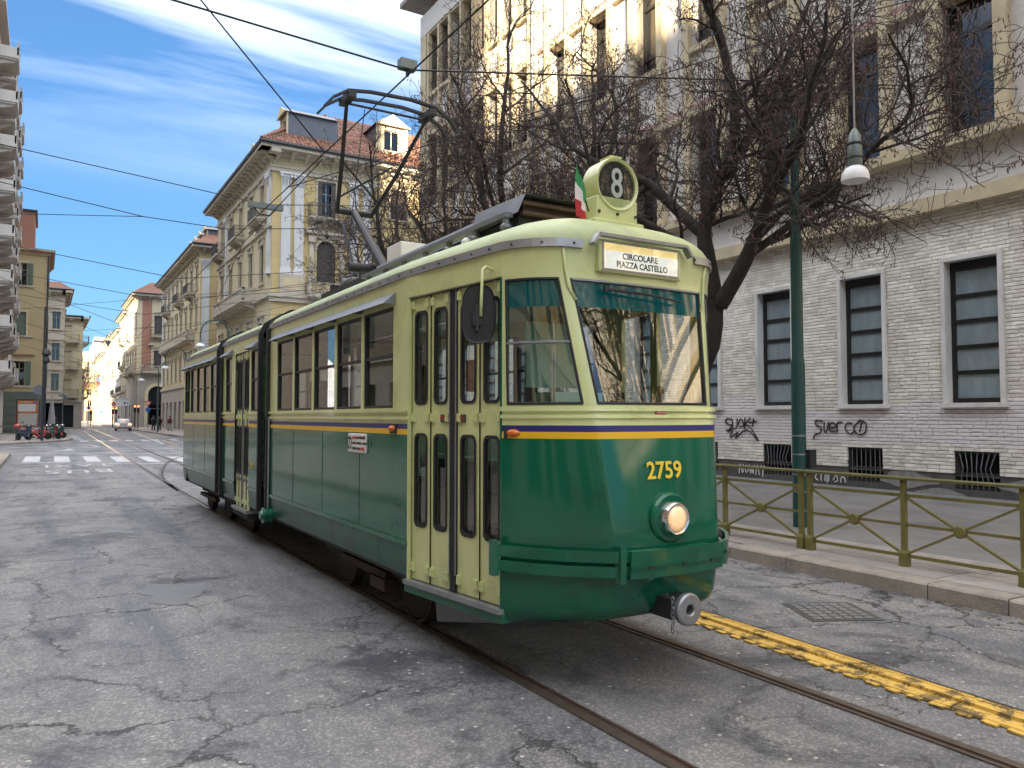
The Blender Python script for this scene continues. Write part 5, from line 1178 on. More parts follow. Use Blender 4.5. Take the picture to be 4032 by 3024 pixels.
# ---------------------------------------------------------------- generic neighbour
def block(name, label, FX, Wd, depth, floors, bays, mats, top, roofh=2.5, style='glass', surr='plain', corn=.9, balc=(), ground='rustic', ret=None, group=None, hw=.6, shut='shutter_brown', retbays=None, pil=(), bal_style='iron', roof_m='roof_tile', skip_rooms=False):
    """building whose main face is in frame FX (u 0..Wd); ret = length of a second face returning at u=Wd (right) if '+', at 0 if '-'"""
    o3 = FX @ Vector((Wd/2, depth/2, 0)); b = thing(name, label, 'building', (o3.x, o3.y, .1), group)
    faces = [(FX, Wd, bays)]
    if ret:
        rz = fr_rz(FX)
        if ret[0] == '+': faces.append((FX @ frame(Wd, 0, R(90)), ret[1], retbays))
        else: faces.append((FX @ frame(0, ret[1], R(-90)), ret[1], retbays))
    gz = floors[0][0]-.9
    for F, w, bs in faces:
        hs = [(c-hw, c+hw, z0, z1) for z0, z1 in floors for c in bs]; gh_ = [(c-1.0, c+1.0, .2, min(3.7, gz-.6)) for c in bs] if gz > 2.5 else []
        MB(F).wall(0, w, gz, top, hs, .28).build('wall', M[mats], b); MB(F).wall(0, w, 0, gz, gh_, .4, -.05).build('ground_floor', M[ground], b)
        MB(F).box(0, w, -.22, 0, gz-.15, gz+.2).build('string_course', M['trim_stone'], b)
        for c, _, z0, z1 in gh_: MB(F).box(c, c+2, .35, .7, z0, z1).build('shopfront', M['room_dark'], b)
        for z0, z1 in floors:
            for c in bs:
                add_window(b, F, c, z0, z1, hw, style, shut=shut)
                if surr: surround(b, F, c, z0, z1, hw, surr)
        for p in pil: 
            if p < w: pilaster(b, F, p, .8, gz+.6, top-1.2, 'white_stucco', 3)
        cornice(b, F, 0, w, top, corn, step=1.4)
    for fi, c, bw, z, st in balc: balcony(b, faces[fi][0], c, bw, z, .9, st)
    MB(FX).box(.4, Wd-.4, .45, depth, .1, top-.05).build('core', M['room_dark'], b)
    if roofh:
        r = MB(FX); o = corn+.05; z = top+.42; q = min(roofh/math.tan(R(36)), depth/2, Wd/2+o-.2); zr = z+q*math.tan(R(36))
        r.quad((-o,-o,z),(Wd+o,-o,z),(Wd+o-q,-o+q,zr),(-o+q,-o+q,zr)); r.quad((-o,depth+o,z),(-o,-o,z),(-o+q,-o+q,zr),(-o+q,depth+o-q,zr)); r.quad((Wd+o,-o,z),(Wd+o,depth+o,z),(Wd+o-q,depth+o-q,zr),(Wd+o-q,-o+q,zr)); r.quad((-o+q,-o+q,zr),(Wd+o-q,-o+q,zr),(Wd+o-q,depth+o-q,zr),(-o+q,depth+o-q,zr)); r.quad((-o,depth+o,z),(-o+q,depth+o-q,zr),(Wd+o-q,depth+o-q,zr),(Wd+o,depth+o,z))
        r.build('roof', M[roof_m], b)
    return b
fl3 = [(12.4,15.2),(17.0,19.4)]
# second yellow building (corner at y 91)
Bb = block('palazzo', 'yellow building with one white corner pilaster and grey dormer roof beyond the ornate palazzo', frame(14.7, 122, R(-90)), 31, 14, [(6.4,9.0),(11.9,14.6),(16.3,19.0)], [2.4,6.2,10,13.8,17.6,21.4,25.2,28.9], 'ochre_pale', 20.6, 2.6, 'louver', 'hood', 1.0,
    balc=((0,26,1.7,16.1,'iron'),(0,17.6,1.7,16.1,'iron'),(0,6.2,1.6,16.1,'iron'),(0,15.5,12,10.8,'stone'),(1,2.9,1.2,16.1,'iron'),(1,2.9,1.2,10.8,'stone')), ret=('+', 14), retbays=[2.9,7,11], pil=(.55,))
FBr = frame(14.7, 91, 0); MB(FBr).wall(0,14,9.5,19.8,[(2.3,3.5,11.9,14.6),(2.3,3.5,16.3,19.0),(6.4,7.6,11.9,14.6),(6.4,7.6,16.3,19),(10.4,11.6,11.9,14.6),(10.4,11.6,16.3,19)],.2,-.012).build('wall', M['ochre'], Bb)
for k in range(4): dormer(Bb, frame(14.7,122,R(-90)), 29-k*3.2, .9, 1.7, 21.6, 1.5, 'ochre_pale')
# sunlit corner building with the big arch (chamfered corner), then the row beyond
def row_building(name, label, x, y0, y1, top, m, floors, style, balc, roofh=2.2, shut='shutter_brown', surr='hood', dep=14, group=None):
    L_ = y1-y0; n = max(2, int(L_/3.6)); bs = [L_*(k+.5)/n for k in range(n)]
    return block(name, label, frame(x, y1, R(-90)), L_, dep, floors, bs, m, top, roofh, style, surr, .95, balc=balc, ret=('+', dep), retbays=[3,7,11], shut=shut)
Cc = row_building('corner_house', 'cream stone corner house with a tall arched doorway lit by the sun', 12.6, 135, 152, 21.0, 'cream_wall', [(9.6,12.4),(15.0,18.0)], 'louver', ((0,13,2.4,8.9,'stone'),(0,5,2.4,8.9,'stone'),(0,8.5,1.6,14.7,'iron'),(1,3,2.6,8.9,'stone'),(1,3,1.2,14.7,'iron')))
FC_ = frame(12.6, 135, 0)
MB(FC_).box(1.3,4.7,-.35,-.04,0,.5).build('arch_step', M['trim_stone'], Cc)
ar = MB(FC_); hw = 1.35; pts = [(3+hw*math.cos(t), -.3, 5.3+hw*math.sin(t)) for t in [math.pi*k/14 for k in range(15)]]; po = [(3+(hw+.5)*math.cos(t), -.3, 5.3+(hw+.5)*math.sin(t)) for t in [math.pi*k/14 for k in range(15)]]
ar.grid([[(p[0],-.0,p[2]) for p in pts], pts, po, [(p[0],0,p[2]) for p in po]]); ar.box(3-hw-.5,3-hw,-.3,0,.1,5.3).box(3+hw,3+hw+.5,-.3,0,.1,5.3).build('archway', M['cream_wall'], Cc)
MB(FC_).poly([(3-hw,-.07,.1),(3+hw,-.07,.1)]+[(p[0],-.07,p[2]) for p in pts]).build('door_glass', M['glass_far'], Cc); MB(FC_).box(3-.06,3+.06,-.12,-.08,.1,6.6).box(3-hw,3+hw,-.12,-.08,3.0,3.15).build('door_frame', M['shutter_brown'], Cc)
for q in (-1,1): MB(FC_).box(3+q*1.05-.42,3+q*1.05+.42,-.5,0,13.2,13.5).build('medallion', M['trim_stone'], Cc)
MB(FC_).wall(5.2,14,8.6,20.6,[],0,-.013).build('brick_face', M['pink_brick'], Cc); MB(FC_).wall(4.0,5.1,8.6,20.6,[],0,-.018).build('brick_face', M['pink_brick'], Cc); MB(FC_).wall(.6,2.0,8.6,20.6,[],0,-.018).build('brick_face', M['pink_brick'], Cc)
row_building('townhouse', 'cream town house with stacked round balconies beside the arched corner house', 12.7, 152.5, 168, 20.2, 'cream_wall', [(6.6,9.2),(11.2,13.8),(15.6,18.0)], 'louver', ((0,8,6,6.3,'iron'),(0,8,3,11,'iron'),(0,8,3,15.4,'iron')))
row_building('townhouse', 'white plastered town house with grey awnings further along the sunny row', 12.8, 168.5, 186, 18.5, 'white_stucco', [(6.4,8.8),(10.6,13),(14.6,16.8)], 'glass', ((0,9,5,6.2,'iron'),(0,9,2,10.4,'iron')))
row_building('townhouse', 'ochre town house near the far end of the sunny row', 13.0, 190, 214, 19.5, 'ochre', [(6.4,8.8),(10.8,13.2),(15,17.2)], 'louver', ((0,6,2,10.6,'iron'),(0,16,2,10.6,'iron')))
row_building('townhouse', 'pale house with a flag hanging from its front before the tall slab', 13.2, 222, 262, 17.5, 'cream_wall', [(5.6,8),(9.6,12),(13.4,15.6)], 'louver', ((0,12,2,9.4,'iron'),(0,26,2,9.4,'iron')))
# end of the street: orange block, tall slab
ob_ = block('end_house', 'plain orange building with a cornice at the end of the street', frame(12.0, 300, 0), 9, 40, [(5.2,7.4),(9,11)], [1.6,4.5,7.4], 'orange_wall', 13.2, 0, 'glass', None, .5, ret=None, ground='orange_wall')
tw = thing('slab_tower', 'tall pale tower block with dark vertical window strips at the end of the street', 'building', (16, 352, .1))
MB().box(13.1,18.4,350,375,.1,27.6).box(16.8,24,353,380,.1,31.5).build('wall', M['cream_wall'], tw)
for x in (14.9,17.2): MB().box(x,x+.55,349.85,350.1,9,27.2).build('window_strip', M['roof_metal'], tw)
for k in range(7): MB().box(18.5,23.6,352.85,353.05,8+k*3.2,9.4+k*3.2).build('window_strip', M['roof_metal'], tw)
MB().box(17.5,22.5,356,370,31.5,34.2).build('penthouse', M['white_stucco'], tw)
# ---------------------------------------------------------------- left side of the street
bal = thing('balcony_tower', 'tall grey apartment block with stacked concrete balconies at the street edge', 'building', (-9, 75, .1))
FBt = frame(-3.3, 63, R(90)); 
flb = [(5.2+3.15*k, 7.4+3.15*k) for k in range(8)]
MB(FBt).wall(0,25,4.2,30.5,[(c-.7,c+.7,a,b_) for a, b_ in flb for c in (2.2,6,9.8,13.6,17.4,21.4,24)],.25).build('wall', mat('tower_render', (.46,.34,.25), .9, var=.1, vscale=1), bal); MB(FBt).wall(0,25,0,4.2,[],0,-.04).build('ground_floor', M['slab_concrete'], bal)
for a, b_ in flb:
    for c in (2.2,6,9.8,13.6,17.4,21.4): add_window(bal, FBt, c, a, b_, .7, 'glass')
    for i, c in enumerate((1.9,6.2,10.5,14.8,19.1,23.0)): balcony(bal, FBt, c, 1.55, a-.15, 1.05 if i % 2 else 1.3, 'slab', 'slab_concrete')
MB(FBt).box(-.4,25.3,-.5,12,30.5,30.9).build('roof_slab', M['slab_concrete'], bal); MB(FBt).box(.2,25,.4,12,.1,30.4).build('core', M['slab_concrete'], bal); MB(FBt).box(-.02,.0,-.03,12,.1,30.5).build('gable', M['tower_render'], bal)
bg_ = thing('beige_house', 'beige plastered house with grey green shutters and a red brick attic', 'building', (-4, 98, .1))
FG = frame(-9, 92, 0); 
hs = [(6.35,7.35,15.1,17.4),(6.35,7.35,10.0,12.4),(6.35,7.35,4.9,7.4),(2.5,3.5,15.1,17.4),(2.5,3.5,10,12.4),(2.5,3.5,4.9,7.4)]
MB(FG).wall(0,9.2,4.3,18.3,hs,.25).build('wall', M['beige_wall'], bg_); MB(FG).wall(0,9.2,0,4.3,[],0,-.05).build('ground_floor', M['green_render'], bg_)
for k in range(5):
    for j in range(6): MB(FG).box(j*1.55+(k%2)*.7,min(9.25,j*1.55+(k%2)*.7+1.5),-.09,-.05,.35+k*.78,.35+k*.78+.72).build('ashlar', M['green_render'], bg_)
for i, (a, b_, c, d) in enumerate(hs):
    add_window(bg_, FG, (a+b_)/2, c, d, .5, 'blind' if i == 1 else 'open', shut='shutter_green'); MB(FG).box(a-.18,b_+.18,-.05,0,d,d+.18).box(a-.18,a,-.05,0,c,d).box(b_,b_+.18,-.05,0,c,d).build('surround', M['cream_wall'], bg_); MB(FG).box(a-.7,b_+.7,-.14,0,c-.16,c).build('sill', M['trim_stone'], bg_)
    if i in (2, 5): MB(FG).box(a-.8,b_+.8,-.2,0,d+.6,d+.72).build('hood', M['pink_stone'], bg_)
for z, h, d in ((18.3,.18,.15),(18.48,.2,.3),(18.68,.16,.5)): MB(FG).box(0,9.2+d,-d,11,z,z+h).build('cornice', M['pink_brick'] if h == .2 else M['beige_wall'], bg_)
MB(FG).box(0,7.9,.2,8,18.8,22.8).build('attic', M['pink_brick'], bg_); MB(FG).box(-.2,8.1,.0,8.2,22.8,22.95).build('attic_coping', M['gutter_dark'], bg_); MB(FG).quad((7.9,-.5,18.9),(9.75,-.5,18.86),(9.75,11,18.86),(7.9,11,19.9)).build('roof', M['roof_tile'], bg_)
FGr = FG @ frame(9.2, 0, R(90)); hr = [(c-.5,c+.5,a,b_) for c in (2.2,5.4,8.6) for a, b_ in ((15.1,17.4),(10,12.4),(4.9,7.4))]
MB(FGr).wall(0,11,4.3,18.3,hr,.25).build('wall', M['beige_wall'], bg_); MB(FGr).wall(0,11,0,4.3,[],0,-.05).build('ground_floor', M['green_render'], bg_)
for a, b_, c, d in hr: add_window(bg_, FGr, (a+b_)/2, c, d, .5, 'open', shut='shutter_green')
MB(FG).box(.3,8.9,.4,10.8,.1,18.2).build('core', M['room_dark'], bg_); MB(FG).cyl((9.15,-.15,.5),(9.15,-.15,18.3),.07).build('downpipe', M['gutter_dark'], bg_)
block('stone_house', 'tall banded stone house behind the beige house', frame(-9, 112, 0), 11.1, 12, [(5,7.2),(8.8,11.0),(12.8,15)], [1.8,5.2,8.6,10.2], 'trim_stone', 17.4, 1.0, 'glass', 'hood', .8, ret=('+', 14), retbays=[2,5.5,9,12.5], hw=.45)
block('bay_house', 'ochre house with stacked curved balconies at the bend of the street', frame(-6, 132, 0), 10.9, 14, [(5,7.4),(9.2,11.6),(13.2,15.4)], [2,5.4,8.9], 'ochre_pale', 16.4, 0, 'louver', 'plain', .8, balc=((0,8.9,1.6,4.8,'iron'),(0,8.9,1.6,9.0,'iron'),(0,8.9,1.6,13.0,'iron'),(1,2.2,1.6,4.8,'iron'),(1,2.2,1.6,9.0,'iron'),(1,2.2,1.6,13,'iron')), ret=('+', 16), retbays=[2.2,6,10,14], shut='cream_wall')
# houses along the left kerb beside and behind the viewer (their shadow covers the street)
def plain_row(name, label, y0, y1, top, m, x=-6.5):
    L_ = y1-y0; n = int(L_/3.4); b = thing(name, label, 'building', (x-6, (y0+y1)/2, .1)); F = frame(x, y0, R(90)); fl_ = [(5.2+3.6*k, 7.6+3.6*k) for k in range(int((top-6)/3.6))]; bs = [L_*(k+.5)/n for k in range(n)]
    MB(F).wall(0,L_,4.2,top,[(c-.6,c+.6,a,b_) for a, b_ in fl_ for c in bs],.25).build('wall', M[m], b); MB(F).wall(0,L_,0,4.2,[(c-.9,c+.9,.2,3.4) for c in bs],.4,-.05).build('ground_floor', M['rustic'], b)
    for a, b_ in fl_:
        for c in bs: add_window(b, F, c, a, b_, .6, 'louver')
        MB(F).box(0,L_,-.15,0,a-.75,a-.5).build('string_course', M['trim_stone'], b)
    MB(F).box(-.5,L_+.5,-.9,14,top,top+.5).build('roof_slab', M['trim_stone'], b); MB(F).box(.3,L_-.3,.4,14,.1,top).build('core', M['room_dark'], b)
    return b
mat('house_brown', (.26,.20,.15), .9, var=.12, vscale=1)
plain_row('apartment_house', 'three storey brown apartment house across the street with louvred shutters', 0, 42, 16.0, 'house_brown', -9)
plain_row('apartment_house', 'long low ochre apartment house across the street behind the viewer', -90, -1, 16.0, 'ochre', -9)
plain_row('shade_block', 'tall pale block added out of view to shade the palazzo', -62, 10, 57.0, 'cream_wall', -40)  # unseen block added to shade the palazzo and its roof
plain_row('shade_block', 'mid height cream block added out of view, lower to let sun reach the dormer', -78, -62.5, 48.5, 'cream_wall', -40)  # added block, kept lower so sun reaches the palazzo dormer
plain_row('shade_block', 'lower ochre block added out of view, cut low for a sun patch on the brick building', -107.5, -78.5, 39.5, 'ochre_pale', -41)  # added block, low enough to let sun onto the brick building's upper storeys
# ================================================================ bare trees on the pavement
mat('bark', (.042,.036,.034), .9, var=.35, vscale=9, bump=.8, bscale=30, stretch=(1,1,.4)); mat('twig', (.052,.040,.037), .85, var=.25, vscale=3); mat('pod', (.085,.036,.030), .7, var=.3, vscale=4)
def make_tree(name, label, base, limbs, seed, dens=1.0, trunk_r=.17, group='bare trees on the right pavement'):
    rg = random.Random(seed); th, tw_, pods = MB(), MB(), MB(); b3 = Vector(base)
    def rv(s): return Vector((rg.uniform(-s,s), rg.uniform(-s,s), rg.uniform(-s,s)))
    def pod(p):
        for _ in range(rg.randint(2,6)):
            d = (Vector((0,0,-1))+rv(.45)).normalized(); s = d.cross(Vector((rg.random(),rg.random(),.1))).normalized()*.0085; q = p+rv(.05); l = rg.uniform(.05,.10)
            pods.add([q, q+d*l*.5+s, q+d*l, q+d*l*.5-s], [(0,1,2,3)])
    def branch(p, d, r, L_, lvl, tgt=None):
        n = (7,6,5,4,3)[lvl] if lvl < 5 else 3; pts = [Vector(p)]; rs = [r]; d = d.normalized(); q = Vector(p); zig = (.20,.30,.36,.42,.42)[min(lvl,4)]
        for i in range(n):
            d = (d+rv(zig)+Vector((0,0,(.03,.01,.02,.02,.02)[min(lvl,4)]))).normalized(); q = q+d*(L_/n); pts.append(q.copy()); rs.append(r*(1-.62*(i+1)/n))
        (th if lvl < 3 else tw_).tube(pts, [max(q_, .0052) for q_ in rs], (8,7,5,3,3)[min(lvl,4)], cap=False)
        if lvl >= 4:
            if rg.random() < .42: pod(pts[-1])
            return
        k = max(2, round((5.6,6.2,5.4,4.6)[lvl]*dens)); 
        for j in range(k):
            t = .22+.78*(j+rg.random()*.8)/k; i = min(int(t*n), n-1); pp = pts[i].lerp(pts[i+1], t*n-i); ax = (pts[i+1]-pts[i]).normalized()
            side = ax.cross(rv(1)).normalized(); nd = (ax*rg.uniform(.35,.9)+side*rg.uniform(.6,1.1)+Vector((0,0,rg.uniform(-.1,.35) if lvl < 3 else rg.uniform(-.3,.35)))).normalized()
            branch(pp, nd, rs[i]*rg.uniform(.45,.66), L_*rg.uniform(.42,.70), lvl+1)
    tr = limbs['trunk']; trunk = MB(); rr_ = [trunk_r*(1.25 if i == 0 else 1-.22*i/len(tr)) for i in range(len(tr))]; sp_ = spline3(tr, 5); trunk.tube(sp_, [rr_[min(int(i/5), len(rr_)-1)]+rg.uniform(-.012,.012) for i in range(len(sp_))], 12, cap=True)
    for pl_ in limbs['limbs']:
        sp2 = spline3(pl_['p'], 4); n = len(sp2); r0 = pl_['r']*1.22; rs = [r0*(1-.6*i/(n-1))+rg.uniform(-.004,.004) for i in range(n)]; trunk.tube(sp2, rs, 9, cap=True)
        k = max(3, round(len(pl_['p'])*1.9*dens))
        for j in range(k):
            t = .28+.72*(j+rg.random()*.7)/k; x = min(int(t*(n-1)), n-2); pp = sp2[x]; ax = (sp2[x+1]-sp2[x]).normalized(); side = ax.cross(rv(1)).normalized()
            nd = (ax*rg.uniform(.3,.8)+side*rg.uniform(.6,1.0)+Vector((0,0,rg.uniform(-.15,.30)))).normalized(); branch(pp, nd, rs[x]*rg.uniform(.36,.55), rg.uniform(1.2,2.0), 1)
        branch(sp2[-1], (sp2[-1]-sp2[-2]), rs[-1], 1.8, 1)
    t = thing(name, label, 'tree', b3, group)
    trunk.build('trunk', M['bark'], t, smooth=True); th.build('branches', M['bark'], t, smooth=True)
    cr = tw_.build('crown', M['twig'], t, kind='stuff'); pods.build('seed_pods', M['pod'], t, kind='stuff')
    return t
def spline3(pts, n=4):
    o = []; pts = [Vector(p) for p in pts]
    for i in range(len(pts)-1):
        p0, p1, p2, p3 = pts[max(i-1,0)], pts[i], pts[i+1], pts[min(i+2,len(pts)-1)]
        for k in range(n): t = k/n; o.append(.5*((2*p1)+(p2-p0)*t+(2*p0-5*p1+4*p2-p3)*t*t+(3*p1-p0-3*p2+p3)*t**3))
    o.append(pts[-1]); return o
t1 = make_tree('bare_tree', 'bare tree with dark knobbly trunk just behind the tram cab', (9.9,10.7,.14), dict(
    trunk=[(9.9,10.7,.0),(9.88,10.45,1.2),(9.86,10.0,2.2),(9.82,9.45,3.2),(9.8,9.42,3.9)],
    limbs=[dict(r=.13, p=[(9.8,9.4,3.8),(9.75,9.5,4.5),(9.78,9.6,5.1),(9.85,9.35,5.8),(9.9,9.0,6.5),(9.7,8.9,7.4),(9.5,9.0,8.4)]),
           dict(r=.12, p=[(9.82,9.3,3.7),(9.85,8.85,4.25),(9.9,8.55,4.8),(9.6,8.1,5.1),(9.2,7.5,5.35),(8.8,6.8,5.6)]),
           dict(r=.09, p=[(9.78,9.55,4.9),(9.6,10.1,5.5),(9.3,10.6,6.1),(9.0,11.2,6.4),(8.6,11.9,7.0)]),
           dict(r=.06, p=[(9.85,8.8,4.4),(10.2,8.1,4.9),(10.4,7.3,5.4),(10.3,6.7,5.75),(10.2,6.3,5.85)]),
           dict(r=.08, p=[(9.78,9.5,4.4),(9.3,9.9,4.9),(8.7,10.2,5.3),(8.1,10.4,5.9)]),
           dict(r=.08, p=[(9.85,9.2,5.9),(10.2,8.9,6.6),(10.5,8.6,7.4),(10.6,8.3,8.2)])]), 21, .92)
t2 = make_tree('bare_tree', 'bare tree with a bent main limb rising behind the tram roof', (9.85,15.3,.14), dict(
    trunk=[(9.85,15.3,0),(9.8,15.25,1.3),(9.85,15.3,2.6),(9.8,15.2,4.0)],
    limbs=[dict(r=.14, p=[(9.8,15.2,3.9),(9.7,15.0,4.9),(9.75,14.9,5.6),(9.6,15.5,6.1),(9.4,16.2,6.5),(9.2,16.6,7.4),(9.2,16.8,8.6)]),
           dict(r=.10, p=[(9.8,15.2,4.2),(9.9,14.5,5.0),(10.0,13.7,5.6),(9.8,12.9,6.5),(9.7,12.6,7.6)]),
           dict(r=.10, p=[(9.8,15.3,4.0),(9.4,16.2,4.8),(9.0,17.2,5.4),(8.7,18.2,6.1),(8.6,18.9,6.9)]),
           dict(r=.09, p=[(9.75,14.95,5.2),(10.3,14.2,6.0),(10.7,13.6,7.2),(10.8,13.2,8.4)]),
           dict(r=.085, p=[(9.6,15.5,6.0),(9.0,15.2,6.8),(8.6,14.6,7.8),(8.5,14.2,9.0)]),
           dict(r=.08, p=[(9.7,15.1,4.6),(9.1,14.6,5.2),(8.4,14.2,5.8),(7.9,13.9,6.6)])]), 5, .92)
t3 = make_tree('bare_tree', 'smaller bare tree nearest the end of the brick building', (9.85,21.4,.14), dict(
    trunk=[(9.85,21.4,0),(9.8,21.3,1.4),(9.85,21.4,2.7),(9.8,21.3,3.9)],
    limbs=[dict(r=.12, p=[(9.8,21.3,3.8),(9.6,21.6,5.0),(9.5,22.0,6.2),(9.3,22.2,7.6)]), dict(r=.10, p=[(9.8,21.3,3.9),(9.7,20.6,5.0),(9.9,20.0,6.2),(9.7,19.6,7.6)]),
           dict(r=.09, p=[(9.8,21.3,3.9),(9.3,22.4,4.8),(8.9,23.4,5.8),(8.7,24.0,7.0)]), dict(r=.09, p=[(9.7,21.4,4.6),(9.0,21.0,5.6),(8.3,20.8,6.6),(8.0,20.6,7.8)])]), 9, .9, .15)
t0 = copy_tree(t2); t0.location = (9.9,-3.2,.14); t0.rotation_euler.z = R(70); t0['label'] = 'bare tree further down the pavement behind the viewer'
for i, (x, y, s, rz, lb) in enumerate(((5.6,168,1.15,20,'bare tree at the bend beyond the curved balconies'),(7.2,205,1.3,140,'bare reddish tree far along the left of the street'),(8.2,240,1.3,250,'small looking bare tree near the end of the street'))):
    c = copy_tree(t3); c.location = (x, y, .13); c.scale = (s, s, s*1.25); c.rotation_euler.z = R(rz); c['label'] = lb; c['group'] = 'bare trees far down the street'
# ================================================================ pavement railing
mat('rail_olive', (.16,.143,.042), .55, var=.18, vscale=7, grime=(.10,.065,.025), gscale=6); mat('handrail_top', (.12,.115,.045), .4, var=.2, vscale=6)
def railing(label, posts, x=8.15):
    t = thing('railing', label, 'railing', (x, posts[0], PZ), 'olive railings along the right kerb')
    z = PZ
    MB().add([(x-.05,posts[0]+.06,z+.96),(x+.05,posts[0]+.06,z+.96),(x+.05,posts[-1]-.06,z+.96),(x-.05,posts[-1]-.06,z+.96),(x-.05,posts[0]+.06,z+.985),(x+.05,posts[0]+.06,z+.985),(x+.05,posts[-1]-.06,z+.985),(x-.05,posts[-1]-.06,z+.985),(x,posts[0]+.06,z+.998),(x,posts[-1]-.06,z+.998)], [(0,1,2,3),(0,4,8,5,1),(2,6,9,7,3),(0,3,7,4),(1,5,6,2),(4,7,9,8),(8,9,6,5)]).build('handrail', M['handrail_top'], t)
    for y in posts:
        p = MB().box(x-.028,x+.028,y-.028,y+.028,z,z+.96); o = p.build('post', M['rail_olive'], t, bevel=.006); MB().add([(x+a*s,y+b*s,z+h) for h, s in ((0,.045),(.16,.045),(.19,.032)) for a, b in ((-1,-1),(1,-1),(1,1),(-1,1))], [(0,1,5,4),(1,2,6,5),(2,3,7,6),(3,0,4,7),(4,5,9,8),(5,6,10,9),(6,7,11,10),(7,4,8,11),(8,9,10,11)]).build('shoe', M['rail_olive'], o)
    for a, b in zip(posts[:-1], posts[1:]):
        m_ = (a+b)/2
        for h in (.79,.13): MB().bar((x,a-.03,z+h),(x,b+.03,z+h),.022,.035).build('rail', M['rail_olive'], t)
        for a2, b2 in ((a-.03,m_+.05),(m_-.05,b+.03)): MB().bar((x,a2,z+.47),(x,b2,z+.47),.018,.03).build('mid_rail', M['rail_olive'], t)
        for q, h in ((a-.03,.77),(a-.03,.15),(b+.03,.77),(b+.03,.15)): MB().bar((x,q,z+h),(x,m_,z+.46),.022,.032,up=(1,0,0)).build('diagonal', M['rail_olive'], t)
        MB().lathe([(0,-.035),(.055,-.032),(.065,-.02),(.065,.02),(.055,.032),(0,.035)], (x,m_,z+.46), 20, 'X').build('boss', M['rail_olive'], t, smooth=35)
railing('olive iron railing section beside the green pole, partly behind the tram', [11.4,10.15,8.90,7.66,6.40])
railing('olive iron railing section with rusty posts nearest the manhole cover', [6.27,5.05,3.83,2.60,1.38])
# ================================================================ lamps and poles
mat('pole_green', (.012,.062,.056), .38, var=.2, vscale=6, grime=(.03,.06,.055), gscale=5); mat('lamp_white', (.80,.80,.82), .35); mat('lamp_grey', (.16,.19,.18), .4, .4)
po = thing('pole', 'tall dark green steel pole with clamps standing by the railing', 'pole', (9.79,7.71,PZ))
MB().lathe([(.104,0),(.102,2.45),(.098,2.5),(.086,2.56),(.085,4.35),(.081,4.42),(.068,4.48),(.066,6.3),(0,6.32)], (9.79,7.71,PZ), 20).build('shaft', M['pole_green'], po, smooth=35)
for z in (.38,.66,.92,1.22,1.5): MB().lathe([(.105,0),(.109,0),(.109,.022),(.105,.022)], (9.79,7.71,z), 20).build('clamp', M['zinc'], po)
MB().box(9.84,9.98,7.55,7.66,1.02,1.30).build('junction_box', M['dark_metal'], po)
pn = thing('pendant_lamp', 'white domed pendant lamp hanging on a wire among the twigs', 'street lamp', (8.2,5.6,4.6))
MB().lathe([(.155,.0),(.16,.04),(.148,.10),(.117,.15),(.078,.17),(.07,.18)], (8.2,5.6,4.60), 20).build('shade', M['lamp_white'], pn, smooth=40); MB().lathe([(.07,0),(.086,.03),(.086,.23),(.078,.27),(.078,.36),(.04,.44),(.016,.47)], (8.2,5.6,4.77), 16).build('housing', M['lamp_grey'], pn, smooth=35)
for z in (4.86,5.03): MB().lathe([(.087,0),(.092,.008),(.092,.024),(.087,.03)], (8.2,5.6,z), 16).build('ring', M['dark_metal'], pn)
MB().cyl((8.2,5.6,5.22),(8.2,5.6,7.62),.011,n=6).build('rod', M['zinc'], pn)
def gooseneck(x, y, h, reach, label, group='swan neck street lamps', side=-1, s=1.0):
    t = thing('street_lamp', label, 'street lamp', (x, y, .13), group); r = reach/2
    arc = [(x+side*(r-r*math.cos(a)), y, h+r*math.sin(a)*1.1) for a in [math.pi*k/14 for k in range(15)]]
    MB().tube([(x,y,.13),(x,y,1.2),(x,y,1.25),(x,y,h)]+arc[1:]+[(x+side*reach,y,h-.35)], [.10,.10,.07,.055]+[.045]*15, 10).build('pole', M['pole_green'], t, smooth=35)
    X = x+side*reach; MB().lathe([(.05,.45),(.08,.42),(.09,.2),(.16,.12),(.17,.0)], (X,y,h-.8), 14).build('bell', M['lamp_grey'], t, smooth=35); MB().lathe([(.17,.12),(.30,.02),(.33,-.10),(.30,-.11),(0,-.06)], (X,y,h-.82), 16).build('shade', M['lamp_white'], t, smooth=35)
gooseneck(11.38, 58.2, 7.7, 1.9, 'swan neck street lamp in front of the ornate palazzo'); gooseneck(10.75, 73, 6.9, 1.7, 'swan neck street lamp in front of the second yellow building'); gooseneck(10.75, 92, 6.6, 1.7, 'swan neck street lamp behind the three walkers'); gooseneck(2.3, 121, 6.4, 1.2, 'swan neck street lamp beside the brown kiosk', side=-1); gooseneck(7.6, 175, 6.4, 1.5, 'swan neck street lamp far down the street by the bare trees')
hl_ = thing('wall_lantern', 'dark lantern cluster on a tall post at the corner island', 'street lamp', (-.02,62.2,.13))
MB().tube([(-.02,62.2,.13),(-.02,62.2,9.4)], [.09,.055], 10).build('post', M['dark_metal'], hl_); 
for z, r in ((6.1,.22),(5.6,.18)): MB().lathe([(.05,.42),(.1,.4),(r,.25),(r*1.3,.05),(r*1.3,0),(r*.6,-.12),(0,-.2)], (.12,62.2,z), 12).build('lantern', M['dark_metal'], hl_)
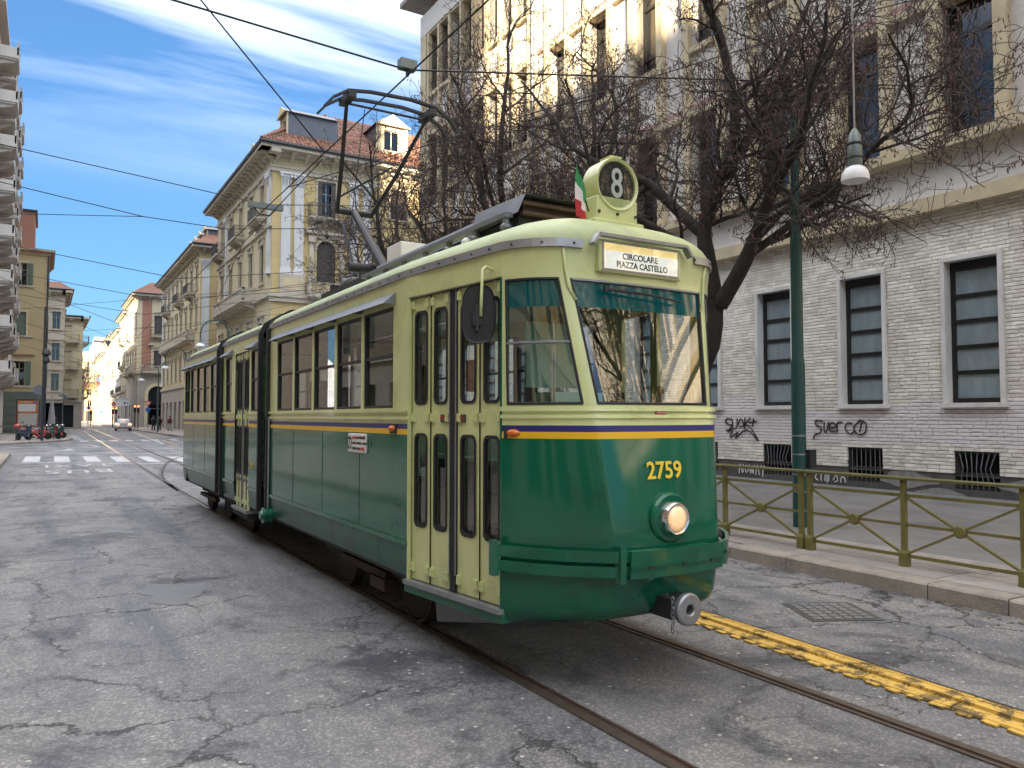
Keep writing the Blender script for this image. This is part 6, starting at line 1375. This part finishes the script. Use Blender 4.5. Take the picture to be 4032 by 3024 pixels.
# ================================================================ wires
mat('wire', (.012,.013,.016), .6)
def wire(label, pts, r=.013, sag=0., name='overhead_wire', cat='wire', group=None):
    P_ = []
    for a, b in zip(pts[:-1], pts[1:]):
        a, b = Vector(a), Vector(b); n = 8 if sag else 1
        for k in range(n): t = k/n; q = a.lerp(b, t); q.z -= sag*4*t*(1-t); P_.append(q)
    P_.append(Vector(pts[-1])); c = P_[len(P_)//2].copy(); return tag(MB().tube(P_, r, 5).build(name, M['wire'], origin=c), label, cat, group)
TZ = 5.79
tr_ = [(tx, y, TZ+.16*math.sin(math.pi*((y+20)%26)/26)*0) for y in (-25,0,8.84,16)]+[(tx+shift(y), y, 5.75) for y in (22,30,40,60,80,100,120)]
wire('trolley wire over the tracks touched by the tram collector', tr_, .010)
wire('branch trolley wire curving towards the side street', [(tx,11.4,5.72),(tx+.25,18,5.75),(tx+1.5,28,5.8),(tx+3.4,36,5.8),(tx+8,43,5.85),(tx+16,46,5.9)], .009)
wire('span wire crossing above the pantograph to the brick building', [(-9,8.6,6.6),(tx,8.2,5.86),(16.4,7.6,8.3)], .012)
wire('pull off wire from the trolley wire up to the left', [(tx,11.3,5.80),(-9,-.7,10.6)], .010)
wire('lamp span wire above the pendant lamp', [(16.4,4.6,8.6),(8.2,5.6,7.62),(-9,6.6,6.6)], .008); wire('thin cable crossing in front of the bare trees', [(tx,13.4,5.8),(10,6.5,7.6),(16.4,2.0,9.4)], .009)
wire('span wire with a joint left of the palazzo', [(-9,20.4,8.1),(1.9,19.6,6.45),(tx+.1,19.2,6.30),(16.4,18.4,7.8)], .011); wire('level wire running left from the joint', [(1.9,19.6,6.45),(-9,21.2,5.6)], .009)
lv_ = (('first span wire across the junction',27,7.4,6.3,8.2),('second span wire across the junction',33,8.0,6.4,8.0),('third span wire across the junction',39,7.6,6.5,8.6),('span wire above the crossing stripes',45,8.8,6.4,8.4),('span wire before the scooter corner',54,9.5,6.5,9.6),('span wire above the scooter corner',63,9.2,6.6,9.4),('span wire beside the balcony tower',72,8.4,6.6,8.8),('span wire beside the beige house',82,8.6,6.6,9.0),('span wire between beige house and second palazzo',93,8.8,6.6,9.2),('span wire before the stone house',106,8.4,6.6,9.0),('span wire before the arched corner house',120,8.6,6.6,9.0),('far span wire at the bend',136,8.6,6.8,9.0),('farthest span wire over the street',158,9.0,7.0,9.4))
for i, (lb, y, zl, zm, zr) in enumerate(lv_):
    xl = -9 if y < 38 else (-3.3 if y < 90 else .2); s_ = (i % 3-1)*2.5
    wire(lb, [(xl, y+s_, zl), (tx+shift(y), y, zm), (14.6, y-s_*.6, zr)], .012 if y < 60 else .016, group='span wires over the street')
for i, (lb, a, b) in enumerate((('slanting stay wire from the palazzo to the island lantern post',(14.6,64,9.5),(-.02,62.2,7.6)),('slanting stay wire over the zebra crossing',(16.4,33,8.6),(-3.3,63.5,9.0)),('slanting stay wire from the brick building end',(16.4,35.4,9.4),(tx+.3,30,5.9)),('slanting stay wire towards the beige house',(14.6,78,9.2),(.2,93,9.4)))): wire(lb, [a, b], .012)
ins_ = thing('wire_insulator', 'grey insulator where the span wire meets the trolley wire', 'insulator', (tx,8.2,5.86)); MB().box(tx-.10,tx+.10,8.14,8.26,5.86,5.97).build('body', M['lamp_grey'], ins_); MB().bar((tx,8.2,5.86),(tx,8.2,5.78),.03).build('clip', M['dark_metal'], ins_)
hg = thing('wire_hanger', 'grey double hanger carrying the trolley wires before the palazzo', 'insulator', (tx,15,5.8)); MB().box(tx-.3,tx+.35,14.95,15.07,5.80,5.90).build('body', M['lamp_grey'], hg); MB().tube([(tx-.2,15,5.8),(tx-.1,15,5.68),(tx+.1,15,5.68),(tx+.2,15,5.8)], .015, 6).build('loop', M['dark_metal'], hg)
wire('level wire carrying the double hanger', [(-9,15.6,7.2),(tx,15,5.88),(16.4,14.4,7.4)], .009)
# ================================================================ corner island furniture
mat('rail_dkgreen', (.02,.045,.04), .5); mat('scooter_red', (.55,.03,.025), .25, coat=.6); mat('scooter_blue', (.02,.035,.09), .25, coat=.6); mat('seat_grey', (.30,.30,.30), .7); mat('tyre', (.015,.015,.015), .8)
mat('bin_green', (.02,.10,.07), .5); mat('board_orange', (.55,.17,.05), .6); mat('paper', (.62,.62,.60), .7); mat('map_paper', (.45,.46,.42), .8, var=.3, vscale=6); mat('sign_blue', (.03,.12,.45), .5); mat('sign_red', (.55,.03,.03), .5); mat('sign_back', (.17,.18,.21), .5, .3); mat('wood_brown', (.11,.06,.035), .8)
rp_ = [(-2.9,62.6),(-1.54,63.66-.6),(-.76,63.4),(.03,64.2),(.73,65.3),(1.15,66.4)]
rl = thing('railing', 'dark green tubular railing around the scooter corner', 'railing', (-.7,63.4,.13))
for x, y in rp_: MB().cyl((x,y,.13),(x,y,1.13),.035,n=8).build('post', M['rail_dkgreen'], rl)
for a, b in zip(rp_[:-1], rp_[1:]):
    for z in (1.12,.66): MB().cyl((*a,z),(*b,z),.028,n=8).build('rail', M['rail_dkgreen'], rl)
r2 = thing('railing', 'dark green railing end on the near left kerb', 'railing', (-1.75,30,.16))
for y in (26,28.5,31,33.5): MB().cyl((-1.78,y,.16),(-1.78,y,1.2),.05,n=10).build('post', M['rail_dkgreen'], r2)
for a, b in ((26,28.5),(28.5,31),(31,33.5)):
    for z in (1.17,.68): MB().cyl((-1.78,a,z),(-1.78,b,z),.03,n=8).build('rail', M['rail_dkgreen'], r2)
def scooter(label, x, y, rz, body, box=None):
    t = thing('scooter', label, 'scooter', (x, y, .13), 'scooters parked on the corner island', rz=rz)
    def P(mb, name, m, par=t, sm=False):
        o = bpy.data.objects.new(name, mb.mesh(name, M[m], sm)); C.objects.link(o); o.parent = par; return o
    for wx in (-.62,.62):
        w = P(MB().lathe([(.15,-.05),(.22,-.045),(.235,0),(.22,.045),(.15,.05)], (wx,0,.235), 20, 'Y'), 'wheel', 'tyre', sm=40); P(MB().lathe([(0,-.045),(.05,-.05),(.15,-.035),(.15,.035),(.05,.05),(0,.045)], (wx,0,.235), 16, 'Y'), 'rim', 'chrome', w, 40)
    b = MB(); secs = [(-.85,.10,.45,.62),(-.65,.17,.42,.76),(-.35,.19,.34,.78),(-.1,.16,.26,.66),(.05,.14,.20,.32),(.30,.14,.20,.30),(.42,.15,.22,.55)]
    b.grid([[(x_, w_*math.cos(a), zl+(zh-zl)*(.5+.5*math.sin(a))) for a in [math.pi*2*k/12 for k in range(13)]] for x_, w_, zl, zh in secs]); P(b, 'body', body, sm=True)
    s = MB(); s.grid([[(.36+.10*h+.02*abs(q), q*(.24-.05*abs(h-.5)), .30+.68*h) for q in (-1,-.5,0,.5,1)] for h in (0,.25,.5,.75,1)]); s.grid([[(.40+.10*h+.02*abs(q), q*(.24-.05*abs(h-.5)), .30+.68*h) for q in (-1,-.5,0,.5,1)] for h in (0,.25,.5,.75,1)]); P(s, 'leg_shield', body, sm=True)
    P(MB().grid([[(.62+.30*math.cos(a), q*.10, .235+.30*math.sin(a)) for a in [math.pi*(.05+.9*k/8) for k in range(9)]] for q in (-1,0,1)]), 'mudguard', body, sm=True); P(MB().cyl((.62,0,.25),(.46,0,1.02),.03), 'fork', 'dark_metal')
    P(MB().tube([(.40,-.32,1.02),(.46,-.12,1.06),(.46,.12,1.06),(.40,.32,1.02)], .025, 8), 'handlebar', 'dark_metal'); P(MB().lathe([(0,.1),(.06,.09),(.08,0),(.07,-.08),(0,-.1)], (.52,0,1.0), 12, 'X'), 'headlamp', 'chrome', sm=True)
    P(MB().box(-.75,.0,-.13,.13,.76,.84), 'seat', 'seat_grey'); P(MB().tube([(-.1,.12,.25),(-.5,.16,.24),(-.8,.15,.3)], .045, 8), 'exhaust', 'chrome'); P(MB().tube([(.42,.28,1.03),(.38,.34,1.22)], .01, 5).lathe([(0,-.01),(.06,-.01),(.06,.01)], (.38,.35,1.26), 10, 'X'), 'mirror', 'dark_metal')
    if box: P(MB().lathe([(.0,0),(.19,.0),(.21,.1),(.20,.22),(.12,.30),(0,.31)], (-.85,0,.84), 14), 'top_case', box, sm=True)
scooter('dark blue scooter with a red top case at the railing', -1.1, 64.6, R(60), 'scooter_blue', 'scooter_red'); scooter('red and black scooter standing side on behind the railing', -.25, 65.3, R(8), 'scooter_red'); scooter('bright red scooter with front wheel turned to the bin', .45, 66.8, R(-25), 'scooter_red'); scooter('dark green scooter with pale stripes beside the bin', .8, 69.5, R(-15), 'bin_green'); scooter('blue scooter half hidden in the middle of the parked row', .0, 70.5, R(15), 'scooter_blue')
bn = thing('litter_bin', 'dark green plastic litter bin at the end of the railing', 'bin', (1.15,70.5,.13)); MB().add([(1.15+a*w,70.5+b*w,z) for z, w in ((.13,.26),(1.0,.33),(1.06,.35),(1.15,.30)) for a, b in ((-1,-1),(1,-1),(1,1),(-1,1))], [(4*i+k,4*i+(k+1)%4,4*i+4+(k+1)%4,4*i+4+k) for i in range(3) for k in range(4)]+[(12,13,14,15)]).build('body', M['bin_green'], bn); MB().lathe([(0,-.01),(.09,-.01),(.09,.01)], (1.15,70.16,.98), 14, 'Y').build('badge', M['paper'], bn)
bo = thing('map_board', 'tall orange city map board marked TORINO behind the scooters', 'sign', (-1.2,86,.13)); MB().box(-2.05,-.35,86,86.14,.3,3.32).build('panel', M['board_orange'], bo); MB().box(-2.0,-.6,85.97,86.0,2.28,2.98).build('list_sheet', M['paper'], bo); MB().box(-1.95,-.5,85.96,86.0,.95,2.1).build('map_sheet', M['map_paper'], bo); MB().box(-2.14,-2.05,86,86.14,.13,3.4).box(-.35,-.26,86,86.14,.13,3.4).box(-2.14,-.26,85.99,86.15,3.32,3.42).build('frame', M['dark_metal'], bo)
text_mb('TORINO', .26, Matrix.Translation((-1.4,85.985,3.14)), .004).build('lettering', M['paper'], bo); MB().box(-.85,-.5,85.98,86,3.08,3.2).build('strip', M['sign_blue'], bo)
def pole_sign(label, x, y, h, parts, group=None, r=.035):
    t = thing('road_sign', label, 'road sign', (x, y, .13), group); MB().cyl((x,y,.13),(x,y,h),r,n=8).build('post', M['grey_metal'], t)
    for (kind, z, s, m, m2) in parts:
        Y = y-.06
        if kind == 'disc': MB().lathe([(0,-.012),(s,-.012),(s,.012),(0,.012)], (x,Y,z), 24, 'Y').build('disc', M[m], t); m2 and MB().lathe([(0,-.016),(s*.78,-.016)], (x,Y,z), 24, 'Y').build('face', M[m2], t)
        if kind == 'bar': MB().lathe([(0,-.012),(s,-.012),(s,.012),(0,.012)], (x,Y,z), 24, 'Y').build('disc', M[m], t); MB().box(x-s*.7,x+s*.7,Y-.02,Y-.012,z-s*.15,z+s*.15).build('bar', M[m2], t)
        if kind == 'yield': MB().prism([(x-s,Y,z+s*.8),(x+s,Y,z+s*.8),(x,Y,z-s*.9)], (0,.02,0)).build('plate', M[m], t); MB().prism([(x-s*.62,Y-.006,z+s*.58),(x+s*.62,Y-.006,z+s*.58),(x,Y-.006,z-s*.48)], (0,.006,0)).build('face', M[m2], t)
        if kind == 'board': MB().box(x-s,x+s,Y,Y+.02,z-s*.8,z+s*.8).build('plate', M[m], t); MB().lathe([(0,-.01),(s*.35,-.01)], (x-s*.4,Y-.01,z), 16, 'Y').build('face', M[m2], t); MB().box(x+s*.35,x+s*.5,Y-.012,Y-.004,z-s*.5,z+s*.5).build('arrow', M['ink'], t)
    return t
pole_sign('round grey back of a road sign on the island corner', -.3, 66.6, 4.2, (('disc',3.75,.36,'sign_back',None),)); pole_sign('give way triangle above a blue direction disc', 11.75, 111, 3.9, (('yield',3.45,.45,'sign_red','paper'),('disc',2.7,.30,'sign_blue',None))); pole_sign('white lane board with a blue disc and an arrow', 9.25, 112, 4.3, (('board',3.55,.42,'paper','sign_blue'),)); pole_sign('no entry disc above a blue disc beyond the white car', 8.9, 128, 4.1, (('bar',3.65,.30,'sign_red','paper'),('disc',3.0,.28,'sign_blue',None))); pole_sign('red ringed disc far down beside the left kerb', 6.9, 155, 3.6, (('disc',3.3,.33,'sign_red','sign_blue'),)); pole_sign('blue disc sign before the end of the street', 10.6, 185, 3.2, (('disc',2.7,.40,'sign_blue',None),)); pole_sign('square grey back of a sign panel beside the kiosk', 2.1, 112, 4.6, (('board',4.2,.42,'sign_back','sign_back'),))
mat('light_red', (.8,.05,.02), .4, emit=(1,.06,.02), estr=2.0); mat('light_off', (.02,.02,.02), .4)
def traffic_light(label, x, y, z, heads=1):
    t = thing('traffic_light', label, 'traffic light', (x, y, .13), 'red traffic lights at the junction'); 
    for k in range(heads):
        X = x+k*.42; MB().cyl((X,y,.13),(X,y,z+.2),.06,n=8).build('post', M['dark_metal'], t); MB().box(X-.16,X+.16,y-.12,y+.12,z-.75,z+.28).build('head', M['light_off'], t)
        for j, m in ((0,'light_red'),(1,'light_off'),(2,'light_off')): MB().lathe([(0,-.03),(.08,-.025),(.11,0)], (X,y-.13,z+.1-j*.32), 14, 'Y').build('lamp', M[m], t); MB().grid([[(X+.13*math.cos(a), q, z+.1-j*.32+.13*math.sin(a)) for a in [math.pi*k2/6 for k2 in range(7)]] for q in (y-.12,y-.30)]).build('visor', M['light_off'], t)
traffic_light('pair of red traffic lights by the arched corner house', 10.85, 118, 3.1, 2); traffic_light('red traffic light under the no entry sign', 8.7, 126, 2.9, 2); traffic_light('red traffic light far down the left kerb', 7.0, 150, 2.9, 1)
ki = thing('kiosk', 'brown kiosk with a flat roof on the left pavement', 'kiosk', (1.0,120,.13)); MB().box(.1,1.75,119,122,.13,2.7).build('body', M['wood_brown'], ki); MB().box(-.1,1.95,118.8,122.2,2.7,2.9).build('roof', M['dark_metal'], ki); MB().box(.3,1.6,118.95,119,1.1,2.3).build('window', M['glass_far'], ki)
um = thing('parasol', 'closed grey parasol standing against the beige house', 'parasol', (.9,88,.13)); MB().cyl((.75,89,.13),(.75,89,3.9),.03,n=8).build('pole', M['grey_metal'], um); MB().lathe([(.03,3.6),(.12,3.2),(.24,2.2),(.34,1.0),(.28,.95)], (.75,89,.1), 12).build('canopy', M['seat_grey'], um, smooth=40)
bnr = thing('street_banner', 'pale street sign board hanging on a wire above the road', 'banner', (5.3,95,9.9)); MB().box(4.55,5.6,95,95.04,9.85,10.15).build('board', M['paper'], bnr); MB().prism([(5.6,95,10.15),(6.3,95,10.12),(5.95,95,9.35)], (0,.04,0)).build('pennant', M['sign_back'], bnr)
fg = thing('flag', 'blue and red flag hanging on the pale house far down the street', 'flag', (12.6,228,10.5)); MB().tube([(13.2,228,10),(11.8,227,12.0)], .04, 6).build('staff', M['dark_metal'], fg); MB().grid([[(11.8+.9*u_+.1*math.sin(v*6), 227+.3*u_, 12-1.6*v-.6*u_) for u_ in (0,.33,.66,1)] for v in (0,.25,.5)]).build('flag_band', M['sign_blue'], fg); MB().grid([[(11.8+.9*u_+.1*math.sin(v*6), 227+.3*u_, 12-1.6*v-.6*u_) for u_ in (0,.33,.66,1)] for v in (.5,.75,1)]).build('flag_band', M['sign_red'], fg)
mm_ = MB(); rg = random.Random(4); rows = []
for j in range(3): rows.append([(-2400+i*160, 3600+j*500, (0, 120, 250)[j]*(1+.35*math.sin(i*.9+j)+.25*math.sin(i*2.3)) if j else -2) for i in range(31)])
mm_.grid(rows).build('mountains', mat('mountain', (.50,.55,.62), .9, var=.25, vscale=.004), kind='structure', smooth=True)
# ================================================================ the car and the walkers
mat('car_white', (.62,.63,.65), .25, coat=.7); mat('tail_red', (.6,.02,.015), .2, emit=(1,.10,.05), estr=1.2, coat=.5)
def car(label, x, y, paintm='car_white'):
    t = thing('parked_car' if False else 'car', label, 'car', (x, y, 0)); Fc = frame(x, y, R(-2.5))
    secs = [(0,.28,.62,.80,.84),(.12,.26,.66,.88,.90),(.7,.22,.70,.90,.92),(2.2,.22,.74,.90,.93),(3.6,.22,.72,.88,.90),(4.2,.26,.66,.82,.86),(4.45,.32,.58,.70,.76)]
    b = MB(Fc); b.grid([[(s*q, y_, z) for s, q, z in ((-1,w*.86,z0),(-1,w,z0+.18),(-1,w2,zm+.1),(-1,w*.93,zm+.32),(0,0,zm+.36),(1,w*.93,zm+.32),(1,w2,zm+.1),(1,w,z0+.18),(1,w*.86,z0))] for y_, z0, zm, w, w2 in secs]); b.poly([(s*q, 0, z) for s, q, z in ((-1,.69,.28),(-1,.8,.46),(-1,.84,.72),(-1,.74,.94),(1,.74,.94),(1,.84,.72),(1,.8,.46),(1,.69,.28))]); b.build('body', M[paintm], t, smooth=40)
    c = MB(Fc); c.grid([[(s*q, y_, z) for s, q, z in ((-1,w0,.95),(-1,w1,zt-.06),(-1,w1*.9,zt),(1,w1*.9,zt),(1,w1,zt-.06),(1,w0,.95))] for y_, w0, w1, zt in ((.10,.76,.66,1.0),(.30,.78,.64,1.40),(.55,.80,.63,1.50),(1.6,.82,.64,1.52),(2.5,.80,.60,1.44),(3.3,.76,.62,1.0))]); c.build('cabin', M[paintm], t, smooth=40)
    MB(Fc).add([(-.60,.115,1.02),(.60,.115,1.02),(.54,.31,1.38),(-.54,.31,1.38)], [(0,1,2,3)]).build('rear_window', M['room_dark'], t)
    for s in (-1, 1):
        MB(Fc).add([(s*.795,.5,1.0),(s*.815,2.6,1.0),(s*.66,2.3,1.4),(s*.655,.65,1.42)], [(0,1,2,3)]).build('side_window', M['room_dark'], t)
        MB(Fc).box(min(s*.5,s*.86),max(s*.5,s*.86),-.02,.12,.74,.92).build('tail_light', M['tail_red'], t)
        for wy in (.85,3.6):
            w = MB(Fc).lathe([(.2,-.1),(.31,-.1),(.33,0),(.31,.1),(.2,.1)], (s*.80,wy,.33), 18, 'X').build('wheel', M['tyre'], t, smooth=40); MB(Fc).lathe([(0,-.105),(.2,-.1),(.2,.1),(0,.105)], (s*.80,wy,.33), 14, 'X').build('rim', M['zinc'], w)
    MB(Fc).box(-.25,.25,-.02,.0,.62,.73).build('number_plate', M['paper'], t); MB(Fc).box(-.74,.74,-.05,.12,.30,.46).build('bumper', M['rubber'], t); MB(Fc).box(-.45,.45,-.06,.05,.33,.38).build('bumper_trim', M['zinc'], t); MB(Fc).box(-.16,.16,.27,.29,1.40,1.44).build('brake_light', M['tail_red'], t)
car('white car driving away with its brake lights on', 8.55, 106)
mat('skin', (.45,.28,.20), .6); mat('hair_dark', (.03,.022,.018), .8); mat('coat_black', (.018,.018,.022), .8, var=.2); mat('coat_maroon', (.10,.02,.025), .8, var=.2); mat('trouser_dark', (.022,.022,.028), .85); mat('trouser_pale', (.45,.44,.42), .85)
def person(label, x, y, rz, coat, trous, h=1.74, stride=.18, z=.13, group=None, armfwd=.1):
    t = thing('person', label, 'person', (x, y, z), group, rz=rz); k = h/1.74
    V_ = {'pelvis':(0,0,.94,.15),'belly':(0,0,1.12,.14),'chest':(0,.01,1.32,.155),'neck':(0,.02,1.49,.058),'jaw':(0,-.01,1.57,.075),'head':(0,.0,1.66,.092),'crown':(0,.01,1.72,.06)}
    E_ = [('pelvis','belly'),('belly','chest'),('chest','neck'),('neck','jaw'),('jaw','head'),('head','crown')]
    for s, n in ((-1,'l'),(1,'r')):
        st = stride*s
        V_.update({n+'hip':(s*.09,0,.90,.095),n+'knee':(s*.095,-st*.5,.50,.062),n+'ank':(s*.095,-st*.9+.03,.09,.042),n+'toe':(s*.10,-st*.9-.14,.035,.035),n+'sh':(s*.17,.01,1.40,.062),n+'el':(s*.23,.03+st*.3,1.13,.048),n+'wr':(s*.22,-armfwd+st*.5,.90,.034),n+'hand':(s*.215,-armfwd+st*.55-.02,.82,.036)})
        E_ += [('pelvis',n+'hip'),(n+'hip',n+'knee'),(n+'knee',n+'ank'),(n+'ank',n+'toe'),('chest',n+'sh'),(n+'sh',n+'el'),(n+'el',n+'wr'),(n+'wr',n+'hand')]
    names = list(V_); me = bpy.data.meshes.new('body'); me.from_pydata([tuple(c*k for c in V_[n][:3]) for n in names], [(names.index(a), names.index(b)) for a, b in E_], []); me.materials.append(M['skin'])
    o = bpy.data.objects.new('body', me); C.objects.link(o); o.parent = t; sk = o.modifiers.new('skin', 'SKIN'); sk.use_smooth_shade = True
    for i, n in enumerate(names): me.skin_vertices[0].data[i].radius = (V_[n][3]*k*.93,)*2
    me.skin_vertices[0].data[0].use_root = True; su_ = o.modifiers.new('sub', 'SUBSURF'); su_.levels = su_.render_levels = 1
    def cloth(name, m, chains):
        mb = MB()
        for ch in chains: mb.tube([tuple(c*k for c in V_[n][:3]) for n, _ in ch], [r*k for _, r in ch], 10)
        ob = bpy.data.objects.new(name, mb.mesh(name, M[m], True)); C.objects.link(ob); ob.parent = t
    cloth('coat', coat, [[('pelvis',.20),('belly',.185),('chest',.20),('neck',.085)]]+[[('chest',.10),(n+'sh',.09),(n+'el',.075),(n+'wr',.06)] for n in 'lr']); cloth('trousers', trous, [[('pelvis',.12),(n+'hip',.115),(n+'knee',.085),(n+'ank',.07)] for n in 'lr']); cloth('shoes', 'ink', [[(n+'ank',.055),(n+'toe',.045)] for n in 'lr'])
    hb = MB(); hb.lathe([(.101*k,-.05*k),(.104*k,.02*k),(.085*k,.075*k),(.04*k,.10*k),(0,.105*k)], (0,.012,1.67*k), 12); ob = bpy.data.objects.new('hair', hb.mesh('hair', M['hair_dark'], True)); C.objects.link(ob); ob.parent = t
person('walker in a long black coat nearest the kerb', 11.15, 99.4, R(10), 'coat_black', 'trouser_dark', 1.78, group='walkers on the right pavement'); person('walker in a short dark jacket and dark trousers', 11.75, 99.1, R(-8), 'coat_black', 'trouser_dark', 1.72, -.16, group='walkers on the right pavement'); person('walker in a maroon jacket and pale trousers', 12.6, 97.0, R(20), 'coat_maroon', 'trouser_pale', 1.70, .2, group='walkers on the right pavement'); person('dark clothed person waiting beside the kiosk', 1.35, 112, R(160), 'coat_black', 'trouser_dark', 1.7, .05); person('person crossing beyond the white car', 9.3, 124, R(90), 'coat_black', 'trouser_dark', 1.75, .22, 0)
# fallen pods and bits of litter in the gutter and on the pavement
mat('dry_leaf', (.13,.08,.045), .9, var=.4, vscale=20)
lt = MB(); rg = random.Random(8)
for k in range(420):
    if k % 3: x, y, z = rg.gauss(7.36,.10), rg.uniform(1.5,14), .004
    else: x, y, z = rg.uniform(7.9,12.5), rg.uniform(1.5,16), .158 if False else .156
    if x > 7.46 and z < .1: x = 7.40
    a = rg.uniform(0,6.28); l = rg.uniform(.012,.045); w = l*rg.uniform(.2,.6); c, s = math.cos(a), math.sin(a)
    lt.add([(x-c*l-s*w*.1,y-s*l,z+.002),(x+s*w,y-c*w,z+.006),(x+c*l,y+s*l,z+.003+rg.random()*.01),(x-s*w,y+c*w,z+.007)], [(0,1,2,3)])
tag(lt.build('leaf_litter', M['dry_leaf'], kind='stuff'), 'dry pods and leaf scraps scattered in the gutter and on the pavement', 'litter')
